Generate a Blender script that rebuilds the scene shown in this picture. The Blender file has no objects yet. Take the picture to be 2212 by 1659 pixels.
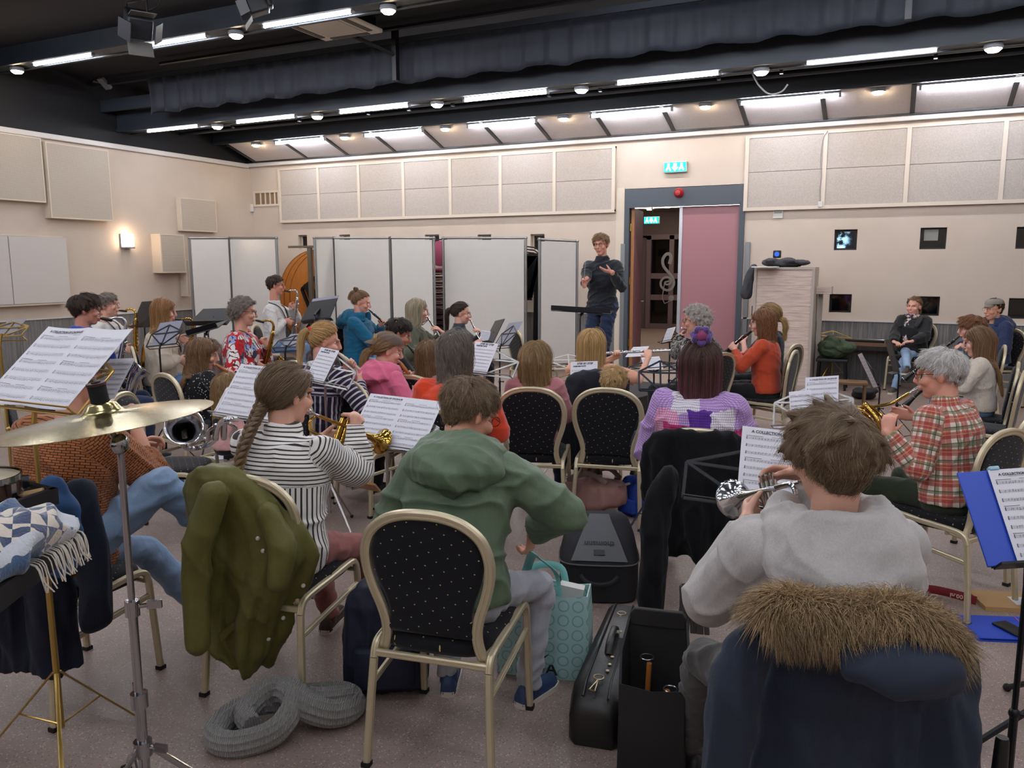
import bpy, math, random
import numpy as np
from math import sin, cos, pi, radians as rad
from mathutils import Vector, Matrix
random.seed(7); RNG = np.random.default_rng(7)
SC = bpy.context.scene
COL = SC.collection
# ---------------------------------------------------------------- camera, world, exposure
FPX, HCAM = 1736.4, 1.68
_p, _y, _r = rad(8.47), rad(25.42), rad(.17)
_fw = np.array([-sin(_y)*cos(_p), cos(_y)*cos(_p), -sin(_p)]); _rt = np.array([cos(_y), sin(_y), 0]); _dn = np.cross(_fw, _rt)
CR = np.array([cos(_r)*_rt+sin(_r)*_dn, -sin(_r)*_rt+cos(_r)*_dn, _fw])
cam = bpy.data.cameras.new('camera'); camo = bpy.data.objects.new('camera', cam); COL.objects.link(camo)
cam.sensor_fit = 'HORIZONTAL'; cam.sensor_width = 36; cam.lens = FPX/2212*36; cam.clip_start = .05; cam.clip_end = 200
_m = Matrix.Identity(4)
for i in range(3):
    _m[i][0], _m[i][1], _m[i][2] = CR[0][i], -CR[1][i], -CR[2][i]
_m[2][3] = HCAM
camo.matrix_world = _m
SC.camera = camo
wd = bpy.data.worlds.new('world'); SC.world = wd; wd.use_nodes = True
wd.node_tree.nodes['Background'].inputs[0].default_value = (.8, .88, 1, 1); wd.node_tree.nodes['Background'].inputs[1].default_value = .05
SC.view_settings.view_transform = 'Standard'; SC.view_settings.look = 'None'; SC.view_settings.exposure = 0.55; SC.view_settings.gamma = 1
SC.cycles.use_denoising = True; SC.cycles.max_bounces = 7; SC.cycles.diffuse_bounces = 4; SC.cycles.glossy_bounces = 3
SC.cycles.transmission_bounces = 4; SC.cycles.transparent_max_bounces = 6; SC.cycles.caustics_reflective = False; SC.cycles.caustics_refractive = False
SC.cycles.sample_clamp_indirect = 6; SC.cycles.use_adaptive_sampling = True; SC.cycles.adaptive_threshold = .035
TUBE_W = 66.0      # emission of the fluorescent tubes
SPOT_W = 60.0

def ray(u, v): return CR.T @ np.array([(u-1106)/FPX, (v-829.5)/FPX, 1.0])
O0 = np.array([0, 0, HCAM])
def at(u, v, t): return O0 + t*ray(u, v)          # the point at camera depth t
def onx(u, v, x): d = ray(u, v); return O0 + d*(x/d[0])
def ony(u, v, y): d = ray(u, v); return O0 + d*(y/d[1])
def onz(u, v, z=0.): d = ray(u, v); return O0 + d*((z-HCAM)/d[2])
# ---------------------------------------------------------------- materials
def srgb(h):
    if not isinstance(h, str): return tuple(h)[:3]
    c = [int(h[i:i+2], 16)/255 for i in (0, 2, 4)]
    return tuple(x/12.92 if x <= .04045 else ((x+.055)/1.055)**2.4 for x in c)
MATS = {}
class NT:
    def __init__(s, m): s.t = m.node_tree; s.b = s.t.nodes['Principled BSDF']
    def n(s, typ, _in=None, **k):
        x = s.t.nodes.new('ShaderNode'+typ)
        for a, b in k.items(): setattr(x, a, b)
        for a, b in (_in or {}).items(): s.set(x.inputs[a], b)
        return x
    def set(s, sock, b):
        if hasattr(b, 'links'): s.t.links.new(b, sock)
        elif isinstance(b, bpy.types.Node): s.t.links.new(b.outputs[0], sock)
        else: sock.default_value = b if not isinstance(b, str) else (*srgb(b), 1)
    def m(s, op, a, b=0., c=0.): return s.n('Math', {0: a, 1: b, 2: c}, operation=op).outputs[0]
    def vm(s, op, a, b=(0, 0, 0)): return s.n('VectorMath', {0: a, 1: b}, operation=op).outputs[0]
    def mix(s, f, a, b, mode='MIX'):
        x = s.n('Mix', data_type='RGBA', blend_type=mode); s.set(x.inputs[0], f)
        for i, q in ((6, a), (7, b)): s.set(x.inputs[i], q if not isinstance(q, tuple) else (*q[:3], 1))
        return x.outputs[2]
    def co(s, what='Object'): return s.n('TexCoord').outputs[what]
    def attr(s, name='fuv'): return s.n('Attribute', attribute_name=name).outputs['Vector']
    def mp(s, v, scale=(1, 1, 1), rot=(0, 0, 0), loc=(0, 0, 0)): return s.n('Mapping', {'Vector': v, 'Scale': scale, 'Rotation': rot, 'Location': loc}).outputs[0]
    def noise(s, v, scale, det=3, rough=.5, out='Fac'): return s.n('TexNoise', {'Vector': v, 'Scale': scale, 'Detail': det, 'Roughness': rough}).outputs[out]
    def vor(s, v, scale, out='Distance', **k): return s.n('TexVoronoi', {'Vector': v, 'Scale': scale}, **k).outputs[out]
    def ramp(s, f, stops, interp='LINEAR'):
        r = s.n('ValToRGB', {0: f}); e = r.color_ramp; e.interpolation = interp
        while len(e.elements) < len(stops): e.elements.new(.5)
        for el, (p, c) in zip(e.elements, stops): el.position = p; el.color = (*srgb(c), 1) if not isinstance(c, (int, float)) else (c, c, c, 1)
        return r.outputs[0]
    def sep(s, v): return s.n('SeparateXYZ', {0: v}).outputs
    def bump(s, h, strength=.3, dist=.002): s.set(s.b.inputs['Normal'], s.n('Bump', {'Height': h, 'Strength': strength, 'Distance': dist}))
    def col(s, c): s.set(s.b.inputs['Base Color'], c)
def mat(name, col='808080', rough=.6, metal=0., spec=.5, emit=None, alpha=None, sheen=0., fn=None, bump=None, var=0.):
    """A procedural material; bump = (noise scale, strength); var = how far a soft noise varies the colour."""
    if name in MATS: return MATS[name]
    m = MATS[name] = bpy.data.materials.new(name); m.use_nodes = True
    t = NT(m); b = t.b
    b.inputs['Base Color'].default_value = (*srgb(col), 1); b.inputs['Roughness'].default_value = rough; b.inputs['Metallic'].default_value = metal
    b.inputs['Specular IOR Level'].default_value = spec
    if sheen: b.inputs['Sheen Weight'].default_value = sheen
    if emit: b.inputs['Emission Color'].default_value = (*srgb(emit[0]), 1); b.inputs['Emission Strength'].default_value = emit[1]
    if alpha is not None: b.inputs['Alpha'].default_value = alpha
    if var:
        c = srgb(col); nz = t.noise(t.co(), 9., 4)
        t.col(t.mix(nz, tuple(x*(1-var) for x in c), tuple(min(1, x*(1+var)) for x in c)))
    if bump: t.bump(t.noise(t.co(), bump[0], 4), bump[1])
    if fn: fn(t)
    return m
# ---------------------------------------------------------------- mesh building
def nrm(v): v = np.asarray(v, float); n = np.linalg.norm(v); return v/n if n > 1e-9 else v
def A(*v): return np.array(v, float)
def rotz(a): c, s = cos(a), sin(a); return np.array([[c, -s, 0], [s, c, 0], [0, 0, 1.]])
def rotx(a): c, s = cos(a), sin(a); return np.array([[1., 0, 0], [0, c, -s], [0, s, c]])
def roty(a): c, s = cos(a), sin(a); return np.array([[c, 0, s], [0, 1, 0], [-s, 0, c]])
def spline(pts, k=6):
    """Catmull-Rom through the points (rows), k steps per span."""
    P = np.asarray(pts, float); P = np.vstack([2*P[0]-P[1], P, 2*P[-1]-P[-2]]); out = []
    for i in range(1, len(P)-2):
        for j in range(k):
            t = j/k; a, b, c, d = P[i-1:i+3]
            out.append(.5*((2*b)+(c-a)*t+(2*a-5*b+4*c-d)*t*t+(3*b-a-3*c+d)*t**3))
    out.append(P[-2]); return np.array(out)
def frames(P, up=None):
    T = np.gradient(P, axis=0); T /= np.maximum(np.linalg.norm(T, axis=1, keepdims=True), 1e-9)
    u = np.asarray(up if up is not None else ((0, 0, 1) if abs(T[0][2]) < .9 else (0, 1, 0)), float); U = []
    for t in T:
        u = nrm(u-t*np.dot(u, t)); U.append(u)
    U = np.array(U); return T, U, np.cross(T, U)
class MB:
    def __init__(s): s.v = []; s.f = []; s.m = []; s.n = 0; s.mi = 0
    def add(s, v, f):
        s.v.append(np.asarray(v, float).reshape(-1, 3)); n = s.n
        s.f += [tuple(i+n for i in q) for q in f]; s.m += [s.mi]*len(f); s.n += len(s.v[-1]); return s
    def box(s, c, d, R=None):
        h = np.array(d, float)/2; v = np.array([(x, y, z) for x in (-1, 1) for y in (-1, 1) for z in (-1, 1)])*h
        if R is not None: v = v @ np.asarray(R).T
        return s.add(v+np.array(c, float), [(0, 1, 3, 2), (4, 6, 7, 5), (0, 4, 5, 1), (2, 3, 7, 6), (0, 2, 6, 4), (1, 5, 7, 3)])
    def b2(s, lo, hi): lo, hi = np.array(lo, float), np.array(hi, float); return s.box((lo+hi)/2, hi-lo)
    def quad(s, a, b, c, d): return s.add([a, b, c, d], [(0, 1, 2, 3)])
    def rings(s, R, cap=True, close=False):
        """Loft through rings, an array (k, n, 3)."""
        R = np.asarray(R, float); k, n = R.shape[:2]
        f = [(i*n+j, i*n+(j+1) % n, (i+1)*n+(j+1) % n, (i+1)*n+j) for i in range(k-1) for j in range(n)]
        if close: f += [((k-1)*n+j, (k-1)*n+(j+1) % n, (j+1) % n, j) for j in range(n)]
        elif cap: f += [tuple(range(n-1, -1, -1)), tuple((k-1)*n+j for j in range(n))]
        return s.add(R.reshape(-1, 3), f)
    def tube(s, P, r, n=8, prof=None, up=None, cap=True, close=False):
        P = np.asarray(P, float); k = len(P)
        T, U, W = frames(P, up)
        if prof is None: a = np.arange(n)*2*pi/n; prof = np.stack([np.cos(a), np.sin(a)], 1)
        r = np.broadcast_to(np.asarray(r, float), (k,)) if np.ndim(r) < 2 else np.asarray(r)
        rr = r[:, None, None] if r.ndim == 1 else r[:, None, :]
        Q = np.asarray(prof)[None]*(rr if r.ndim == 1 else 1)
        if r.ndim == 2: Q = np.asarray(prof)[None]*r[:, None, :]
        R = P[:, None]+Q[..., :1]*U[:, None]+Q[..., 1:]*W[:, None]
        return s.rings(R, cap, close)
    def ball(s, c, r, n=10, m=7, R=None):
        r = np.broadcast_to(np.array(r, float), (3,)); a = np.arange(n)*2*pi/n; v = [(0, 0, -1)]
        for i in range(1, m):
            p = -pi/2+pi*i/m; v += [(cos(p)*cos(t), cos(p)*sin(t), sin(p)) for t in a]
        v.append((0, 0, 1)); v = np.array(v)*r
        if R is not None: v = v @ np.asarray(R).T
        f = [(0, 1+(j+1) % n, 1+j) for j in range(n)]; L = len(v)-1; b = 1+(m-2)*n
        for i in range(m-2): f += [(1+i*n+j, 1+i*n+(j+1) % n, 1+(i+1)*n+(j+1) % n, 1+(i+1)*n+j) for j in range(n)]
        f += [(b+j, b+(j+1) % n, L) for j in range(n)]
        return s.add(v+np.array(c, float), f)
    def caps(s, P, r, n=10):
        """A chain of round cones (limb): spheres at the joints, cones between."""
        r = np.broadcast_to(np.asarray(r, float), (len(P),))
        for p, q in zip(P, r): s.ball(p, q, n, 7)
        for i in range(len(P)-1):
            if np.linalg.norm(np.subtract(P[i], P[i+1])) > 1e-5: s.tube([P[i], P[i+1]], r[i:i+2], n)
        return s
    def lathe(s, prof, n=20, M=None, cap=True):
        """prof rows (r, y): revolved round the Y axis; M a 4x4 matrix."""
        a = np.arange(n)*2*pi/n
        R = np.array([[(r*cos(t), y, -r*sin(t)) for t in a] for r, y in prof])
        if M is not None: M = np.array(M); R = R @ M[:3, :3].T + M[:3, 3]
        return s.rings(R, cap)
    def xf(s, M):
        M = np.array(M); s.v = [v @ M[:3, :3].T + M[:3, 3] for v in s.v]; return s
    def mesh(s, name, mats):
        me = bpy.data.meshes.new(name); V = np.vstack(s.v) if s.v else np.zeros((0, 3))
        me.from_pydata(V.tolist(), [], s.f)
        for m in (mats if isinstance(mats, (list, tuple)) else [mats]): me.materials.append(m)
        if s.mi or any(s.m): me.polygons.foreach_set('material_index', s.m)
        return me
    def build(s, name, mats, parent=None, smooth=35, bevel=0., sub=0, solid=0.):
        me = s.mesh(name, mats)
        me.validate()
        if smooth: me.polygons.foreach_set('use_smooth', [True]*len(me.polygons)); me.set_sharp_from_angle(angle=rad(smooth))
        o = bpy.data.objects.new(name, me); COL.objects.link(o); o.parent = parent
        if solid: x = o.modifiers.new('s', 'SOLIDIFY'); x.thickness = solid; x.offset = 0
        if sub: x = o.modifiers.new('u', 'SUBSURF'); x.levels = x.render_levels = sub
        if bevel: x = o.modifiers.new('b', 'BEVEL'); x.width = bevel; x.segments = 2; x.limit_method = 'ANGLE'; x.angle_limit = rad(40)
        return o
def tag(o, label=None, cat=None, group=None, kind=None):
    for k, v in (('label', label), ('category', cat), ('group', group), ('kind', kind)):
        if v: o[k] = v
    return o
def thing(name, label, cat, loc=(0, 0, 0), rz=0., group=None, M=None):
    o = bpy.data.objects.new(name, None); COL.objects.link(o); o.empty_display_size = .1
    if M is not None: o.matrix_world = Matrix(np.array(M).tolist())
    else: o.location = tuple(loc); o.rotation_euler = (0, 0, rz)
    return tag(o, label, cat, group)
def mtx(o, y, zhint=(0, 0, 1)):
    """A frame at o: Y along y, Z near zhint."""
    y = nrm(y); z = nrm(np.asarray(zhint, float)-y*np.dot(zhint, y)); x = np.cross(y, z)
    M = np.eye(4); M[:3, 0], M[:3, 1], M[:3, 2], M[:3, 3] = x, y, z, o; return M
def struct(name, mb, m, parent=None, **k):
    o = mb.build(name, m, parent, **k)
    if parent is None: o['kind'] = 'structure'
    return o
KIDS = {}
def copy_tree(o, parent=None, kids=None):
    c = o.copy(); COL.objects.link(c); c.parent = parent
    for ch in [x for x in SC.objects if x.parent == o] if kids is None else kids.get(o.name, []): copy_tree(ch, c, kids)
    return c
# ---------------------------------------------------------------- fused (voxel) surfaces, finished together at the end
JOBS = []
def fused(name, mb, mats, parent, vox=.008, smooth=4, post=None, proj=None):
    me = mb.mesh(name, mats); o = bpy.data.objects.new(name, me); COL.objects.link(o); o.parent = parent
    x = o.modifiers.new('r', 'REMESH'); x.mode = 'VOXEL'; x.voxel_size = vox; x.use_smooth_shade = True
    if smooth: x = o.modifiers.new('s', 'SMOOTH'); x.factor = .5; x.iterations = smooth
    JOBS.append((o, post, mats)); return o
def flush():
    dg = bpy.context.evaluated_depsgraph_get(); dg.update(); done = []
    for o, post, mats in JOBS: done.append(bpy.data.meshes.new_from_object(o.evaluated_get(dg), depsgraph=dg))
    for (o, post, mats), me in zip(JOBS, done):
        o.modifiers.clear(); o.data = me; me.materials.clear()
        for m in (mats if isinstance(mats, (list, tuple)) else [mats]): me.materials.append(m)
        me.polygons.foreach_set('use_smooth', [True]*len(me.polygons)); me.polygons.foreach_set('material_index', [0]*len(me.polygons))
        if post:
            n = len(me.vertices); V = np.empty(n*3); me.vertices.foreach_get('co', V); V = V.reshape(-1, 3)
            N = np.empty(n*3); me.vertex_normals.foreach_get('vector', N); N = N.reshape(-1, 3)
            V2 = post(me, V, N)
            if V2 is not None: me.vertices.foreach_set('co', V2.ravel())
        me.update()
    JOBS.clear()
def fattr(me, name, data, typ='FLOAT_VECTOR', dom='POINT'):
    a = me.attributes.new(name, typ, dom); a.data.foreach_set({'FLOAT_VECTOR': 'vector', 'FLOAT': 'value', 'FLOAT_COLOR': 'color'}[typ], np.asarray(data, np.float32).ravel())
def wob(V, f, seed=0, n=5):
    """Cheap smooth noise in -1..1 over points V."""
    r = np.random.default_rng(seed); s = np.zeros(len(V))
    for i in range(n):
        k = r.normal(size=3)*f*(.6+.5*i); k2 = r.normal(size=3)*f*.7
        s += np.sin(V @ k+r.uniform(0, 6)+1.4*np.sin(V @ k2+r.uniform(0, 6)))/(1+.45*i)
    return s/2.2
def text_mesh(txt, size, name='txt', bold=0., align='CENTER', res=2):
    c = bpy.data.curves.new(name, 'FONT'); c.body = txt; c.size = size; c.align_x = align; c.align_y = 'CENTER'; c.resolution_u = res; c.offset = bold
    o = bpy.data.objects.new(name, c); COL.objects.link(o); dg = bpy.context.evaluated_depsgraph_get()
    me = bpy.data.meshes.new_from_object(o.evaluated_get(dg)); bpy.data.objects.remove(o); bpy.data.curves.remove(c)
    V = np.array([v.co[:] for v in me.vertices]) if len(me.vertices) else np.zeros((0, 3)); F = [tuple(p.vertices) for p in me.polygons]
    bpy.data.meshes.remove(me); return V, F
# ---------------------------------------------------------------- room materials
def f_floor(t):
    c = t.co(); big = t.noise(c, 1.1, 3); b2 = t.noise(c, 7., 4)
    base = t.mix(t.m('MULTIPLY_ADD', b2, .5, t.m('MULTIPLY', big, .5)), srgb('7d6c64'), srgb('9c8b82'))
    v = t.vor(c, 130.); rnd = t.sep(t.vor(c, 130., 'Color'))
    fl = t.m('MULTIPLY', t.m('LESS_THAN', v, .34), t.m('GREATER_THAN', rnd[0], .45))
    k = t.ramp(rnd[1], [(0, 'c8b9ac'), (.35, '9c4a40'), (.6, '4b3f42'), (.8, 'b59183')], 'CONSTANT')
    t.col(t.mix(t.m('MULTIPLY', fl, .8), base, k)); t.set(t.b.inputs['Roughness'], t.m('MULTIPLY_ADD', b2, .25, .3)); t.bump(v, .08, .001)
FLOOR = mat('speckled_linoleum', '84716c', .42, fn=f_floor, spec=.4)
def f_plaster(a, b):
    def fn(t):
        c = t.co(); t.col(t.mix(t.noise(c, 2., 4), srgb(a), srgb(b))); t.bump(t.noise(c, 90., 3), .12, .002)
    return fn
WALL = mat('beige_plaster', 'cfc0ae', .85, fn=f_plaster('b8aa9c', 'c9bbad'))
REVEAL = mat('beige_paint', 'cbbfae', .7)
def f_streak(t):
    c = t.mp(t.co(), (34, 34, 1.3)); n = t.noise(c, 1.6, 5, .65)
    t.col(t.ramp(n, [(.25, '4d4d4e'), (.5, '6b6a69'), (.72, '8b8782')])); t.bump(n, .1)
WAINS = mat('grey_streaked_wainscot', '6b6a69', .6, fn=f_streak)
WHITEP = mat('white_paint', 'c6c2be', .45)
BLACKC = mat('black_ceiling_paint', '14151b', .8, bump=(30, .2))
NAVYB = mat('dark_slate_beam', '232a33', .55, bump=(40, .1))
def f_wool(t):
    c = t.co(); v = t.noise(t.mp(c, (1, 1, 1)), 60., 4, .75); w = t.noise(c, 17., 3)
    t.col(t.mix(v, srgb('8f8780'), srgb('c3bab0'))); t.bump(t.m('MULTIPLY_ADD', w, .3, v), .6, .006)
WOOL = mat('wood_wool_board', 'bfb6ab', .95, fn=f_wool)
def f_wool2(t):
    c = t.co(); v = t.noise(c, 60., 4, .75); t.col(t.mix(v, srgb('b5adad'), srgb('e2dad9'))); t.bump(v, .6, .006)
WOOL2 = mat('pale_wood_wool_board', 'c6bfbd', .95, fn=f_wool2)
def f_perf(t):
    c = t.vm('SCALE', t.co()); n = c.node; n.inputs['Scale'].default_value = 52.
    f = t.vm('FRACTION', c); s = t.sep(t.vm('SUBTRACT', f, (.5, .5, .5)))
    d = t.m('SQRT', t.m('ADD', t.m('MULTIPLY', s[1], s[1]), t.m('MULTIPLY', s[2], s[2])))
    h = t.m('LESS_THAN', d, .27); t.col(t.mix(h, srgb('b9aea0'), srgb('968b7f'))); t.bump(t.m('SUBTRACT', 1., h), .3, .003)
PERF = mat('perforated_beige_board', 'b9ae9f', .8, fn=f_perf)
SLATE = mat('slate_door_frame', '3f4750', .5)
PINK = mat('dusty_pink_door', '9a6a70', .55, bump=(200, .05))
OAK = mat('door_edge_oak', 'a06a38', .5, var=.2)
GLASSD = mat('dark_glass', '0b0a0b', .04, spec=.8)
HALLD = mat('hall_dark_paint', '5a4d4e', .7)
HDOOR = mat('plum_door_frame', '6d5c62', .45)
TUBE = mat('fluorescent_tube', 'ffffff', emit=('f4f6ff', TUBE_W))
LAMP = mat('downlight_glow', 'ffffff', emit=('ffe6bd', SPOT_W))
FIX = mat('lamp_housing', '8b8f96', .4)
STEEL = mat('brushed_steel', 'a9abad', .3, 1.)
GREYTUBE = mat('grey_frame_tube', '8e9294', .35, .8)
BLACKP = mat('black_plastic', '111112', .45)
BLACKM = mat('black_metal', '15161a', .4, .3)
EXITG = mat('exit_sign_green', '00c8b0', emit=('14e2cc', 2.2))
EXITW = mat('exit_sign_white', 'ffffff', emit=('f0fffb', 2.5))
YB, XL, ZT, XR, YF = 12.6, -11.73, 3.62, 4.6, -5.5
# ---------------------------------------------------------------- shell
mb = MB(); mb.box((-3.5, 4.5, -.05), (20, 21.5, .1)); mb.b2((-8, 15.2, -.1), (0, 24, 0)); struct('floor', mb, FLOOR, smooth=0)
DX0, DX1 = ony(1350, 600, YB)[0], ony(1601, 600, YB)[0]; DZ = ony(1475, 403, YB)[2]
def hole(u0, v0, u1, v1):
    a, b = ony((u0+u1)/2-(u1-u0)/2, v0, YB), ony((u0+u1)/2+(u1-u0)/2, v1, YB); return [a[0], b[0], b[2], a[2]]
HOLES = [hole(644, 508, 664, 538), hole(733, 507, 757, 540), hole(918, 507, 949, 540), hole(1032, 507, 1061, 540), hole(1146, 506, 1176, 541), hole(1803, 496, 1850, 540), hole(1989, 492, 2043, 538), hole(2197, 490, 2256, 537),
         hole(1792, 635, 1838, 676), hole(1977, 640, 2028, 683), hole(2180, 644, 2236, 690)]
def wall_y(mb, x0, x1, z0, z1, y, th, holes):
    xs = sorted({x0, x1, *[h[0] for h in holes], *[h[1] for h in holes]}); zs = sorted({z0, z1, *[max(z0, h[2]) for h in holes], *[h[3] for h in holes]})
    for i in range(len(xs)-1):
        for j in range(len(zs)-1):
            cx, cz = (xs[i]+xs[i+1])/2, (zs[j]+zs[j+1])/2
            if not any(h[0] < cx < h[1] and h[2] < cz < h[3] for h in holes): mb.b2((xs[i], y, zs[j]), (xs[i+1], y+th, zs[j+1]))
mb = MB(); wall_y(mb, XL-.2, XR+.2, 0, ZT, YB, .28, HOLES+[[DX0, DX1, -.01, DZ]]); struct('wall_back', mb, WALL, smooth=0)
mb = MB(); mb.b2((XL-.2, YF, 0), (XL, YB, ZT)); struct('wall_left', mb, WALL, smooth=0)
mb = MB(); mb.b2((XR, YF, 0), (XR+.2, YB, ZT)); struct('wall_right', mb, WALL, smooth=0)
mb = MB(); mb.b2((XL-.2, YF-.2, 0), (XR+.2, YF, ZT)); struct('wall_front', mb, WALL, smooth=0)
mb = MB(); mb.b2((XL-.2, YF-.2, ZT), (XL-.02, YB, 4.7)); mb.b2((XR+.02, YF-.2, ZT), (XR+.2, YB, 4.7)); mb.b2((XL-.2, YF-.2, ZT), (XR+.2, YF, 4.7))
mb.b2((XL-.2, YF-.2, 4.62), (XR+.2, YB+.3, 4.75)); mb.b2((XL-.2, YB+.02, ZT), (XR+.2, YB+.28, 4.7)); struct('ceiling', mb, BLACKC, smooth=0)
ZW = .87
mb = MB(); mb.b2((XL, YB-.012, 0), (DX0-.13, YB, ZW)); mb.b2((DX1+.03, YB-.012, 0), (XR, YB, ZW-.02)); struct('trim_1', mb, WAINS, smooth=0)
mb = MB(); mb.b2((XL, YF, 0), (XL+.012, YB-.012, ZW)); struct('trim_2', mb, WAINS, smooth=0)
mb = MB(); mb.b2((XL, YB-.035, ZW), (DX0-.13, YB, ZW+.02)); mb.b2((DX1+.03, YB-.035, ZW-.02), (XR, YB, ZW)); mb.b2((XL, YF, ZW), (XL+.03, YB-.035, ZW+.02)); struct('trim_3', mb, WHITEP, smooth=0)
mb = MB(); mb.b2((XL, YB-.09, ZT-.03), (XR, YB, ZT+.07)); mb.b2((XL, YF, ZT-.05), (XL+.06, YB-.09, ZT+.03)); struct('trim_4', mb, WHITEP, smooth=0, bevel=.01)
# niches in the back wall: dark panes in recesses
for i, h in enumerate(HOLES):
    w = struct('window_%d' % (i+1), (lambda m: (m.b2((h[0]+.02, YB+.12, h[2]+.02), (h[1]-.02, YB+.14, h[3]-.02)), m)[1])(MB()), GLASSD, smooth=0)
    m2 = MB(); e = .022
    for a, b in (((h[0], h[2]), (h[0]+e, h[3])), ((h[1]-e, h[2]), (h[1], h[3])), ((h[0]+e, h[2]), (h[1]-e, h[2]+e)), ((h[0]+e, h[3]-e), (h[1]-e, h[3]))): m2.b2((a[0], YB+.1, a[1]), (b[0], YB+.16, b[1]))
    m2.build('window_frame', BLACKM if i > 4 else REVEAL, w, smooth=0)
    m3 = MB(); m3.b2((h[0]-.05, YB+.2, h[2]-.05), (h[1]+.05, YB+.27, h[3]+.05)); m3.build('backing', HALLD, w, smooth=0)
    if i == 6:
        m4 = MB(); m4.b2((h[0]+.05, YB+.11, h[2]+.12), (h[1]-.1, YB+.119, h[2]+.27)); m4.build('paper_notice', mat('grey_notice', '9a9c96', .7), w, smooth=0)
    if i == 5:
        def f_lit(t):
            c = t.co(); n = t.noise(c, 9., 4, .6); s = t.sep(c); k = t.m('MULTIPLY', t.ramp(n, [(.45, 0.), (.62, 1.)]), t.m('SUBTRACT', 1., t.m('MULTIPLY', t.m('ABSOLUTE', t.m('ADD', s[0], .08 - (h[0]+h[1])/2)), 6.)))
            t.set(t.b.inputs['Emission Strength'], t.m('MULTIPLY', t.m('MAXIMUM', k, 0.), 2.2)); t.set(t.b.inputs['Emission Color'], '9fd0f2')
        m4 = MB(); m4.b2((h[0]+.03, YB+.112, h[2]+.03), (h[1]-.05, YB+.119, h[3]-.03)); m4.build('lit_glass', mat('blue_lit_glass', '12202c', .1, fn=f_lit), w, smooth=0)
# ---------------------------------------------------------------- door
d = struct('door_1', (lambda m: (m.b2((DX0-.02, YB-.03, 0), (DX0+.06, YB+.28, DZ)), m.b2((DX1-.06, YB-.03, 0), (DX1+.02, YB+.28, DZ)), m.b2((DX0+.06, YB-.03, DZ-.27), (DX1-.06, YB+.28, DZ-.01)), m.b2((DX0+.06, YB-.045, DZ-.3), (DX1-.06, YB-.0, DZ-.26)), m)[-1])(MB()), SLATE, smooth=0)
DM = ony(1466, 600, YB)[0]; ZL = DZ-.3
m = MB(); m.b2((DM+.03, YB+.03, .01), (DX1-.06, YB+.075, ZL)); m.build('closed_leaf', PINK, d, smooth=0)
m = MB(); m.b2((DM-.02, YB+.02, .01), (DM+.03, YB+.085, ZL)); m.build('leaf_edge', mat('pale_metal_edge', 'b9bcc2', .35, .6), d, smooth=0)
lw = .84; an = rad(97); hx = DX0+.07; lv = lambda s, o: (hx+s*cos(an)+o*sin(an), YB+.07+s*sin(an)-o*cos(an))
m = MB(); q = [lv(0, 0), lv(lw, 0), lv(lw, .05), lv(0, .05)]; m.add([(*p, z) for z in (.01, ZL) for p in q], [(3, 2, 1, 0), (4, 5, 6, 7), (0, 1, 5, 4), (1, 2, 6, 5), (2, 3, 7, 6), (3, 0, 4, 7)]); lf = m.build('open_leaf', PINK, d, smooth=0)
m = MB(); p = lv(-.003, .025); m.box((p[0], p[1]-.006, ZL/2), (.05, .012, ZL-.02), rotz(an-pi/2)); m.build('leaf_edge_wood', OAK, d, smooth=0)
m = MB()
for z in (.35, 1.35, 2.2): m.tube([(hx-.005, YB+.05, z), (hx-.005, YB+.05, z+.12)], .014, 8)
m.build('hinge', mat('brass', 'b08a3c', .3, 1.), d)
for s_, o_ in ((lw-.1, .06),):
    p = lv(s_, .055); p2 = lv(s_-.12, .1); m = MB(); m.tube([(p[0], p[1], 1.05), (lv(s_, .1)[0], lv(s_, .1)[1], 1.05), (*p2, 1.05)], .01, 8); m.build('door_handle', STEEL, d)
m = MB(); m.b2((DX0-.16, YB-.02, 0), (DX0-.02, YB-.0, DZ+.02)); struct('trim_5', m, REVEAL, smooth=0)
for k, xx in enumerate((DX0-.07, DX1+.05)):
    m = MB(); m.b2((xx, YB-.035, 0.), (xx+.07, YB-.013, 2.0)); struct('trim_%d' % (6+k), m, mat('grey_corner_guard', '7f8284', .4, .6), smooth=0, bevel=.006)
# hall beyond
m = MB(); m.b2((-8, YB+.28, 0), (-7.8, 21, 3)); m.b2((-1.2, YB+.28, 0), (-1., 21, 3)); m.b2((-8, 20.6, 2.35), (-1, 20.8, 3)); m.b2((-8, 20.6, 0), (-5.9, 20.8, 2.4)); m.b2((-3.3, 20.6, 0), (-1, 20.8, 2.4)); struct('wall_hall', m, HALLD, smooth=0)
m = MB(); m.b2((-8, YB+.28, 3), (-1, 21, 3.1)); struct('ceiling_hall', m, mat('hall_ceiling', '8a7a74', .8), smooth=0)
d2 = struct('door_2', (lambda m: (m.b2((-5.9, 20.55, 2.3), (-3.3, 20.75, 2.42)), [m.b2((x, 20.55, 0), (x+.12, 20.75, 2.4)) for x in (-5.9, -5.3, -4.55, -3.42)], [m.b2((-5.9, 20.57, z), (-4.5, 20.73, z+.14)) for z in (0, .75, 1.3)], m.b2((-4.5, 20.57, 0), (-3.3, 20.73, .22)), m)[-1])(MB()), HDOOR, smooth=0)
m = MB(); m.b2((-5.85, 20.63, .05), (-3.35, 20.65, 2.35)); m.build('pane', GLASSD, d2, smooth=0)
m = MB(); m.b2((-6, 21.5, 0), (-3, 21.6, 3)); m.build('night_backing', BLACKP, d2, smooth=0)
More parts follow.
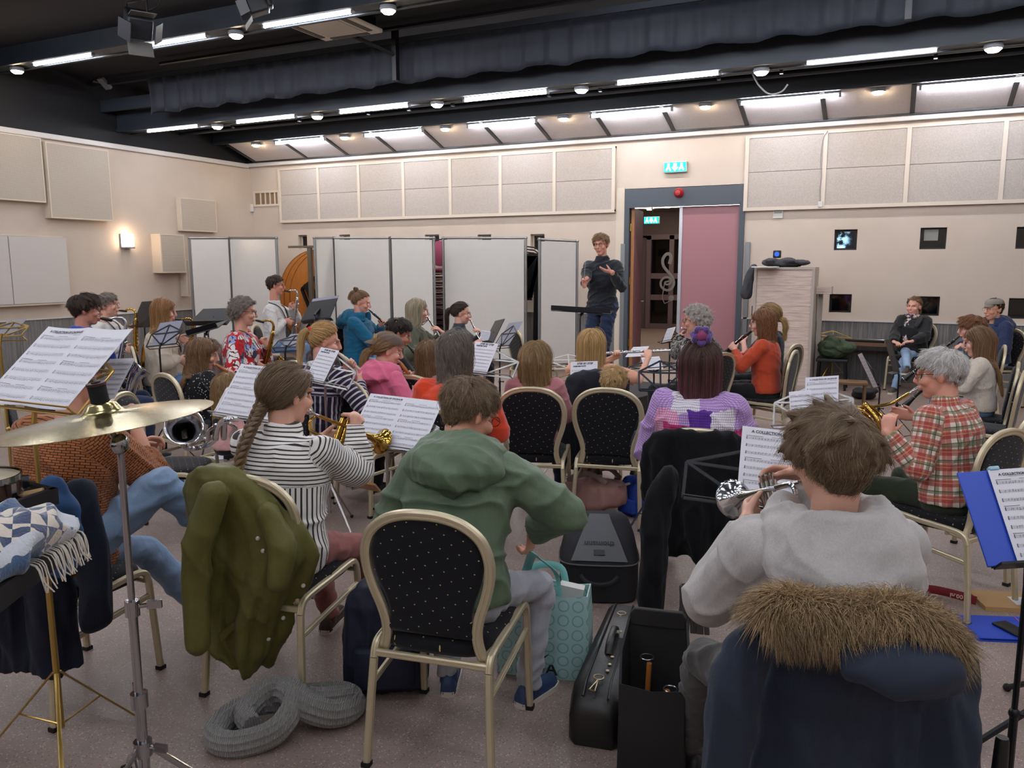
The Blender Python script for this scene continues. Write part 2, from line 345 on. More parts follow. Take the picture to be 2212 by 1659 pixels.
# treble clef sticker on the glass
cl = [(.02, -.62), (-.08, -.66), (-.14, -.58), (-.1, -.52), (-.04, -.54)]
g = spline([(.06, .02), (-.03, .06), (-.1, 0), (-.08, -.1), (.02, -.15), (.13, -.1), (.16, .03), (.09, .14), (-.03, .2), (-.16, .12), (-.2, -.04), (-.12, -.2)][:1]+[(.0, .1), (.06, .02), (.01, -.07), (-.09, -.03), (-.11, .1), (-.02, .22), (.1, .2)][:0]+[(-.05, -.02), (-.02, -.08), (.07, -.06), (.1, .03), (.04, .12), (-.07, .11), (-.15, .01), (-.14, -.14), (-.02, -.24), (.11, -.2), (.17, -.05), (.13, .12), (.0, .3), (-.1, .45), (-.12, .62), (-.05, .76), (.04, .78), (.08, .68), (.05, .5)], 5)
cx = ony(1441, 600, 20.54)
m = MB(); m.tube([(cx[0]+x*1.05, 20.545, cx[2]-.0+z*.9-.1) for x, z in g], .04, 6, prof=[(1, .15), (0, .3), (-1, .15), (-1, -.15), (0, -.3), (1, -.15)], up=(0, 1, 0)) if 0 else None
W = np.linspace(.55, 1.25, len(g)); gp = np.array([(cx[0]+x*1.05, 20.545, cx[2]-.1+z*.9) for x, z in g])
m.tube(gp, np.stack([W*.004, W*.036], 1), 8, up=(0, 1, 0)); m.ball((cx[0]+.12, 20.545, cx[2]-.52), (.075, .006, .075)); m.tube([(cx[0]+.1, 20.545, cx[2]-.6), (cx[0]-.05, 20.545, cx[2]-.66), (cx[0]-.12, 20.545, cx[2]-.52), (cx[0]-.06, 20.545, cx[2]-.1)], .014, 6); m.build('treble_clef', mat('grey_sticker', '8f8f96', .6), d2)
m = MB(); m.b2((-4.62, 20.5, .95), (-4.58, 20.56, 1.25)); m.tube([(-4.6, 20.5, 1.12), (-4.75, 20.47, 1.12)], .012, 6); m.build('door_handle', STEEL, d2)
hp = ony(1408, 476, 15.5)
def exit_sign(c, w, h, label, y, dbl=False):
    t = thing('exit_sign', label, 'sign', (c[0], y, c[2])); m = MB(); m.box((0, 0, 0), (w, .07, h)); m.build('housing', WHITEP, t, bevel=.01)
    m = MB(); m.box((0, -.037, 0), (w*.94, .006, h*.86)); m.build('lit_panel', EXITG, t, smooth=0)
    m = MB(); s = h*.34; y0 = -.043
    m.add([(-s*.5, y0, s), (s*.5, y0, s), (s*.5, y0, 0), (s*1., y0, 0), (0, y0, -s*1.1), (-s*1., y0, 0), (-s*.5, y0, 0)], [(0, 1, 2, 3, 4, 5, 6)])
    for sx in (-1, 1): m.add([(sx*w*.28+a*s, y0, b*s) for a, b in ((-.3, 1), (.3, 1), (.3, .3), (.8, -.9), (.4, -1.), (0, -.2), (-.5, -1), (-.9, -.8), (-.3, .2))], [tuple(range(9))])
    m.build('pictogram', EXITW, t, smooth=0); return t
e = ony(1461, 362, YB); exit_sign(e, .36, .16, 'lit green exit sign on the wall above the pink doors', YB-.045)
exit_sign(hp, .3, .14, 'small green exit sign hanging in the hall beyond the open door', 15.5)
m = MB(); m.tube([(hp[0], 15.5, hp[2]+.05), (hp[0], 15.5, 3)], .01, 6); m.build('hanger_rod', BLACKM, [o for o in SC.objects if o.name == 'exit_sign.001'][0]).location = (-hp[0], -15.5, -hp[2])
for k, (u, v) in enumerate(((1403, 451), (1420, 442), (1441, 446))):
    p = onz(u, v, 3.0)
    if p[1] < 13.2: p[1] = 13.6+k
    m = MB(); m.lathe([(.06, 0), (.06, .02)], 12, Matrix.Translation((min(-1.5, max(-7, p[0])), min(20, p[1]), 2.99)) @ Matrix.Rotation(-pi/2, 4, 'X')); tag(m.build('ceiling_light', LAMP), 'small round hall ceiling light seen through the doorway', 'ceiling light', 'hall ceiling lights')
p = ony(1468, 417, YB)
t = thing('alarm_sounder', 'round red fire alarm sounder on the slate door header', 'alarm', (p[0], YB-.03, p[2])); m = MB(); m.lathe([(.02, -.09), (.045, -.085), (.07, -.05), (.075, 0)], 20); m.build('body', mat('red_plastic', 'a81820', .35), t)
m = MB(); m.tube([(.045*cos(a), -.086, .045*sin(a)) for a in np.arange(16)*pi/8], .005, 6, close=True); m.build('ring', mat('dark_red', '600d12', .4), t)
m = MB(); m.b2((-6, 15.6, 2.96), (-3, 15.8, 2.99)); m.b2((-6, 18.4, 2.96), (-3, 18.6, 2.99)); tag(m.build('hall_fill_strip', mat('hall_fill_glow', 'ffffff', emit=('fff0e0', 13.)), smooth=0), 'lit strip lights along the hall ceiling beyond the doors', 'ceiling light')  # glowing strips added only to brighten the hall
# ---------------------------------------------------------------- acoustic boards on the back wall
def board_group(label, us_top, us_bot, vt, vm_, vb, n):
    zt, zm, zb = [np.mean([ony(u, v, YB)[2] for u, v in q]) for q in (vt, vm_, vb)]
    xs = [(ony(a, vt[0][1], YB)[0]+ony(b, vb[0][1], YB)[0])/2 for a, b in zip(us_top, us_bot)]
    t = thing('acoustic_panel', label, 'panel', ((xs[0]+xs[-1])/2, YB, zb)); ox, oz = (xs[0]+xs[-1])/2, zb
    for i in range(len(xs)-1):
        for z0, z1 in ((zb+.03, zm), (zm+.005, zt-.03)):
            m = MB(); m.b2((xs[i]+.03-ox, -.055, z0-oz), (xs[i+1]-.02-ox, -.01, z1-oz)); m.build('board', WOOL, t, smooth=0, bevel=.004)
    m = MB(); F = mat('panel_frame_paint', 'c9bdae', .6)
    for x in xs: m.b2((x-ox-.025, -.07, 0), (x-ox+.03, 0, zt-oz))
    m.b2((xs[0]-ox-.025, -.072, -.02), (xs[-1]-ox+.03, 0, .03)); m.b2((xs[0]-ox-.025, -.068, zt-oz-.03), (xs[-1]-ox+.03, 0, zt-oz)); m.build('frame', F, t, smooth=0)
U = [609, 692, 779, 875, 976, 1084, 1200, 1327]
board_group('long framed double row of grey acoustic boards left of the door', U, U, [(740, 356), (1325, 318)], [(740, 415), (1324, 390)], [(740, 472), (1325, 461)], 7)
U = [1616, 1783, 1961, 2166, 2400]
board_group('framed double row of grey acoustic boards right of the door', U, [u-5 for u in U], [(1620, 297), (2160, 258)], [(1617, 374), (2212, 345)], [(1611, 453), (2212, 436)], 4)
t = thing('wall_cable', 'thin grey cable hanging down the boards to a small white socket box', 'cable', tuple(ony(1772, 441, YB-.08)))
P = [ony(u, v, YB-.085)-ony(1772, 441, YB-.08) for u, v in ((1788, 283), (1778, 300), (1773, 340), (1774, 380), (1771, 410), (1772, 436))]; m = MB(); m.tube(spline(P), .006, 6); m.build('cord', mat('grey_cord', '8d8781', .6), t)
m = MB(); m.box((0, 0, 0), (.06, .03, .08)); m.build('socket_box', WHITEP, t, bevel=.005)
p = ony(1681, 462, YB); t = thing('thermostat', 'small white thermostat under the boards by the door', 'thermostat', (p[0], YB, p[2])); m = MB(); m.box((0, -.012, 0), (.14, .024, .13)); m.build('body', WHITEP, t, bevel=.004); m = MB(); m.box((0, -.026, .03), (.11, .004, .045)); m.build('display', mat('grey_display', '7b7f7c', .3), t, smooth=0)
p = ony(577, 429, YB); t = thing('wall_vent', 'small rectangular wall vent grille beside the room corner', 'vent', (p[0], YB, p[2])); m = MB()
for a, b in (((-.33, -.15), (-.29, .15)), ((.29, -.15), (.33, .15)), ((-.29, -.15), (.29, -.11)), ((-.29, .11), (.29, .15))): m.b2((a[0], -.03, a[1]), (b[0], 0, b[1]))
for x in (-.16, -.04, .08, .2): m.b2((x, -.025, -.11), (x+.025, 0, .11))
m.build('frame', REVEAL, t, smooth=0); m = MB(); m.b2((-.29, -.008, -.11), (.29, -.002, .11)); m.build('backing', mat('vent_brown', '7d6550', .8), t, smooth=0)
p = ony(546, 450, YB); m = MB(); m.box((p[0], YB-.03, p[2]), (.09, .06, .15)); tag(m.build('motion_sensor', WHITEP, bevel=.015), 'small white box sensor in the room corner', 'sensor')
# left wall boards
def left_board(u0, v0, u1, v1, th, name, label, cat, m_, edge=None, group=None, x=None):
    a, b = onx(u0, v0, XL+th), onx(u1, v1, XL+th); y0, y1 = a[1], b[1]
    t = thing(name, label, cat, (XL, (y0+y1)/2, b[2]), group=group); m = MB(); h = a[2]-b[2]; w = y1-y0
    m.b2((.002, -w/2+.02, .02), (th, w/2-.02, h-.02)); m.build('board', m_, t, smooth=0); m = MB(); e = .02
    for q in (((-w/2, 0), (w/2, e)), ((-w/2, h-e), (w/2, h)), ((-w/2, e), (-w/2+e, h-e)), ((w/2-e, e), (w/2, h-e))): m.b2((.001, q[0][0], q[0][1]), (th+.004, q[1][0], q[1][1]))
    m.build('edge_strip', edge or REVEAL, t, smooth=0); return t, w, h
left_board(-160, 262, 100, 438, .12, 'acoustic_panel', 'large perforated beige board high on the left wall, at the picture edge', 'panel', PERF)
left_board(97, 305, 245, 478, .14, 'acoustic_panel', 'perforated beige board high on the left wall, hung a bit lower', 'panel', PERF)
left_board(388, 426, 470, 502, .1, 'acoustic_panel', 'narrow perforated beige board nearest the room corner', 'panel', PERF)
left_board(345, 505, 402, 589, .22, 'acoustic_panel', 'thick square beige box panel above the wainscot by the whiteboard', 'panel', PERF)
left_board(400, 560, 413, 640, .16, 'acoustic_panel', 'thin beige strip panel half behind the whiteboard edge', 'panel', PERF)
t, w, h = left_board(-170, 500, 147, 656, .12, 'wall_cupboard', 'flat pale wall cupboard with two doors above the grey wainscot', 'cupboard', mat('pale_grey_laminate', 'c2bcb6', .5))
yb = [onx(20, 560, XL+.12)[1]-t.location[1], onx(147, 560, XL+.12)[1]-t.location[1]]
m = MB(); m.b2((.121, yb[0]+.008, .03), (.137, yb[1]-.02, h-.03)); m.build('cupboard_door', MATS['pale_grey_laminate'], t, smooth=0); m = MB(); m.b2((.121, -w/2+.02, .03), (.137, yb[0]-.008, h-.03)); m.build('cupboard_door', MATS['pale_grey_laminate'], t, smooth=0)
p = onx(275, 520, XL+.06); t = thing('wall_sconce', 'glowing box-shaped wall lamp on the left wall', 'wall lamp', (XL, p[1], p[2]))
m = MB(); m.box((.015, 0, 0), (.03, .2, .22)); m.box((.07, 0, -.115), (.14, .17, .025)); m.build('bracket', FIX, t, bevel=.004); m = MB(); m.box((.085, 0, .01), (.11, .15, .21)); m.build('glass_shade', mat('sconce_glass', 'ffffff', emit=('ffdcb8', 16.)), t, bevel=.02)
# ---------------------------------------------------------------- sloped ceiling boards above the back wall
Y2, Z2 = 11.78, 3.86
bu = [(620, 334), (672, 333), (760, 329), (862, 323), (964, 318), (1090, 316), (1195, 306), (1322, 293), (1460, 279), (1617, 268), (1785, 257), (1970, 250), (2178, 238), (2400, 225)]
bx = [ony(u, v, YB)[0] for u, v in bu]; bx[0] = XL+.25; bx[-1] = XR
for i in range(len(bx)-1):
    m = MB(); a, b = bx[i]+.03, bx[i+1]-.03; m.add([(a, YB-.12, ZT+.06), (b, YB-.12, ZT+.06), (b, Y2-.05, Z2+.07), (a, Y2-.05, Z2+.07)]+[(a, YB-.12, ZT+.1), (b, YB-.12, ZT+.1), (b, Y2-.05, Z2+.11), (a, Y2-.05, Z2+.11)], [(3, 2, 1, 0), (4, 5, 6, 7), (0, 1, 5, 4), (1, 2, 6, 5), (2, 3, 7, 6), (3, 0, 4, 7)])
    tag(struct('ceiling_panel', m, WOOL2, smooth=0))
m = MB()
for x in bx: m.add([(x-.03, YB-.08, ZT+.035), (x+.03, YB-.08, ZT+.035), (x+.03, Y2-.05, Z2+.045), (x-.03, Y2-.05, Z2+.045)]+[(x-.03, YB-.08, ZT+.1), (x+.03, YB-.08, ZT+.1), (x+.03, Y2-.05, Z2+.12), (x-.03, Y2-.05, Z2+.12)], [(3, 2, 1, 0), (4, 5, 6, 7), (0, 1, 5, 4), (1, 2, 6, 5), (2, 3, 7, 6), (3, 0, 4, 7)])
m.b2((XL, YB-.13, ZT+.04), (XR, YB-.09, ZT+.1)); struct('trim_8', m, BLACKM, smooth=0)
# ---------------------------------------------------------------- ceiling beams, tubes, downlights
def beam(k, y, z, h, w=.26):
    m = MB(); m.b2((XL, y-w/2, z+.06), (XR, y+w/2, z+h)); m.b2((XL, y-w/2-.03, z+.045), (XR, y-w/2+.02, z+.09)); m.b2((XL, y+w/2-.02, z+.045), (XR, y+w/2+.03, z+.09)); struct('ceiling_beam_%d' % k, m, NAVYB, smooth=0)
ROWS = [(Y2, 3.86), (9.72, 3.8), (7.55, 4.33), (5.3, 4.3), (3.2, 4.3), (1.1, 4.3), (-1.0, 4.3), (-3.4, 4.3)]
for k, (y, z) in enumerate(ROWS): beam(k+1, y, z, [.3, .36, .3, .3, .3, .3, .3, .3][k])
def tube_light(x0, x1, y, z, label, grp=None):
    t = thing('tube_light', label, 'ceiling light', ((x0+x1)/2, y, z), group=grp); L = (x1-x0)/2
    m = MB(); m.tube([(-L, 0, 0), (L, 0, 0)], .019, 10); m.build('tube', TUBE, t); m = MB(); m.b2((-L-.03, -.03, .03), (L+.03, .03, .06)); m.b2((-L-.03, -.02, -.02), (-L, .02, .03)); m.b2((L, -.02, -.02), (L+.03, .02, .03)); m.build('housing', FIX, t, smooth=0)
def down(x, y, z, label, grp):
    t = thing('downlight', label, 'ceiling light', (x, y, z), group=grp); m = MB(); m.lathe([(.0, -.03), (.05, -.028), (.075, -.005), (.078, .0)], 16, Matrix.Rotation(pi/2, 4, 'X')); m.build('bulb', LAMP, t); m = MB(); m.lathe([(.08, -.0), (.09, .02), (.085, .05)], 16, Matrix.Rotation(pi/2, 4, 'X')); m.build('rim', FIX, t)
ORD = ['first', 'second', 'third', 'fourth', 'fifth', 'sixth', 'seventh']
ROWN = ['in the row along the sloped boards', 'in the middle ceiling row', 'in the front ceiling row']
TP = [[((596, 305), (700, 297)), ((789, 289), (911, 280)), ((1013, 272), (1156, 261)), ((1279, 247), (1449, 235)), ((1602, 216), (1812, 200)), ((1992, 182), (2290, 158))],
      [((320, 283), (428, 273)), ((513, 263), (637, 253)), ((736, 242), (882, 229)), ((1005, 216), (1181, 200)), ((1335, 181), (1552, 158)), ((1744, 133), (2024, 99))],
      [((75, 136), (199, 115)), ((294, 98), (445, 70)), ((571, 48), (759, 14))]]
DP = [[(553, 306), (744, 291), (962, 274), (1217, 253), (1524, 222), (1898, 186)], [(469, 266), (685, 245), (944, 220), (1256, 187), (1645, 142), (2148, 80)], [(36, 141), (509, 56), (838, 0)]]
for r in range(3):
    y, z = ROWS[r]
    for i, (a, b) in enumerate(TP[r]):
        x0, x1 = ony(*a, y)[0], ony(*b, y)[0]; x1 = x0+1.2 if abs(x1-x0-1.2) > .3 else x1
        zz = (ony(*a, y)[2]+ony(*b, y)[2])/2 if r != 0 else z; tube_light(x0, x1, y, max(min(zz, z+.05), z-.1), 'lit white tube light, %s from the left %s' % (ORD[i], ROWN[r]), 'tube lights under the beams')
    for i, (u, v) in enumerate(DP[r]): down(ony(u, v, y)[0], y, z+.0, 'round warm downlight, %s from the left %s' % (ORD[i], ROWN[r]), 'downlights under the beams')
for k in range(2, 8):
    y, z = ROWS[k]
    for x in np.arange(-10.3, 4.2, 2.33):
        if k == 2 and x < -5: continue
        tube_light(x, x+1.2, y, z, 'lit white tube light under a beam over the players', 'tube lights behind the viewer')
m = MB(); m.b2((XL, 10.7, 4.02), (XR, 10.76, 4.08)); m.tube([(XL, 10.9, 4.0), (XR, 10.9, 4.0)], .03, 8)
for u in (500, 645, 795, 883, 978, 1186, 1296, 1551, 1685, 2014): x = ony(u, 225, 10.73)[0]; m.b2((x-.02, 10.7, 3.98), (x+.02, 10.76, 4.3))
struct('ceiling_rail', m, mat('dark_grey_pipe', '3b3f47', .4, .5), smooth=0)
# navy valance of gathered cloth between two beams
VY = 9.2; x = np.linspace(XL+1.2, XR, 420); zt = np.full(len(x), 4.5); zb = np.interp(x, [XL, XR], [3.98, 4.04])
pl = .035*np.sin(x*17+1.5*np.sin(x*3.1))*(.3+.7*np.abs(np.sin(x*1.3+.5*np.sin(x*.7))))+.012*np.sin(x*41); m = MB()
n = len(x); m.add(np.vstack([np.stack([x, VY+pl*k, zt+(zb-zt)*q+.02*q*np.sin(x*9)], 1) for q, k in ((0, .3), (.25, .6), (.5, .9), (.8, 1), (1, .7))]), [(r*n+i, r*n+i+1, (r+1)*n+i+1, (r+1)*n+i) for r in range(4) for i in range(n-1)])
tag(m.build('ceiling_valance', mat('navy_valance_cloth', '171c28', .7, sheen=.08), solid=.004), 'long gathered navy cloth valance hanging below the dark ceiling', 'valance')
m = MB(); m.b2((XL, VY-.03, 4.49), (XR, VY+.05, 4.56)); m.b2((XL, VY+.1, 4.12), (XR, VY+.16, 4.3)); struct('ceiling_beam_8', m, NAVYB, smooth=0)
m = MB()
for u, vb in ((858, 200), (1960, 60)): q = ony(u, vb, VY-.14); m.b2((q[0]-.03, VY-.2, 4.0), (q[0]+.03, VY-.12, 4.62))
q = ony(858, 100, VY-.14); m.tube([(q[0]-.5, 8.3, 4.56), (q[0], VY-.16, 4.3)], .025, 6); m.tube([(XL+2, 8.75, 4.54), (XR, 8.75, 4.54)], .025, 6); struct('ceiling_strut', m, BLACKM, smooth=0)
# air conditioning cassette
ac = [onz(u, v, 4.44) for u, v in ((600, 55), (700, 86), (831, 66), (726, 30))]; c = sum(ac)/4; t = thing('air_conditioner', 'white square ceiling air conditioner cassette', 'air conditioner', (c[0], c[1]+.02, 4.44))
m = MB(); s = .43; m.b2((-s, -s, 0), (s, s, .05)); m.build('panel', mat('ac_white', 'e6e2d6', .5), t, bevel=.015); m = MB(); m.b2((-s*.86, -s*.86, .05), (s*.86, s*.86, .17)); m.build('casing', BLACKM, t, smooth=0); m = MB(); m.b2((-.26, -.26, -.012), (.26, .26, -.002)); m.build('intake_grille', mat('ac_grille', 'c9c4b8', .6), t, bevel=.004)
for a in range(4): m = MB(); m.box(rotz(a*pi/2) @ A(0, .35, -.004), (.55, .07, .008), rotz(a*pi/2)); m.build('air_slot', mat('dark_slot', '5a564f', .7), t, smooth=0)
# theatre spots
def spot(u, v, y, label, tilt, yawd, s=1.):
    p = ony(u, v, y); t = thing('stage_spotlight', label, 'spotlight', tuple(p)); R = rotz(rad(yawd)) @ rotx(rad(tilt))
    def put(m): return m.xf(np.block([[R*s, np.zeros((3, 1))], [np.zeros((1, 3)), np.ones((1, 1))]]))
    m = MB(); m.box((0, 0, 0), (.3, .34, .28)); m.box((0, .2, 0), (.22, .1, .2)); put(m).build('body', mat('spot_black', '1d1f24', .45), t, bevel=.02)
    for q, (c, d, r) in enumerate((((0, -.24, .22), (.3, .2, .01), -35), ((0, -.24, -.22), (.3, .2, .01), 35))): m = MB(); m.box(c, d, rotx(rad(r))); put(m).build('barn_door', mat('spot_grey', '5a5754', .5), t, smooth=0)
    for sx in (-1, 1): m = MB(); m.box((sx*.2, -.24, 0), (.01, .2, .24), rotz(rad(sx*-35))); put(m).build('barn_door', MATS['spot_black'], t, smooth=0)
    m = MB(); m.tube([(-.18*s, 0, 0), (-.18*s, 0, .28*s), (.18*s, 0, .28*s), (.18*s, 0, 0)], .012, 6); m.tube([(0, 0, .28*s), (0, 0, max(.3, 4.6-p[2]))], .015, 6); m.tube(spline([(.1, 0, .1), (.3, .05, .2), (.25, 0, .45), (.05, 0, .6)]), .008, 6); m.build('yoke', BLACKM, t)
spot(298, 52, 6.6, 'large black stage spotlight with barn doors under the dark ceiling', 35, 60, .85)
spot(556, 12, 6.9, 'grey stage spotlight at the top edge beside the air conditioner', 20, -50, .62)
t = thing('loudspeaker_bracket', 'small pale bracket high on the dark left wall curtain', 'bracket', tuple(onx(226, 180, XL+.3))); m = MB(); m.box((0, 0, 0), (.12, .2, .05), rotx(rad(-40))); m.tube([(0, 0, 0), (-.25, 0, .05)], .015, 6); m.build('arm', FIX, t)
t = thing('ceiling_cable', 'pale cable loop sagging under the second beam on the right', 'cable', tuple(ony(1660, 200, 10.4))); m = MB(); m.tube(spline([ony(u, v, 10.4)-ony(1660, 200, 10.4) for u, v in ((1626, 160), (1640, 185), (1662, 203), (1688, 198), (1702, 182))]), .01, 6); m.build('cord', FIX, t)
# ---------------------------------------------------------------- banquet chairs
def f_dots(ax, col):
    def fn(t):
        s = t.sep(t.co()); a, b = s[ax[0]], s[ax[1]]; P = .052
        u = t.m('DIVIDE', t.m('ADD', a, t.m('MULTIPLY', b, .75)), P); w = t.m('DIVIDE', t.m('SUBTRACT', t.m('MULTIPLY', b, 1.), t.m('MULTIPLY', a, .42)), P*.8)
        fu, fw_ = t.m('SUBTRACT', t.m('FRACT', u), .5), t.m('SUBTRACT', t.m('FRACT', w), .5)
        d = t.m('SQRT', t.m('ADD', t.m('MULTIPLY', fu, fu), t.m('MULTIPLY', fw_, fw_)))
        k = t.m('LESS_THAN', d, .056); t.col(t.mix(k, srgb(col), srgb('c9b58a'))); t.bump(t.noise(t.co(), 400., 2), .15, .001)
    return fn
FAB_B = mat('black_dotted_back_fabric', '17161a', .9, fn=f_dots((0, 2), '121116'), spec=.2, sheen=.15)
FAB_S = mat('black_dotted_seat_fabric', '17161a', .9, fn=f_dots((0, 1), '121116'), spec=.2, sheen=.15)
GOLD = mat('champagne_tube', 'cfc2a2', .34, .5, spec=.5, var=.06)
RUB = mat('black_rubber', '0c0c0d', .7)
_a = np.arange(16)*2*pi/16
PROF = np.stack([np.cos(_a)*(1+.12*np.cos(_a*8)), np.sin(_a)*(1+.12*np.cos(_a*8))], 1)
SQ = np.array([(1, -.6), (1, .6), (.6, 1), (.25, 1), (.2, .8), (-.2, .8), (-.25, 1), (-.6, 1), (-1, .6), (-1, -.6), (-.6, -1), (-.25, -1), (-.2, -.8), (.2, -.8), (.25, -1), (.6, -1)])
HALF = [(.178, .40), (.163, .45), (.160, .50), (.172, .56), (.196, .63), (.212, .70), (.212, .765), (.188, .828), (.135, .872), (.07, .893)]
def yback(z): return -.195-(z-.40)*.13
def build_chair():
    t = thing('banquet_chair', 'x', 'chair')
    hp = HALF+[(0, .898)]+[(-x, z) for x, z in HALF[::-1]]
    P = np.array([(x, yback(z), z) for x, z in spline(np.array(hp), 5)])
    P = np.vstack([[(P[0][0]+.006, -.13, .412)], P, [(P[-1][0]-.006, -.13, .412)]]); m = MB(); m.tube(P, np.tile([.0165, .0125], (len(P), 1)), prof=SQ, up=(0, 1, 0)); m.build('back_frame', GOLD, t)
    out = np.array([(x*.905, .47+(z-.40)*.825) for x, z in spline(np.array(hp), 4)]); out[:, 1] = np.where(out[:, 1] > .85, .85+(out[:, 1]-.85)*1.0, out[:, 1]); n = len(out); cc = np.array([0, .69]); R = []
    for k, b in ((1., 0), (.97, .7), (.85, .93), (.6, 1.), (.3, 1.), (.02, 1.)): q = cc+(out-cc)*k; R.append(np.stack([q[:, 0], yback(q[:, 1])+.004+.03*b, q[:, 1]], 1))
    R2 = []
    for k, b in ((.02, 1.), (.6, 1.), (.9, .9), (.98, .6)): q = cc+(out-cc)*k; R2.append(np.stack([q[:, 0], yback(q[:, 1])-.012*b, q[:, 1]], 1))
    m = MB(); m.rings(np.array(R2+R)); m.build('backrest', FAB_B, t, smooth=60)
    a = np.arange(32)*2*pi/32; sx = np.sign(np.cos(a))*np.abs(np.cos(a))**.45; sy = np.sign(np.sin(a))*np.abs(np.sin(a))**.45
    m = MB(); m.rings([np.stack([sx*w*(1-.06*(sy < 0)), sy*h+.005, np.full(32, z)], 1) for w, h, z in ((.18, .19, .405), (.2, .215, .41), (.207, .222, .43), (.203, .218, .452), (.18, .195, .466), (.1, .11, .472), (.01, .01, .473))]); m.build('seat', FAB_S, t, smooth=60)
    for s in (-1, 1):
        rp = spline([(s*.222, -.262, 0), (s*.212, -.243, .2), (s*.203, -.222, .375)], 3); m = MB(); m.tube(rp, .0125, prof=SQ, up=(0, 1, 0)); lg = m.build('leg', GOLD, t)
        m = MB(); m.box((s*.2222, -.2626, .008), (.03, .03, .016)); m.build('foot_cap', RUB, lg, smooth=0)
        P = spline([(s*.203, -.222, .375), (s*.203, -.205, .412), (s*.204, -.16, .428), (s*.206, 0, .436), (s*.207, .15, .444), (s*.208, .195, .43), (s*.21, .208, .39)], 4); m = MB(); m.tube(P, .0125, prof=SQ, up=(1, 0, 0)); m.build('side_rail', GOLD, t)
        m = MB(); m.tube([(s*.21, .208, .39), (s*.217, .232, 0)], .0125, prof=SQ, up=(0, 1, 0)); lg = m.build('leg', GOLD, t); m = MB(); m.box((s*.217, .232, .008), (.03, .03, .016)); m.build('foot_cap', RUB, lg, smooth=0)
        m = MB(); m.tube([(s*.206, -.232, .29), (s*.212, .212, .335)], np.tile([.011, .008], (2, 1)), prof=SQ, up=(0, 0, 1)); m.build('side_stretcher', GOLD, t)
    m = MB(); m.tube([(-.2, -.218, .392), (.2, -.218, .392)], np.tile([.012, .009], (2, 1)), prof=SQ, up=(0, 0, 1)); m.build('rear_rail', GOLD, t)
    m = MB(); m.tube([(-.2, .195, .4), (.2, .195, .4)], .01, 8); m.tube([(-.2, -.12, .405), (.2, -.12, .405)], .01, 8); m.build('seat_bar', GOLD, t); return t
CH0 = build_chair(); CHK = {}
for o in SC.objects:
    if o.parent: CHK.setdefault(o.parent.name, []).append(o)
_chused = [0]
def chair(x, y, rz, label):
    o = CH0 if not _chused[0] else copy_tree(CH0, None, CHK); _chused[0] = 1
    o.location = (x, y, 0); o.rotation_euler = (0, 0, rz); o['label'] = label; o['group'] = 'banquet chairs in the orchestra'; return o
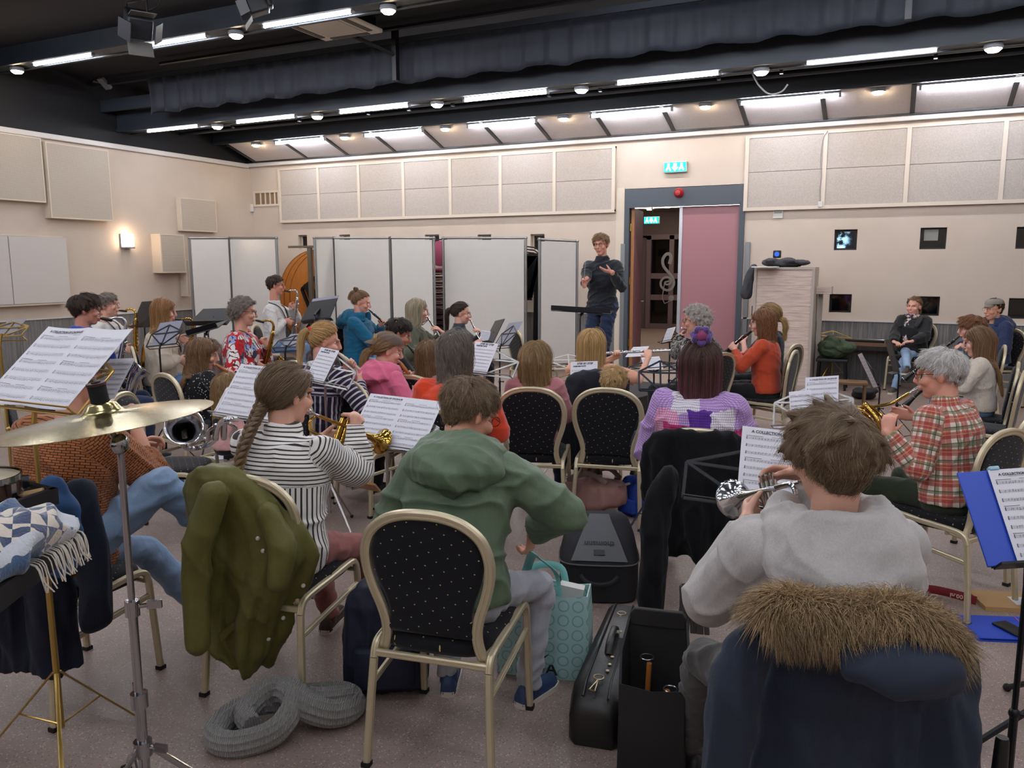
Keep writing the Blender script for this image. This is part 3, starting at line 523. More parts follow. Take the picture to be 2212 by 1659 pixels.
# ---------------------------------------------------------------- people
SKINS = {}
def skin_mat(base):
    def fn(t):
        a = t.n('Attribute', attribute_name='tint'); s = t.sep(a.outputs['Vector']); c = srgb(base)
        k = t.mix(t.noise(t.co(), 14., 3), tuple(x*.93 for x in c), tuple(min(1, x*1.06) for x in c))
        k = t.mix(s[0], k, (c[0]*.75, c[1]*.5, c[2]*.5)); k = t.mix(s[1], k, srgb('4b3526')); k = t.mix(s[2], k, (c[0]*1., c[1]*.8, c[2]*.76)); t.col(k)
        t.bump(t.noise(t.co(), 300., 2), .06, .001)
    m = mat('skin_'+base, base, .5, spec=.35, fn=fn); m.node_tree.nodes['Principled BSDF'].inputs['Subsurface Weight'].default_value = .0; return m
EYEW = mat('eye_white', 'e8e4df', .2); EYEI = mat('eye_dark', '2a1d15', .2)
def cloth(name, c1, kind='plain', c2=None, c3=None, sc=1., rough=.85, bumps=(45, .25), sheen=.2):
    def fn(t):
        f = t.attr('fuv'); s = t.sep(f); c = t.co(); nz = t.noise(c, 26., 4)
        if kind == 'plain': k = t.mix(nz, tuple(x*.86 for x in srgb(c1)), tuple(min(1, x*1.12) for x in srgb(c1))); h = t.noise(c, 320., 3)
        elif kind == 'melange': k = t.mix(t.noise(t.mp(c, (1, 1, .4)), 240., 4, .7), srgb(c1), srgb(c2)); h = t.noise(c, 320., 3)
        elif kind == 'denim': k = t.mix(t.m('MULTIPLY_ADD', t.noise(c, 6., 4), .8, t.m('MULTIPLY', t.noise(c, 220., 3), .25)), srgb(c1), srgb(c2)); h = t.noise(c, 400., 2)
        elif kind == 'stripes': # sc = period; lines round the limbs, upright below the yoke where z of fuv is 1
            v = t.m('ADD', t.m('MULTIPLY', s[1], t.m('SUBTRACT', 1., s[2])), t.m('MULTIPLY', s[0], s[2]))
            w = t.m('LESS_THAN', t.m('FRACT', t.m('DIVIDE', v, sc)), .33); k = t.mix(w, srgb(c1), srgb(c2)); h = nz
        elif kind == 'check':
            def band(x, p, a, o): return t.m('LESS_THAN', t.m('FRACT', t.m('ADD', t.m('DIVIDE', x, p), o)), a)
            k = t.mix(0., srgb(c1), srgb(c1))
            for x in (s[0], s[1]):
                k = t.mix(t.m('MULTIPLY', band(x, .075, .42, 0.), .74), k, srgb(c2)); k = t.mix(t.m('MULTIPLY', band(x, .075, .18, .47), .65), k, srgb(c3)); k = t.mix(t.m('MULTIPLY', band(x, .075, .05, .32), .8), k, srgb('2b2a38')); k = t.mix(t.m('MULTIPLY', band(x, .075, .05, .78), .6), k, srgb('c9b25a'))
            h = nz
        elif kind == 'knit':
            b = t.n('TexBrick', {'Vector': t.mp(f, (1, 1, 1)), 'Color1': c1, 'Color2': c3 or c1, 'Mortar': c2, 'Scale': sc, 'Mortar Size': .03, 'Mortar Smooth': .4, 'Brick Width': .5, 'Row Height': .2}); k = b.outputs[0]; h = t.m('SUBTRACT', 1., b.outputs['Fac'])
        elif kind == 'leopard':
            v = t.vor(c, 42.); k = t.ramp(t.m('ADD', v, t.m('MULTIPLY', t.noise(c, 60., 2), .3)), [(0, c2), (.3, c2), (.36, c1), (.62, c1), (.66, c2), (.8, c2)], 'CONSTANT'); h = nz
        elif kind == 'floral':
            v = t.vor(c, 13.); r = t.sep(t.vor(c, 13., 'Color')); sp = t.n('TexWave', {'Vector': c, 'Scale': 12., 'Distortion': 14., 'Detail': 2.}).outputs[1]
            fl = t.m('LESS_THAN', t.m('ADD', v, t.m('MULTIPLY', t.noise(c, 26., 2), .45)), .8); pc = t.ramp(r[0], [(0, 'e9e4df'), (.35, '8fa0cc'), (.55, '2a2f52'), (.7, 'f0ebe6'), (.9, 'c01f26')], 'CONSTANT')
            k = t.mix(fl, srgb(c1), pc); k = t.mix(t.m('MULTIPLY', t.m('GREATER_THAN', sp, .8), fl), k, srgb('5a2330')); k = t.mix(t.m('LESS_THAN', v, .1), k, srgb('d4b94a')); h = nz
        elif kind == 'dots':
            v = t.vor(c, sc); k = t.mix(t.m('LESS_THAN', v, .22), srgb(c1), srgb(c2)); h = nz
        elif kind == 'crochet':
            x, z = s[0], s[1]; P = lambda a, b, lo, hi: None
            o = t.sep(c); X, Z = t.m('ADD', o[0], t.m('MULTIPLY', t.noise(c, 14., 2), .05)), t.m('ADD', o[2], t.m('MULTIPLY', t.noise(c, 17., 2), .05))
            def inside(v, a, b): return t.m('MULTIPLY', t.m('GREATER_THAN', v, a), t.m('LESS_THAN', v, b))
            k = t.mix(t.noise(c, 4., 2), srgb('b78fd0'), srgb('cfaee2'))
            for (xa, xb, za, zb, cc_) in ((-.1, .03, .98, 1.2, 'efe9f0'), (-.18, -.07, .88, .995, 'f2a9c8'), (-.145, -.01, .78, .93, 'e0307c'), (-.02, .09, .86, 1.0, '5c2f9a'), (.0, .11, .76, .875, 'a27cc8'), (.085, .2, .8, 1.0, 'efe9f0'), (.17, .3, .82, .9, 'e0307c'), (.1, .16, .6, .8, 'f2a9c8')):
                k = t.mix(t.m('MULTIPLY', inside(X, xa, xb), inside(Z, za, zb)), k, srgb(cc_))
            rows = t.n('TexWave', {'Vector': f, 'Scale': 26., 'Distortion': 1.2, 'Detail': 1.}, bands_direction='Y').outputs[1]; cols = t.n('TexWave', {'Vector': f, 'Scale': 40., 'Distortion': 1.5, 'Detail': 1.}, bands_direction='X').outputs[1]; h = t.m('MULTIPLY', rows, cols)
            k = t.mix(t.m('MULTIPLY', t.m('LESS_THAN', h, .12), .55), k, srgb('4a2a55'))
        t.col(k); n2 = t.noise(t.mp(c, (1, 1, .6)), bumps[0]*.35, 3, .5); hh = t.m('MULTIPLY_ADD', h, .12 if kind not in ('knit', 'crochet') else .5, n2); t.bump(hh, bumps[1]*2, .012 if kind not in ('knit', 'crochet') else .008)
    return mat(name, c1, rough, fn=fn, spec=.25, sheen=sheen)
def hair_mats(name, root, tip=None, dark=.62, tipat=.6):
    tip = tip or root
    def fn(t):
        h = t.n('HairInfo'); k = t.mix(t.m('MULTIPLY', h.outputs['Random'], .8), tuple(x*.55 for x in srgb(root)), tuple(min(1, x*1.75) for x in srgb(root)))
        if tip != root: k = t.mix(t.ramp(h.outputs['Intercept'], [(tipat-.25, 0.), (min(1, tipat+.2), 1.)]), k, srgb(tip))
        t.col(k)
    def fb(t):
        a = t.sep(t.attr('fuv')); k = t.mix(t.noise(t.mp(t.co(), (70, 70, 8)), 1., 4, .6), tuple(x*dark*.6 for x in srgb(root)), tuple(x*dark*1.3 for x in srgb(root)))  # mass coloured darker than the strands: painted shade in the gaps, for depth
        if tip != root: k = t.mix(a[0], k, tuple(x*dark for x in srgb(tip)))
        t.col(k); t.bump(t.noise(t.mp(t.co(), (90, 90, 9)), 1., 3), .5, .004)
    return mat('hair_'+name, root, .42, spec=.5, fn=fn), mat('hair_mass_'+name, root, .6, spec=.25, fn=fb)
def seg_uv(V, segs):
    """Cloth coordinates: metres round and along the nearest limb segment; z = its flag."""
    best = np.full(len(V), 1e9); out = np.zeros((len(V), 3))
    for A_, B_, r, off, flag in segs:
        d = B_-A_; L = np.linalg.norm(d); y = d/L; x = nrm(np.cross(y, (0, 1, 0) if abs(y[1]) < .9 else (1, 0, 0))); z = np.cross(x, y)
        q = V-A_; s = q @ y; sc = np.clip(s, 0, L); rad_ = np.linalg.norm(q-sc[:, None]*y, axis=1)/r
        k = rad_ < best; best[k] = rad_[k]; ang = np.arctan2(q[k] @ z, q[k] @ x); out[k] = np.stack([ang*r, s[k]+off, np.full(k.sum(), flag)], 1)
    return out
def hand(mb, W, F, N, right, s=1., curl=35., spread=6., thumb=None):
    F = nrm(F); N = nrm(np.asarray(N, float)-F*np.dot(N, F)); S = np.cross(F, N)*(1 if right else -1)
    def P(f, a, n): return W+(F*f+S*a+N*n)*s
    mb.tube([P(-.02, 0, 0), P(.015, 0, 0), P(.045, 0, -.002), P(.08, 0, -.003), P(.095, 0, -.002)], np.array([(.021, .026), (.018, .031), (.015, .039), (.0135, .04), (.009, .037)])[:, ::-1]*s, 12, up=S)
    for i, (b, L) in enumerate(((.0285, .07), (.0095, .079), (-.0095, .073), (-.0275, .056))):
        p = P(.086-.004*abs(i-1.2), b, 0); d = nrm(F+S*(b*spread)); pts = [p]; a = 0
        for k, f in enumerate((.46, .3, .24)):
            a += rad(curl*(.75, 1.1, .8)[k]*(1+.12*(i-1))); q = d*cos(a)+N*sin(a); p = p+q*L*f*s; pts.append(p)
        mb.caps(pts, np.array([.0092, .0085, .0077, .0066])*s, 8)
    t = np.array(thumb if thumb is not None else (.62, .6, .45), float); p0 = P(.02, .027, .006); d = nrm(F*t[0]+S*t[1]+N*t[2]); d2 = nrm(d*.75+F*.35+N*.25-S*.12)
    mb.caps([P(.005, .015, .003), p0, p0+d*.042*s, p0+d*.042*s+d2*.03*s], np.array([.014, .0135, .0105, .008])*s, 8)
def ik(S, T, a, b, pole):
    d = T-S; L = np.linalg.norm(d); L2 = min(L, (a+b)*.995); d = d/L; x = (a*a-b*b+L2*L2)/(2*L2); h = math.sqrt(max(0, a*a-x*x)); p = nrm(pole-d*np.dot(pole, d)); return S+d*x+p*h, S+d*L2
VERB = 0
GRIPS = {  # instrument: mouth-frame direction and hand grips (position, finger direction, palm normal) in instrument axes (Y away from the mouth, Z up)
 'recorder': dict(L=(A(-.012, .12, -.005), A(.55, .1, .75), A(.75, 0, -.6)), R=(A(.012, .23, -.005), A(-.55, .1, .75), A(-.75, 0, -.6)), r=.011),
 'clarinet': dict(L=(A(-.015, .22, -.005), A(.6, .15, .75), A(.75, 0, -.6)), R=(A(.015, .43, -.005), A(-.6, .15, .75), A(-.75, 0, -.6)), r=.014),
 'flute': dict(L=(A(-.012, .2, -.01), A(.75, -.25, .6), A(.6, 0, -.8)), R=(A(.012, .42, -.01), A(-.75, .1, .6), A(-.6, 0, -.8)), r=.01),
 'sax': dict(L=(A(-.035, .13, -.2), A(.5, .75, -.25), A(.85, -.4, 0)), R=(A(.035, .14, -.4), A(-.35, .8, -.3), A(-.85, -.4, 0)), r=.02),
 'trumpet': dict(L=(A(-.03, .23, -.05), A(.4, .6, .3), A(.9, -.2, 0)), R=(A(.035, .22, .03), A(-.6, .6, .2), A(-.45, -.1, -.85)), r=.012),
}
def person(label, uvt, heading, s=None, hs=1., lean=6., side=0., twist=0., look=(0, 0, 0), inst=None, idir=(0, 0, 0), arms=None, top=None, inf=.014, pants=None, skin='dfae95', hair=None, shoes='1a1a1c', seatz=.47,
           stand=0., feet=None, kneex=.13, pole=None, vox=.007, sleeve=.96, hem=-.03, hood=False, collar=False, skirt=None, legs=True, fat=1., glasses=None, chairlab=None, name='person', wr=.004, wscale=1., base=0., necky=.0, shoeh=.04, legpole=(.15, .3, 1), wtop=None, seatback=.0, bare=0.):
    H = at(*uvt) if len(uvt) == 3 else np.array(uvt[1:], float)
    z0 = seatz if not stand else base; la = rad(lean); sd = rad(side)
    pel = .09 if not stand else .93
    def shape(k):
        hip = A(0, 0, z0+pel*k); n = 12; P = [hip]; 
        for i in range(n): th = la*min(1, (i+1)/6); P.append(P[-1]+k*.5/n*A(sin(sd)*min(1, (i+1)/8), sin(th), cos(th)))
        P = np.array(P); neck = P[-1]; hd = neck+k*A(sin(sd)*.16, sin(la*.55)*.2+.03+necky, cos(la*.55)*.19); return P, hd
    if s is None:
        s = .9
        for _ in range(20): s *= (H[2]-z0)/max(.2, shape(s)[1][2]-z0)
        if s < .4 or s > 1.3: print('SCALE', label, round(s, 2))
    P, hd = shape(s); hd[2] = H[2]; k = s
    Rw = rotz(heading); root = H-Rw @ hd; root[2] = 0
    if VERB: print('%-60s s=%.2f xy=%.2f,%.2f z=%.2f' % (label[:60], s, root[0], root[1], H[2]))
    t = thing(name, label, 'person', tuple(root), heading); M = np.eye(4); M[:3, :3] = Rw; M[:3, 3] = root
    Rt = rotz(rad(twist)) @ roty(sd) @ rotx(-la)
    def C(a): i = np.clip(a/.5*12, 0, 12); return np.array([np.interp(i, range(13), P[:, j]) for j in range(3)])
    sw = (.178 if fat >= 1 else .165)*k*(1+.25*(fat-1)); shl = {q: C(.45)+Rt @ A(q*sw, -.005*k, .005) for q in (-1, 1)}
    Rh = rotz(rad(look[0])) @ rotx(rad(-look[1])) @ roty(rad(look[2])); mouth = hd+Rh @ A(0, .1, -.066)*hs
    f = hs
    # --- instrument frame
    grips = {}; MI = None
    if inst and inst in GRIPS:
        yaw, down, roll = [rad(q) for q in idir]; Ri = rotz(yaw) @ rotx(-down) @ roty(roll); off = A(0, .004, 0) if inst != 'flute' else A(0, .012, -.006)
        MI = np.eye(4); MI[:3, :3] = Ri; MI[:3, 3] = mouth+off
        for q, kk in ((-1, 'L'), (1, 'R')):
            p, F, N = GRIPS[inst][kk]; F, N = nrm(Ri @ F), nrm(Ri @ N); N = nrm(N-F*np.dot(F, N)); grips[q] = (MI[:3, 3]+Ri @ p-F*.088*k-N*(.014+GRIPS[inst]['r']), F, N, 42)
    arms = arms or {}
    for q, kk in ((-1, 'L'), (1, 'R')):
        if kk in arms:
            w, F, N, cu = arms[kk]; w = Rw.T @ (at(*w[1:])-root) if w[0] is None else w; grips[q] = (np.asarray(w, float), np.asarray(F, float), np.asarray(N, float), cu)
        elif q not in grips: grips[q] = (C(.02)+A(q*.12, .27, .075)*k, A(-q*.25, .9, -.15), A(0, -.1, -1), 25)
    ua, fa = .29*k, .255*k; arm = {}
    for q in (-1, 1):
        pl = A(*(pole or {}).get('L' if q < 0 else 'R', (q*.75, -.25, -.8))); e, w = ik(shl[q], grips[q][0], ua, fa, pl); arm[q] = (shl[q], e, w)
    leg = {}; ft = feet or {}
    for q in (-1, 1):
        h = C(0)+A(q*.088*k, .0, -.01); kk = 'L' if q < 0 else 'R'
        if stand: an = A(q*.1, .0, .085+base); an = ft.get(kk, an); kn, an = ik(h, np.asarray(an, float), .45*k, .43*k, A(0, 1, 0))
        else:
            an = np.asarray(ft.get(kk, (q*kneex, .40*k+.02, max(.085, z0+.06-.42*k))), float); kn, an = ik(h, an, .43*k, .42*k, A(q*legpole[0], *legpole[1:]))
        leg[q] = (h, kn, an)
    smat = skin_mat(skin); e = 1.
    # --- body: one surface
    B = MB()
    def torso(mb, infl, a0, a1, neck=True, n=20):
        secs = [(-.1, .13, .10), (-.06, .165, .125), (0, .175, .128), (.08, .162, .118), (.16, .150, .108), (.26, .158, .112), (.36, .17, .118), (.42, .174, .112), (.465, .158, .096), (.49, .122, .08), (.52, .07, .064)]
        aa = np.arange(n)*2*pi/n; R = []
        for a in sorted({a0, a1, *[x[0] for x in secs if a0 < x[0] < a1]}):
            w = np.interp(a, [x[0] for x in secs], [x[1] for x in secs]); dp = np.interp(a, [x[0] for x in secs], [x[2] for x in secs]); ff = fat if a < .4 else 1+(fat-1)*.4; g = infl if a < .49 else infl*.5
            c = C(a) if a >= 0 else P[0]+A(0, 0, a*k); ry = np.clip(a/.2, 0, 1); Rr = rotz(rad(twist*ry)) @ rotx(-la*ry)
            if a > .5: c = C(.5)+Rr @ A(0, 0, (a-.5)*k)
            R.append([c+Rr @ A(cos(u)*(w*k*ff+g), sin(u)*(dp*k*ff+g)*(1.12 if sin(u) > 0 and .2 < a < .42 else 1), 0) for u in aa])
        mb.rings(R)
    torso(B, -.012, -.085, .50)
    nb = C(.47); nt = hd+Rh @ A(0, -.022, -.07)*f; B.caps([nb, (nb+nt)/2+A(0, .0, 0), nt], [.062*k, .055*f, .054*f], 12)
    for q in (-1, 1):
        a, b, c = arm[q]; B.caps([C(.44)+Rt @ A(q*.1*k, 0, 0), a, b, c], np.array([.05, .044, .034 if sleeve > .6 else .04, .0265])*k, 10)
        W, F, N, cu = grips[q]; hand(B, c, F, N, q > 0, max(.8, min(1, k+.05))*.98, cu)
        a, b, c = leg[q]
        if legs: B.caps([a, b, c], np.array([.066, .047, .036])*k, 10)
    hx = lambda *v: hd+Rh @ A(*v)*f
    B.ball(hx(0, -.014, .03), A(.0755, .096, .088)*f, 20, 14, Rh); B.ball(hx(0, .022, -.045), A(.06, .066, .078)*f, 18, 12, Rh); B.ball(hx(0, .052, -.096), A(.033, .034, .027)*f, 12, 8, Rh)
    B.tube([hx(0, .09, .022), hx(0, .102, -.004), hx(0, .113, -.03), hx(0, .098, -.042)], np.array([.008, .0105, .0145, .009])*f, 8); B.ball(hx(0, .095, -.066), A(.024, .011, .012)*f, 10, 7, Rh)
    for q in (-1, 1):
        B.ball(hx(q*.032, .082, .026), A(.026, .014, .009)*f, 10, 7, Rh); B.ball(hx(q*.042, .062, -.03), A(.026, .026, .024)*f, 10, 7, Rh)
        B.ball(hx(q*.078, -.012, -.008), A(.010, .02, .033)*f, 10, 8, Rh @ rotz(q*.35)); B.ball(hx(q*.082, -.017, .004), A(.008, .017, .02)*f, 8, 6, Rh @ rotz(q*.5))
    def post(me, V, N):
        L = (V-hd) @ Rh/f; T = np.zeros((len(V), 3)); hm = (L[:, 2] > -.14) & (L[:, 1] > .02)
        for q in (-1, 1):
            g = np.exp(-(((L[:, 0]-q*.032)/.016)**2+((L[:, 2]-.006)/.011)**2))*hm*(L[:, 1] > .05); V = V-(Rh @ A(0, 1, 0))*(g*.009*f)[:, None]
            T[:, 1] = np.maximum(T[:, 1], (np.exp(-(((L[:, 0]-q*.034)/.02)**4+((L[:, 2]-.026-.1*np.abs(L[:, 0]))/.0045)**2))*hm*.75))
            T[:, 2] += np.exp(-(((L[:, 0]-q*.045)/.02)**2+((L[:, 2]+.035)/.02)**2))*hm*.6
            T[:, 2] += np.exp(-(((L[:, 0]-q*.08)/.012)**2+((L[:, 2]+.005)/.03)**2))*.8*(np.abs(L[:, 1]) < .06)
        m_ = np.exp(-((L[:, 0]/.023)**4+((L[:, 2]+.066)/.0095)**2))*hm*(L[:, 1] > .07); T[:, 0] = m_*.8; V = V-(Rh @ A(0, 1, 0))*(np.exp(-((L[:, 0]/.024)**4+((L[:, 2]+.066)/.0028)**2))*hm*.004)[:, None]
        fattr(me, 'tint', np.clip(T, 0, 1)); return V
    fused('body', B, smat, t, vox*.85, 3, post)
    for q in (-1, 1):
        m = MB(); m.ball(hx(q*.032, .0575, .006), .0118*f, 12, 9, Rh); m.mi = 1; m.ball(hx(q*.032, .0655, .006), A(.0064, .0046, .0064)*f, 10, 7, Rh); m.build('eye', [EYEW, EYEI], t)
    # --- clothes
    segs = []
    def folds(V, N, amp, seed, j, lim_=.006):
        w = np.clip(1-np.abs(wob(V*A(1, 1, 1.5), 15*wscale, seed, 4)), 0, 1)**2.5; w2 = wob(V*A(1, 1, 1.6), 7*wscale, seed+1, 3); d = amp*(w-.3)*1.8+amp*.7*w2
        for p, r_ in j:
            q = V-p; dd = np.linalg.norm(q, axis=1); rr = np.abs(np.sin(dd/.028+1.6*wob(V, 9, seed+3, 3)))**.7-.6; d -= amp*1.3*rr*np.exp(-(dd/(1.25*r_))**2)
        return V+N*np.maximum(d, -lim_)[:, None]
    if top:
        T = MB(); torso(T, inf, hem, .505)
        for q in (-1, 1):
            a, b, c = arm[q]; i2 = inf*.8; w = b+(c-b)*(sleeve*2-1) if sleeve > .5 else a+(b-a)*sleeve*2
            T.caps([C(.43)+Rt @ A(q*.1*k, 0, 0), a], np.array([.065, .054])*k+i2, 12)
            if sleeve > .5: T.caps([a, b], np.array([.054, .044])*k+i2, 12); mid = (b+w)/2; T.tube([b, mid, w], np.array([.044, .037, .029])*k+i2*np.array([1, 1, .7]), 12); segs += [(a, b, .06*k, .5, 0.), (b, c, .05*k, .5+ua, 0.)]
            else: T.tube([a, w], np.array([.053, .05])*k+i2*1.3, 12); segs.append((a, b, .06*k, .5, 0.))
        if collar: T.tube([C(.485), C(.5)+nrm(nt-nb)*.065*k], np.array([.082, .066])*k+inf*.3, 14)
        if hood:
            hz = hood if not isinstance(hood, bool) else 1.; c0 = C(.475); R_h = []
            for u in np.linspace(2.3, -2.3, 25):
                g = cos(u*.68)**2; zb = (.01+.115*g*g)*hz; o = A(sin(u), -cos(u)*.95, 0)*k; th = .5+.5*g
                R_h.append([c0+Rt @ (o*(r_-.0)+A(0, .012*k, z_*k)) for r_, z_ in ((.072, .0), (.078, .06), (.098, .095+.015*g), (.125+.025*g, .105+.02*g), (.145+.075*g, .075), (.15+.125*g, .01), (.145+.145*g, -zb*.5), (.135+.12*g, -zb*.95), (.115+.06*g, -zb-.004), (.085, -.02))])
            HB_ = MB(); HB_.rings(R_h); fused('hood', HB_, top, t, vox*.85, 2, lambda me, V, N: (fattr(me, 'fuv', V*0), V+N*(.013*k*(1-2*np.abs(wob(V*A(1, 1, 1.7), 15, 8, 3)))+.003*wob(V, 60, 4, 3))[:, None])[1])
        if wtop: wtop(T, C, Rt, k, arm)
        segs += [(P[0]-A(0, 0, .1*k), C(.3), .15*k, 0., 1.), (C(.3), C(.5), .15*k, .4*k, 0.)]
        J = [(arm[q][1], .09*k) for q in (-1, 1)]+[(C(.43)+Rt @ A(q*.15*k, .04*k, -.04*k), .07*k) for q in (-1, 1)]+[(C(.05), .12*k)]
        sd_ = abs(hash(label)) % 1000 if 0 else len(label)*7+int(uvt[0])
        fused('top', T, top, t, vox*1.1, 6, lambda me, V, N, segs=list(segs): (fattr(me, 'fuv', seg_uv(V, segs)), folds(V, N, wr, sd_, J, inf*.5))[1])
    if pants:
        T = MB(); torso(T, inf*.35+.004, -.095, .06); sg = []
        for q in (-1, 1):
            a, b, c = leg[q]; pr = [.088, .066, .047]; e_ = c+(c-b)*(-bare)
            T.caps([a, b], np.array(pr[:2])*k, 12); T.tube([b, b+(e_-b)*.5, e_, e_+nrm(e_-b)*.02], np.array([.066, .058, .05, .05])*k, 12); sg += [(a, b, .08*k, 0., 1.), (b, c, .06*k, .45, 1.)]
        if skirt: skirt(T, C, leg, k)
        J = [(leg[q][1], .1*k) for q in (-1, 1)]+[(leg[q][0]+A(0, .06, 0), .09*k) for q in (-1, 1)]+[(leg[q][2], .07*k) for q in (-1, 1)]
        fused('trousers', T, pants, t, vox*1.2, 5, lambda me, V, N: (fattr(me, 'fuv', seg_uv(V, sg)), folds(V, N, wr*.8, 5, J))[1])
    if legs:
        for q in (-1, 1):
            h_, kn, an = leg[q]; fz = max(0, an[2]-.085); yaw_ = math.atan2(-(kn-h_)[0], (kn-h_)[1]+.0001)*.6-q*.12 if not stand else -q*.2; Rf = rotz(yaw_); Lf = .26*max(k, .72)
            def fp(x, y, z): return A(an[0], an[1], fz)+Rf @ A(x, y, z)
            m = MB(); R = []
            for y, w, hgt in ((-.27, .02, .03), (-.25, .032, .062), (-.12, .036, .085), (.08, .038, .08), (.3, .042, .06), (.52, .044, .048), (.66, .034, .04), (.73, .012, .026)):
                R.append([fp(cos(u)*w*Lf/.26, y*Lf, .014+max(0, sin(u))*hgt) if sin(u) >= 0 else fp(cos(u)*w*Lf/.26, y*Lf, .012) for u in np.arange(14)*2*pi/14])
            m.rings(R); m.tube([fp(0, -.05*Lf, .04), an+A(0, 0, .02)], [.04*max(k, .75), .042*k], 12); so = m.build('shoe', mat('shoe_'+shoes, shoes, .5), t, smooth=60)
            m = MB(); m.rings([[fp(cos(u)*w*1.06*Lf/.26, y*Lf, z) for y, w, u in [(yy, ww, uu) for yy, ww, uu in ol]] for z, ol in ((.0, OUTL), (.022, OUTL))]); m.build('sole', mat('sole_'+('w' if shoeh > .035 else 'b'), 'cfc7ba' if shoeh > .035 else '15151a', .6), so)
    if glasses:
        m = MB()
        for q in (-1, 1):
            m.tube([hx(q*.033+.0225*cos(u), .099+.004*abs(cos(u)), .004+.018*sin(u)) for u in np.arange(16)*pi/8], .0016*f, 6, close=True); m.tube([hx(q*.055, .098, .008), hx(q*.076, .06, .01), hx(q*.083, -.01, .008)], .0016*f, 6)
        m.tube([hx(-.011, .102, .008), hx(0, .106, .011), hx(.011, .102, .008)], .0016*f, 6); g = m.build('glasses', mat('glasses_'+glasses, glasses, .3, .3), t)
    info = dict(t=t, M=M, hd=hd, Rh=Rh, f=f, C=C, Rt=Rt, k=k, MI=None if MI is None else M @ MI, arm=arm, leg=leg, depth=(CR @ (H-O0))[2], mouth=mouth, grips=grips)
    if hair: add_hair(info, **hair)
    if chairlab: info['chair'] = chair(root[0]-(Rw @ A(0, seatback-.02, 0))[0], root[1]-(Rw @ A(0, seatback-.02, 0))[1], heading, chairlab)
    return info
OUTL = [(y, w, 0 if x > 0 else pi) for x in (1, -1) for y, w in ([(-.26, .026), (-.1, .036), (.1, .038), (.35, .043), (.55, .045), (.7, .033)][::x])]
OUTL = [(-.29, .001, 0)]+OUTL[:6]+[(.76, .001, 0)]+OUTL[6:]
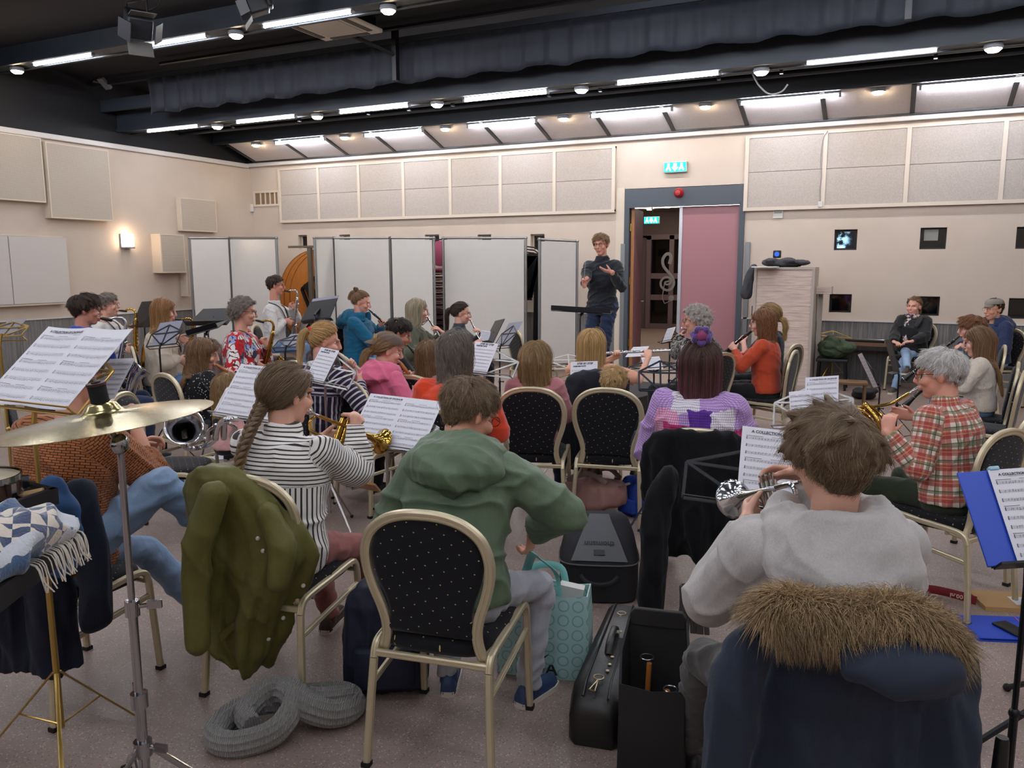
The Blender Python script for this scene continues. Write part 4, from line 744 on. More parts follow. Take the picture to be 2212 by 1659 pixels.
# ---------------------------------------------------------------- hair
def add_hair(I, style='short', mats=None, L=.05, n=2500, part=0., clump=.7, line=0., vol=1., tie=None, tail=None, seed=3, fall=None, wave=.0, rs=1., lift=.35, base=True, guides=300, gr=.0095, extra=None, back=False, mess=.13):
    r = np.random.default_rng(seed); f = I['f']; hd, Rh = I['hd'], I['Rh']; MS, MM = mats
    c0, rad3 = A(0, -.014, .026), A(.079, .1, .09)*(.985)
    d = r.normal(size=(guides*6, 3)); d /= np.linalg.norm(d, axis=1, keepdims=True)
    hl = np.interp(d[:, 1], [-1, -.6, -.25, .05, .2, .45, .75, 1], [-.82, -.75, -.5, -.12, .12, .42, .58, .68])+line
    d = d[d[:, 2] > hl][:guides]; G = len(d); K = 12; p = c0+d*rad3; nr = d/rad3; nr /= np.linalg.norm(nr, axis=1, keepdims=True); p[:, 2] -= .06*np.clip(-d[:, 1], 0, 1)*np.clip(-d[:, 2]-.25, 0, 1)*(style == 'short'); pts = [p.copy()]
    down = np.array([0, 0, -1.]) if style in ('down', 'pony') else None; cr = A(.0, -.55, .83)
    gl = np.linalg.inv(Rh) @ A(0, 0, -1)
    Lg = L*(1+.25*r.uniform(-1, 1, G))*(np.clip(.36+.66*(d[:, 2]+.35), .3, 1.1) if style == 'short' else 1); ph = r.uniform(0, 6.28, G); hand_ = np.sign(r.uniform(-1, 1, G)); jit = r.normal(size=(G, 3))
    if style == 'pony':
        T = np.array(tie); alive = np.ones(G, bool); tl = np.array(tail); rr = r.normal(size=(G, 3))*.4; n2 = 10; K2 = 14
        for i in range(n2):
            s_ = (i+1)/n2; q = p+(T-p)*(s_**1.1); e = (q-c0)/rad3; ln = np.linalg.norm(e, axis=1, keepdims=True); tgt = 1.03+.06*vol*np.sin(pi*s_); q = np.where((ln < tgt) & (s_ < .97), c0+e/ln*rad3*tgt, q); pts.append(q)
        TS = spline(tl, 4); m_ = len(TS); w = np.array([.35]+list(np.interp(np.linspace(0, 1, m_-1), [0, .25, .7, 1], [.7, 1, .85, .25])))
        wd_ = .026*vol
        for i in range(m_): pts.append(T+(TS[i])+rr*wd_*w[i]*A(1, .7, .6)+(wave*np.stack([np.sin(ph+i*.8), np.cos(ph+i*.7), 0*ph], 1)))
        P_ = np.stack(pts, 1)
    else:
        if style == 'down':
            sgn = np.where(p[:, 0] > part*.08, 1., -1.)
        for i in range(K-1):
            st = Lg[:, None]/(K-1); e = (p-c0)/rad3; n_ = e/rad3; n_ /= np.linalg.norm(n_, axis=1, keepdims=True)
            if style == 'short':
                v = p/np.linalg.norm(p, axis=1, keepdims=True)-cr; fw = np.clip(d[:, 1:2]+.1, 0, 1); v = v+A(.35*part, 0, 0)+gl*.25+A(.5*part, .55*1, .0)*fw; v = v-n_*np.sum(v*n_, axis=1, keepdims=True); v = nrm2(v)+n_*lift*(1-i/(K-1)*1.3)+jit*mess*(1+i*.12)
            elif style == 'curly':
                v = n_*.8+gl*.35+.95*np.stack([np.cos(ph+i*1.25*hand_), np.sin(ph+i*1.25*hand_), np.cos(ph*2+i*1.1)], 1)
            else:
                g = np.broadcast_to(gl, p.shape)+np.stack([sgn*.55*np.clip(e[:, 2], 0, 1), -.25*np.clip(e[:, 2], 0, 1)+(-.35 if back else -.1)*np.ones(G)*(e[:, 2] > -.2), 0*sgn], 1); v = g-n_*np.minimum(0, np.sum(g*n_, axis=1, keepdims=True)); v = nrm2(v)
                if wave: v = v+wave*np.stack([np.cos(ph+i*1.), np.sin(ph+i*.9), 0*ph], 1)
            p = p+nrm2(v)*st if style != 'curly' else p+v*st*.62
            e = (p-c0)/rad3; ln = np.linalg.norm(e, axis=1, keepdims=True); lim = 1.02+.06*vol*min(1, (i+1)/4)*(np.clip(.25+.9*(d[:, 2:3]+.4), .15, 1.1) if style == 'short' else 1); ok = (p[:, 2:3] > -.06) if style == 'down' else np.ones((G, 1), bool)
            p = np.where((ln < lim) & ok, c0+e/ln*rad3*lim, p)
            if style == 'down':   # stay off the neck, shoulders and face
                nk = p[:, :2]-A(0, -.02); rn = np.linalg.norm(nk, axis=1, keepdims=True); low = p[:, 2:3] < -.05; p[:, :2] = np.where(low & (rn < .075), A(0, -.02)+nk/np.maximum(rn, 1e-4)*.075, p[:, :2])
                lo2 = p[:, 2] < -.185; q = p[lo2]; q[:, 1] = np.where(q[:, 1] < .03, np.minimum(q[:, 1], -.085-.25*np.clip(-.185-q[:, 2], 0, .1)), np.maximum(q[:, 1], .09)); p[lo2] = q
                p[:, 1] = np.where((p[:, 2] > -.14) & (p[:, 2] < .04) & (np.abs(p[:, 0]) < .1), np.minimum(p[:, 1], .035), p[:, 1])
            pts.append(p.copy())
        P_ = np.stack(pts, 1)
    if extra: P_ = extra(P_)
    X = lambda q: hd+(q*f) @ Rh.T
    Gp = X(P_.reshape(-1, 3)).reshape(P_.shape); kk = Gp.shape[1]
    m = MB()
    for g in Gp:
        w = np.full(kk, gr*f*.95); w[-1] *= .35; w[-2] *= .75; m.tube(g, w, 6)
    zr = Gp[:, 0, 2].max(); zl = Gp[:, :, 2].min()
    hobj = fused('hair', m, MM, I['t'], .0075*f, 3, lambda me, V, N: (fattr(me, 'fuv', np.stack([np.clip((zr-V[:, 2])/(zr-zl+1e-6)*1.5-.6, 0, 1), V[:, 1]*0, V[:, 2]], 1)), V)[1])
    gi = r.integers(0, G, n); off = r.normal(size=(n, 3))*gr*f*.8; tt = np.linspace(0, 1, kk)[None, :, None]
    S = Gp[gi]+off[:, None]*(1-clump*.55*tt)+r.normal(size=(n, 1, 3))*.0012*f*tt*2
    if style in ('short', 'curly'): S = S+(S-X(c0[None])[None])*0.03*tt
    C_ = bpy.data.hair_curves.new('strands'); C_.add_curves([kk]*n); C_.attributes['position'].data.foreach_set('vector', S.astype(np.float32).ravel())
    ra = C_.attributes.get('radius') or C_.attributes.new('radius', 'FLOAT', 'POINT'); R0 = max(.00045, .00021*I['depth'])*rs; ra.data.foreach_set('value', (np.broadcast_to(np.linspace(1, .45, kk)[None], (n, kk))*R0).astype(np.float32).ravel())
    C_.materials.append(MS); o = bpy.data.objects.new('hair_strands', C_); COL.objects.link(o); o.parent = hobj
    return hobj
def nrm2(v): return v/np.maximum(np.linalg.norm(v, axis=-1, keepdims=True), 1e-9)
JEANS = cloth('light_blue_denim', '5f7fa6', 'denim', 'a3bbd6'); GREYJ = cloth('light_grey_denim', '878a92', 'denim', 'bbbdc3'); DARKJ = cloth('dark_blue_denim', '161e33', 'denim', '2e3d5c'); MIDJ = cloth('mid_blue_denim', '3a5a86', 'denim', '7f9dc2')
BLACKT = cloth('black_trouser', '15151a'); CHARJ = cloth('charcoal_denim', '2c2b2c', 'denim', '565350'); ROSET = cloth('rose_trouser', '99605a', bumps=(30, .2))
HB = hair_mats('brown', '77624a'); HDB = hair_mats('dark_brown', '3b2a1f'); HBLK = hair_mats('near_black', '2c211c'); HGR = hair_mats('grey', '84796e'); HLG = hair_mats('light_grey', 'b5aea6'); HWH = hair_mats('white', 'd2cbc3')
HGIN = hair_mats('ginger_blond', '94673f', 'b08a58'); HBL = hair_mats('blond', 'b8945f', 'd0b183'); HDBL = hair_mats('dark_blond', '8d6f48', 'b0905f'); HGBL = hair_mats('grey_blond', 'a5977e', 'b9ac93'); HLB = hair_mats('light_brown', '7b5c40', '97744f'); HPUR = hair_mats('brown_purple', '4a3026', '7a3d55', tipat=.5); HRED = hair_mats('auburn', '7d5233'); HGB = hair_mats('grey_brown', '6c6257', '7d7264')
def short(m, **k): return dict(dict(style='short', mats=m, L=.055, n=2200), **k)
def longh(m, L=.3, **k): return dict(dict(style='down', mats=m, L=L, n=2600), **k)
def curly(m, **k): return dict(dict(style='curly', mats=m, L=.085, n=2600, guides=420, gr=.0085), **k)
def pony(m, tie=(0, -.115, .03), L=.3, **k): return dict(dict(style='pony', mats=m, tie=tie, tail=[(0, 0, 0), (0, -.045, -.01), (0, -.06, -.08), (0, -.05, -L*.55), (0, -.04, -L)], n=2800), **k)
PPL = {}
def pp(key, *a, **k): PPL[key] = person(*a, **k)
ST = '%s chair %s'
# front
pp('hood', 'person in a grey hoodie seen from behind playing a silver cornet', (1797, 992, 1.97), rad(25), lean=-9, seatback=.1, look=(10, 6, 0), inst='trumpet', idir=(15, 24, 0), top=cloth('grey_melange_fleece', '9a9692', 'melange', 'c2bdb9'), inf=.034, hood=1.0, pants=CHARJ, skin='d2a38c', hair=short(HB, L=.088, n=13000, part=-.5, vol=1.3, gr=.0085, guides=520, lift=.4, line=-.06, mess=.14), chairlab='black dotted chair under the grey hoodie player, hung with a navy parka', feet={'L': (-.2, .5, .085), 'R': (.16, .5, .085)}, kneex=.2, wr=.009, pole={'L': (-.5, -.1, -1), 'R': (.6, .1, -1)}, fat=1.1)
pp('green', 'person in a green rain jacket with glasses leaning towards a bag', (1015, 892, 2.93), rad(9), lean=24, look=(-34, 26, 0), top=cloth('sage_green_jacket', '5d6f57', rough=.6, sheen=.1), inf=.04, hood=1.05, pants=GREYJ, skin='d39c82', glasses='2a1a14', hair=short(HB, L=.05, n=10000, vol=1.2), arms={'R': ((None, 1150, 1148, 3.05), A(-.2, .2, -1), A(-.9, .2, -.1), 50)}, chairlab='nearest chair, dotted round back and gold legs fully in view', wr=.009, pole={'R': (1, -.1, .0), 'L': (-.8, -.2, -.6)}, shoes='2c3f63', feet={'R': (.2, .3, .085), 'L': (-.13, .3, .085)}, fat=1.08)
pp('braid', 'person with a long braid and striped shirt playing a brass trumpet', (622, 852, 3.25), rad(8), lean=8, look=(-24, 10, 0), inst='trumpet', idir=(-24, 26, 0), top=cloth('striped_shirt', 'ece8e2', 'stripes', '3b3532', sc=.0165), inf=.03, collar=True, pants=ROSET, skin='dba68f', hair=dict(style='pony', mats=HB, tie=(-.02, -.1, -.07), tail=[(0, 0, 0), (0, -.02, -.02)], n=7000, guides=380, vol=.9), chairlab='chair with the olive raincoat hung over it', hem=-.1, fat=1.12, wr=.009, pole={'R': (.1, -.15, -1), 'L': (-.4, 0, -1)}, shoes='3a2a22', feet={'L': (-.05, .42, .085), 'R': (.2, .4, .085)})
pp('knit', 'person in an orange brown knit sweater half hidden by a cymbal', (172, 815, 3.2), rad(2), lean=14, look=(-25, 10, 0), top=cloth('orange_black_knit', 'b5713f', 'knit', '2a1a1c', 'a36238', sc=21, rough=.95), inf=.035, pants=JEANS, skin='d59f86', hair=short(HB, n=2500), arms={'R': ((None, 296, 930, 3.35), A(-.2, .5, .8), A(-.9, .2, 0), 45), 'L': (A(-.02, .4, .9), A(.3, .8, .2), A(.6, 0, -.7), 45)}, sleeve=.8, chairlab='chair draped with a dark navy jacket behind the cymbal stand', pole={'R': (.6, .1, -1)}, fat=1.14, wr=.009, shoes='8a4f2c', feet={'R': (.42, .45, .5), 'L': (.2, .56, .1)}, legpole=(.5, .2, 1))
pp('plaid', 'white haired person in a red checked shirt playing a horn', (2030, 808, 4.0), rad(58), lean=10, look=(22, 8, 0), top=cloth('red_check_shirt', 'dbd0bc', 'check', 'a52a33', '5f663c'), inf=.026, collar=True, pants=cloth('dark_olive_trouser', '2f3a28'), skin='d99c86', glasses='2a1a14', hair=short(HWH, L=.05, n=7000, vol=1., line=.02), arms={'L': ((None, 1915, 935, 3.95), A(.4, .1, 1), A(.7, .3, -.2), 45), 'R': (A(.2, .33, .86), A(-.3, .7, .1), A(-.8, -.2, 0), 30)}, chairlab='chair under the horn player in the checked shirt', fat=1.14, wr=.005, pole={'L': (-.5, .2, -1)})
pp('purple', 'person with purple-tipped hair in a crocheted cat sweater', (1513, 788, 4.05), rad(11), lean=6, look=(2, 6, 0), top=cloth('crochet_patchwork', 'b78fd0', 'crochet'), inf=.05, pants=BLACKT, skin='dba68f', hair=longh(HPUR, .31, n=8000, part=0., vol=1.1, clump=.9, guides=380), chairlab='chair hidden under the black coat', fat=1.12, wr=.009, pole={'L': (-.7, -.2, -.8), 'R': (.7, -.2, -.8)})
# middle rows
pp('fleece', 'person in a bright orange-red fleece with grey-brown hair', (985, 762, 4.6), rad(16), lean=6, look=(-14, 8, 0), top=cloth('orange_red_fleece', 'd8431f', rough=.95, sheen=.4), inf=.03, collar=True, pants=DARKJ, hair=longh(HGB, .2, n=6000, vol=1.8, wave=.3), chairlab='chair behind the player in the orange-red fleece', fat=1.1)
pp('pinkpony', 'child with a long dark blond ponytail in a dusty pink sweater', (1158, 776, 5.35), rad(17), hs=.95, lean=5, top=cloth('dusty_pink_sweater', 'b5767a', rough=.95, sheen=.3), inf=.03, pants=DARKJ, hair=longh(HDBL, .42, n=6000, vol=1.2, wave=.12, back=True), chairlab='dotted chair with the child in the dusty pink sweater', shoes='131214', feet={'L': (-.1, .36, .085), 'R': (.14, .4, .085)})
pp('boy', 'small blond child hidden behind a round chair back', (1326, 828, 5.3), rad(10), hs=.93, lean=4, top=cloth('dark_child_top', '24242c'), pants=DARKJ, hair=short(HBL, L=.045, n=3500, vol=1.2), chairlab='chair seen straight from behind, blond child on it', shoes='4a4640')
pp('fluteblond', 'long haired blond person in a peach top playing a flute', (1277, 745, 6.0), rad(22), hs=.97, lean=4, look=(-8, 4, 0), inst='flute', idir=(-86, -2, 0), top=cloth('peach_top', 'e0a487'), inf=.012, pants=DARKJ, skin='e3ae95', hair=longh(HBL, .33, n=4500, vol=.9, guides=320), chairlab='chair behind the blond flute player', sleeve=.45)
pp('redpony', 'child with a red hair tie and striped navy dress playing a recorder', (703, 738, 5.4), rad(-14), hs=.95, lean=6, look=(-30, 12, 0), inst='recorder', idir=(-35, 40, 0), top=cloth('navy_striped_dress', '262035', 'stripes', 'c9c2cf', sc=.034), inf=.022, pants=BLACKT, skin='dfa994', hair=pony(HBL, (0, -.105, .05), .27, n=4500, vol=1.), chairlab='chair of the child in the striped navy dress')
PPL['redpony']
pp('behind', 'brown haired person behind the child with the red hair tie', (702, 722, 6.7), rad(-20), lean=4, hs=.97, top=cloth('brown_top', '4a3a38'), pants=BLACKT, hair=longh(HB, .2), chairlab='chair behind the child with the red hair tie')
pp('cap', 'child in a grey-brown backward cap and pink hoodie with recorder', (838, 757, 5.6), rad(-22), hs=.95, lean=8, look=(-22, 14, 0), inst='recorder', idir=(-30, 55, 0), top=cloth('bright_pink_fleece', 'd96a8a', rough=.95, sheen=.3), inf=.028, hood=.7, pants=BLACKT, skin='dfa994', hair=pony(HDBL, (0, -.1, -.03), .26, n=2600, vol=1.), chairlab='chair of the child in the pink hoodie')
pp('darkboy', 'child with short dark hair bending over a clarinet', (862, 720, 6.4), rad(-35), hs=.95, lean=16, look=(-12, 24, 0), inst='clarinet', idir=(-20, 48, 0), top=cloth('black_top', '1c1c20'), pants=BLACKT, skin='c98f74', hair=short(HBLK, L=.045, vol=1.1), chairlab='chair of the dark haired child')
pp('midgirl', 'child with long light brown hair beside the orange-red fleece', (932, 768, 5.9), rad(0), hs=.95, lean=6, look=(-16, 6, 0), top=cloth('rose_top', 'a8736b'), pants=BLACKT, hair=longh(HLB, .3, n=3500, wave=.15), chairlab='chair with its round back left of the orange-red fleece')
pp('dotgirl', 'child with long brown hair in a black patterned dress with recorder', (440, 764, 6.0), rad(-16), hs=.96, lean=8, look=(-30, 14, 0), inst='recorder', idir=(-38, 35, 0), top=cloth('black_dotted_dress', '17161a', 'dots', 'd8d4cc', sc=55.), inf=.024, pants=BLACKT, skin='dba68f', hair=longh(HLB, .32, n=4000, wave=.2), chairlab='chair of the child in the black patterned dress')
pp('hidden', 'small fair haired child behind the sheet music', (497, 842, 5.2), rad(-20), hs=.92, lean=6, top=cloth('pink_child_top', 'd9a3a0'), pants=BLACKT, hair=longh(HDBL, .22, n=2500, wave=.2))
# back left: saxophones
pp('blue', 'person in a royal blue shirt with glasses playing a tenor saxophone', (186, 668, 6.5), rad(-36), lean=6, look=(0, 6, 0), inst='sax', idir=(0, 12, 0), top=cloth('royal_blue_shirt', '2b4aa8'), inf=.018, collar=True, pants=DARKJ, skin='cc8f78', glasses='3a2a25', hair=short(HDB, L=.07, n=3000, vol=1.5), chairlab='chair under the player in the royal blue shirt')
pp('greysax', 'grey haired person in a white cardigan with a gold saxophone', (232, 659, 8.4), rad(-62), seatz=.52, lean=3, look=(8, -4, 0), inst='sax', idir=(0, 5, 0), top=cloth('white_cardigan', 'd8d4cf'), inf=.018, pants=BLACKT, skin='d9a48e', glasses='5a4a45', hair=short(HGR, L=.06, vol=1.1), chairlab='chair under the player in the white cardigan')
pp('ginger', 'person with ginger blond hair and beige sweater playing saxophone', (354, 672, 7.8), rad(-36), lean=4, look=(-2, 8, 0), inst='sax', idir=(0, 12, 0), top=cloth('beige_sweater', 'c2b3a0', rough=.95), inf=.03, pants=MIDJ, skin='dfa994', hair=longh(HGIN, .27, n=4000), chairlab='chair under the player in the beige sweater', shoes='d8d0c4', bare=.12)
pp('floral', 'grey curly haired person in a red floral blouse playing saxophone', (527, 674, 7.2), rad(-58), lean=2, look=(8, 6, 0), inst='sax', idir=(0, 14, 0), top=cloth('red_floral_blouse', 'c01f26', 'floral'), inf=.03, pants=BLACKT, skin='d9a48e', glasses='5a2a35', hair=curly(HGR, L=.075), fat=1.1, chairlab='chair under the player in the red floral blouse, hung with a fur coat')
pp('harness', 'person in a pale shirt and black harness playing a silver saxophone', (596, 616, 10.4), rad(-62), lean=2, look=(12, 4, 0), inst='sax', idir=(0, 8, 0), top=cloth('pale_grey_shirt', 'c9c6c4', 'dots', '8f8c90', sc=60.), inf=.022, collar=True, pants=MIDJ, skin='cc8f78', glasses='4a2a25', hair=short(HDB, L=.035, vol=.6), s=1.02, seatz=.56, chairlab='chair by the folded tables under the player with the black harness')
# back centre: flutes
pp('teal', 'person in a teal hoodie with a hair bun playing an oboe', (781, 653, 9.4), rad(-72), lean=4, look=(6, 14, 0), inst='clarinet', idir=(8, 42, 0), top=cloth('teal_fleece', '175c7c', rough=.95), inf=.034, hood=.9, pants=JEANS, skin='dfa28e', hair=pony(HLB, (0, -.085, .09), .02, n=2200, vol=.8), fat=1.15, chairlab='chair by the whiteboards under the player in the teal hoodie')
pp('bob', 'person with a grey blond bob in an olive top playing a flute', (902, 670, 8.3), rad(-62), lean=5, look=(8, 6, 0), inst='flute', idir=(-64, 30, 0), top=cloth('olive_top', '4e5140'), inf=.03, pants=BLACKT, skin='d9a28c', glasses='8a7a72', hair=longh(HGBL, .23, n=3200, vol=.9), chairlab='chair under the player with the grey blond bob')
pp('leather', 'child with a brown ponytail in a grey leather jacket playing a flute', (997, 677, 9.0), rad(-64), hs=.96, lean=3, look=(2, 6, 0), inst='flute', idir=(-70, 30, 0), top=cloth('grey_leather_jacket', '3c3c40', rough=.5), inf=.022, collar=True, pants=BLACKT, skin='dfa994', glasses='a57a6a', hair=pony(HDB, (0, -.11, .035), .28, n=2600, vol=.8), chairlab='chair before the whiteboards under the child in the leather jacket')
# conductor
pp('conductor', 'standing person in a dark sweater and jeans conducting with a baton', (1298, 528, 9.3), rad(172), stand=1, base=.22, s=1.04, lean=3, look=(8, 6, 4), top=cloth('charcoal_sweater', '25282e', rough=.95), inf=.014, collar=True, pants=DARKJ, skin='d69a84', glasses='151213', hair=short(HLB, L=.05, n=3000, vol=1., part=.4, mess=.07), arms={'R': ((None, 1262, 618, 9.0), A(-.1, .3, 1), A(-.9, .1, 0), 65), 'L': ((None, 1322, 588, 8.95), A(.95, .1, .2), A(.1, -.5, .85), 10)}, pole={'R': (.35, -.3, -1), 'L': (-.35, -.2, -1)}, wr=.009)
# right
pp('leopard', 'person with white curly hair in a leopard print top playing a flute', (1502, 692, 7.2), rad(68), lean=4, look=(24, 6, 0), inst='flute', idir=(-70, 10, 0), top=cloth('leopard_blouse', '8f8a84', 'leopard', '1a1819'), inf=.028, pants=BLACKT, skin='dba68f', glasses='1f1a1c', hair=curly(HLG, L=.085, n=4000), chairlab='chair under the player in the leopard print top', fat=1.05)
pp('orange', 'person with auburn hair in an orange cardigan playing a clarinet', (1647, 696, 7.3), rad(86), lean=4, look=(4, 8, 0), inst='clarinet', idir=(0, 42, 0), top=cloth('burnt_orange_cardigan', 'b8472a', rough=.9), inf=.024, pants=cloth('black_jeans', '1b1b20'), skin='dfa994', glasses='2a2022', hair=longh(HRED, .2, n=3600, vol=1.2, wave=.2), chairlab='chair by the wooden cabinet under the player in orange', fat=1.05)
pp('blacktop', 'person with a low brown ponytail in a black top with clarinet', (1660, 684, 7.9), rad(76), lean=3, look=(4, 8, 0), inst='clarinet', idir=(4, 45, 0), top=cloth('black_blouse', '1a1a20'), inf=.014, pants=BLACKT, skin='dfa994', hair=pony(HDBL, (0, -.1, -.04), .2, n=2500), sleeve=.45, chairlab='chair behind the orange cardigan, half hidden by the cabinet')
pp('coat', 'smiling person in an open black coat and scarf, legs crossed', (1974, 662, 10.6), rad(158), lean=0, look=(0, 2, 0), top=cloth('black_coat_cloth', '1c1e20', rough=.7), inf=.045, pants=JEANS, skin='dba291', hair=pony(HLB, (0, -.1, -.02), .1, n=2200), arms={'R': (A(.1, .34, .66), A(-.8, .5, -.1), A(0, -.2, -1), 30), 'L': (A(-.12, .32, .68), A(.8, .4, -.1), A(0, -.2, -1), 30)}, feet={'R': (-.2, .62, .38), 'L': (.02, .42, .085)}, shoes='4a4438', fat=1.12, chairlab='chair at the back wall under the person in the black coat')
pp('flatcap', 'person with glasses, flat cap and navy jacket smiling at the wall', (2146, 668, 9.4), rad(128), lean=4, look=(0, 4, 0), top=cloth('navy_jacket', '232f52', rough=.7), inf=.04, hood=.8, pants=JEANS, skin='d09a80', glasses='6a5a52', hair=short(HDB, L=.025, vol=.4), arms={'R': (A(.12, .36, .72), A(-.4, .8, -.2), A(0, -.2, -1), 30)}, chairlab='chair at the right edge under the person in the flat cap', fat=1.1)
pp('clari', 'teenager with short ginger hair and glasses playing a clarinet', (2098, 709, 7.7), rad(88), hs=.98, lean=4, look=(2, 8, 0), inst='clarinet', idir=(0, 45, 0), top=cloth('slate_blue_top', '3d4656'), pants=MIDJ, skin='dfa994', glasses='9a8a82', hair=short(HRED, L=.08, n=2600, vol=1.6), chairlab='chair beyond the cream sweater under the ginger teenager')
pp('cream', 'child with long light brown hair in a cream sweater looking down', (2112, 737, 6.4), rad(84), hs=.97, lean=4, look=(4, 12, 0), inst='clarinet', idir=(0, 50, 0), top=cloth('cream_fuzzy_sweater', 'cfc2b2', rough=1., sheen=.6, bumps=(140, .5)), inf=.03, pants=MIDJ, skin='dfa994', hair=longh(HLB, .38, n=3500, back=True), chairlab='chair under the child in the cream sweater')
for (u, v, t_, h_, l_) in ((22, 800, 5.4, -38, 'empty dotted chair at the left picture edge'), (280, 815, 4.9, -62, 'dotted chair behind the spare music page, left of the black patterned dress'), (2190, 850, 5.9, 78, 'dotted chair at the right edge behind the checked shirt player'), (2215, 960, 4.3, 60, 'nearer dotted chair cut by the right edge beside the checked shirt'), (1120, 640, 9.6, -40, 'empty chair before the wide whiteboard')):
    p = at(u, v, t_); chair(p[0]-sin(rad(h_))*.2, p[1]+cos(rad(h_))*.2, rad(h_), l_)
I = PPL['green']; top_ = [o for o in SC.objects if o.parent == I['t'] and o.name.startswith('top')][0]; C, Rt, k = I['C'], I['Rt'], I['k']
def wrapped(name, m, mt, par, tgt, off=.0015):
    o = m.build(name, mt, par, smooth=0); x = o.modifiers.new('w', 'SHRINKWRAP'); x.target = tgt; x.wrap_method = 'PROJECT'; x.use_project_y = True; x.use_positive_direction = True; x.use_negative_direction = False; x.offset = off; x.wrap_mode = 'ABOVE_SURFACE'; return o
V, F = text_mesh('THE', .032, bold=.0006); V2, F2 = text_mesh('NORTH', .024, bold=.0005); m = MB(); c = C(.33)+Rt @ A(.1*k, -.34, .0)
for V_, F_, dz in ((V, F, 0), (V2, F2, -.03)): m.add(np.stack([V_[:, 0]+c[0], 0*V_[:, 0]+c[1], V_[:, 1]+c[2]+dz], 1), F_)
bm_ = m; o = wrapped('chest_logo', m, mat('grey_logo_print', '8f8d82', .5), I['t'], top_)
# ---------------------------------------------------------------- instruments (local axes: Y away from the mouth, Z up)
BRASS = mat('lacquered_brass', 'c39a4a', .16, 1.); SILV = mat('silver_plate', 'c9c9cb', .14, 1.); OLDB = mat('worn_brass', 'a8823c', .25, 1.)
EBON = mat('ebony_wood', '131013', .3); IVORY = mat('cream_plastic', 'e2d6c0', .35); PEAR = mat('pear_wood', 'b8713c', .4, var=.12)
def axmat(o, y): return mtx(o, y, (0, 0, 1) if abs(nrm(y)[2]) < .9 else (1, 0, 0))
def wind(key, kind, name, label, L, r, body, keys=None, cat=None, group=None):
    I = PPL[key]; t = thing(name, label, cat or name.split('_')[-1], M=I['MI'], group=group); MT = {'b': body, 'k': keys}
    if kind == 'recorder':
        m = MB(); m.lathe([(.006, -.005), (.009, 0), (.012, .02), (.0135, .06), (.0135, .075), (.0105, .08), (.0095, L*.72), (.0125, L*.73), (.0125, L*.76), (.0095, L*.78), (.0105, L*.95), (.014, L*.97), (.014, L)], 14); m.build('body', body, t)
        m = MB(); m.box((0, .045, .0125), (.009, .012, .004)); [m.lathe([(.0035, 0), (.0035, .001)], 8, mtx((0, y, .0098), (0, 0, 1), (0, 1, 0))) for y in np.linspace(.11, L*.7, 7)]; m.build('finger_holes', BLACKP, t)
    elif kind == 'clarinet':
        m = MB(); m.lathe([(.004, -.012), (.008, .01), (.011, .05), (.0125, .055), (.012, .06)], 14); m.build('mouthpiece', EBON, t)
        m = MB(); m.lathe([(.012, .055), (.0145, .06), (.0145, .1), (.0125, .105), (.0125, L*.45), (.0145, L*.46), (.0145, L*.49), (.0125, L*.5), (.0135, L*.8), (.015, L*.82), (.02, L*.9), (r, L-.005), (r, L)], 16); m.build('body', body, t)
        m = MB()
        for y in (.058, .102, L*.46, L*.49, L*.815, L-.004): m.lathe([(.0128 if y < L*.8 else (.0156 if y < L*.9 else r), y), (.016 if y < L*.9 else r+.0015, y+.001), (.016 if y < L*.9 else r+.0015, y+.005), (.0128 if y < L*.9 else r, y+.006)], 14)
        for y in np.linspace(.13, L*.78, 13): m.lathe([(.006, .0), (.0065, .0015), (.0, .003)], 10, mtx((0, y, .0135), (0, 0, 1), (0, 1, 0)))
        for sx in (-1, 1): m.tube([(sx*.0115, .12, .009), (sx*.0115, L*.43, .009)], .0022, 6); m.tube([(sx*.0125, L*.52, .009), (sx*.013, L*.78, .009)], .0022, 6)
        for y in (.2, .3, L*.6, L*.7): m.tube([(-.012, y, .008), (.012, y+.012, .012)], .002, 5)
        m.build('keywork', SILV, t)
    elif kind == 'flute':
        m = MB(); m.lathe([(.0, -.075), (.0095, -.073), (.0095, L-.075), (.0, L-.075)], 14); m.build('body', SILV, t)
        m = MB(); m.ball((0, 0, .006), (.011, .022, .006), 12, 7); m.lathe([(.011, .13), (.0115, .135), (.0115, .16), (.011, .165)], 12); m.build('lip_plate', SILV, t)
        m = MB()
        for y in np.linspace(.17, L-.11, 14): m.lathe([(.008, 0), (.0085, .002), (.002, .004)], 10, mtx((0, y, .0095), (0, 0, 1), (0, 1, 0)))
        m.tube([(-.011, .16, .006), (-.011, L-.1, .006)], .002, 6); m.build('keywork', SILV, t)
    return t
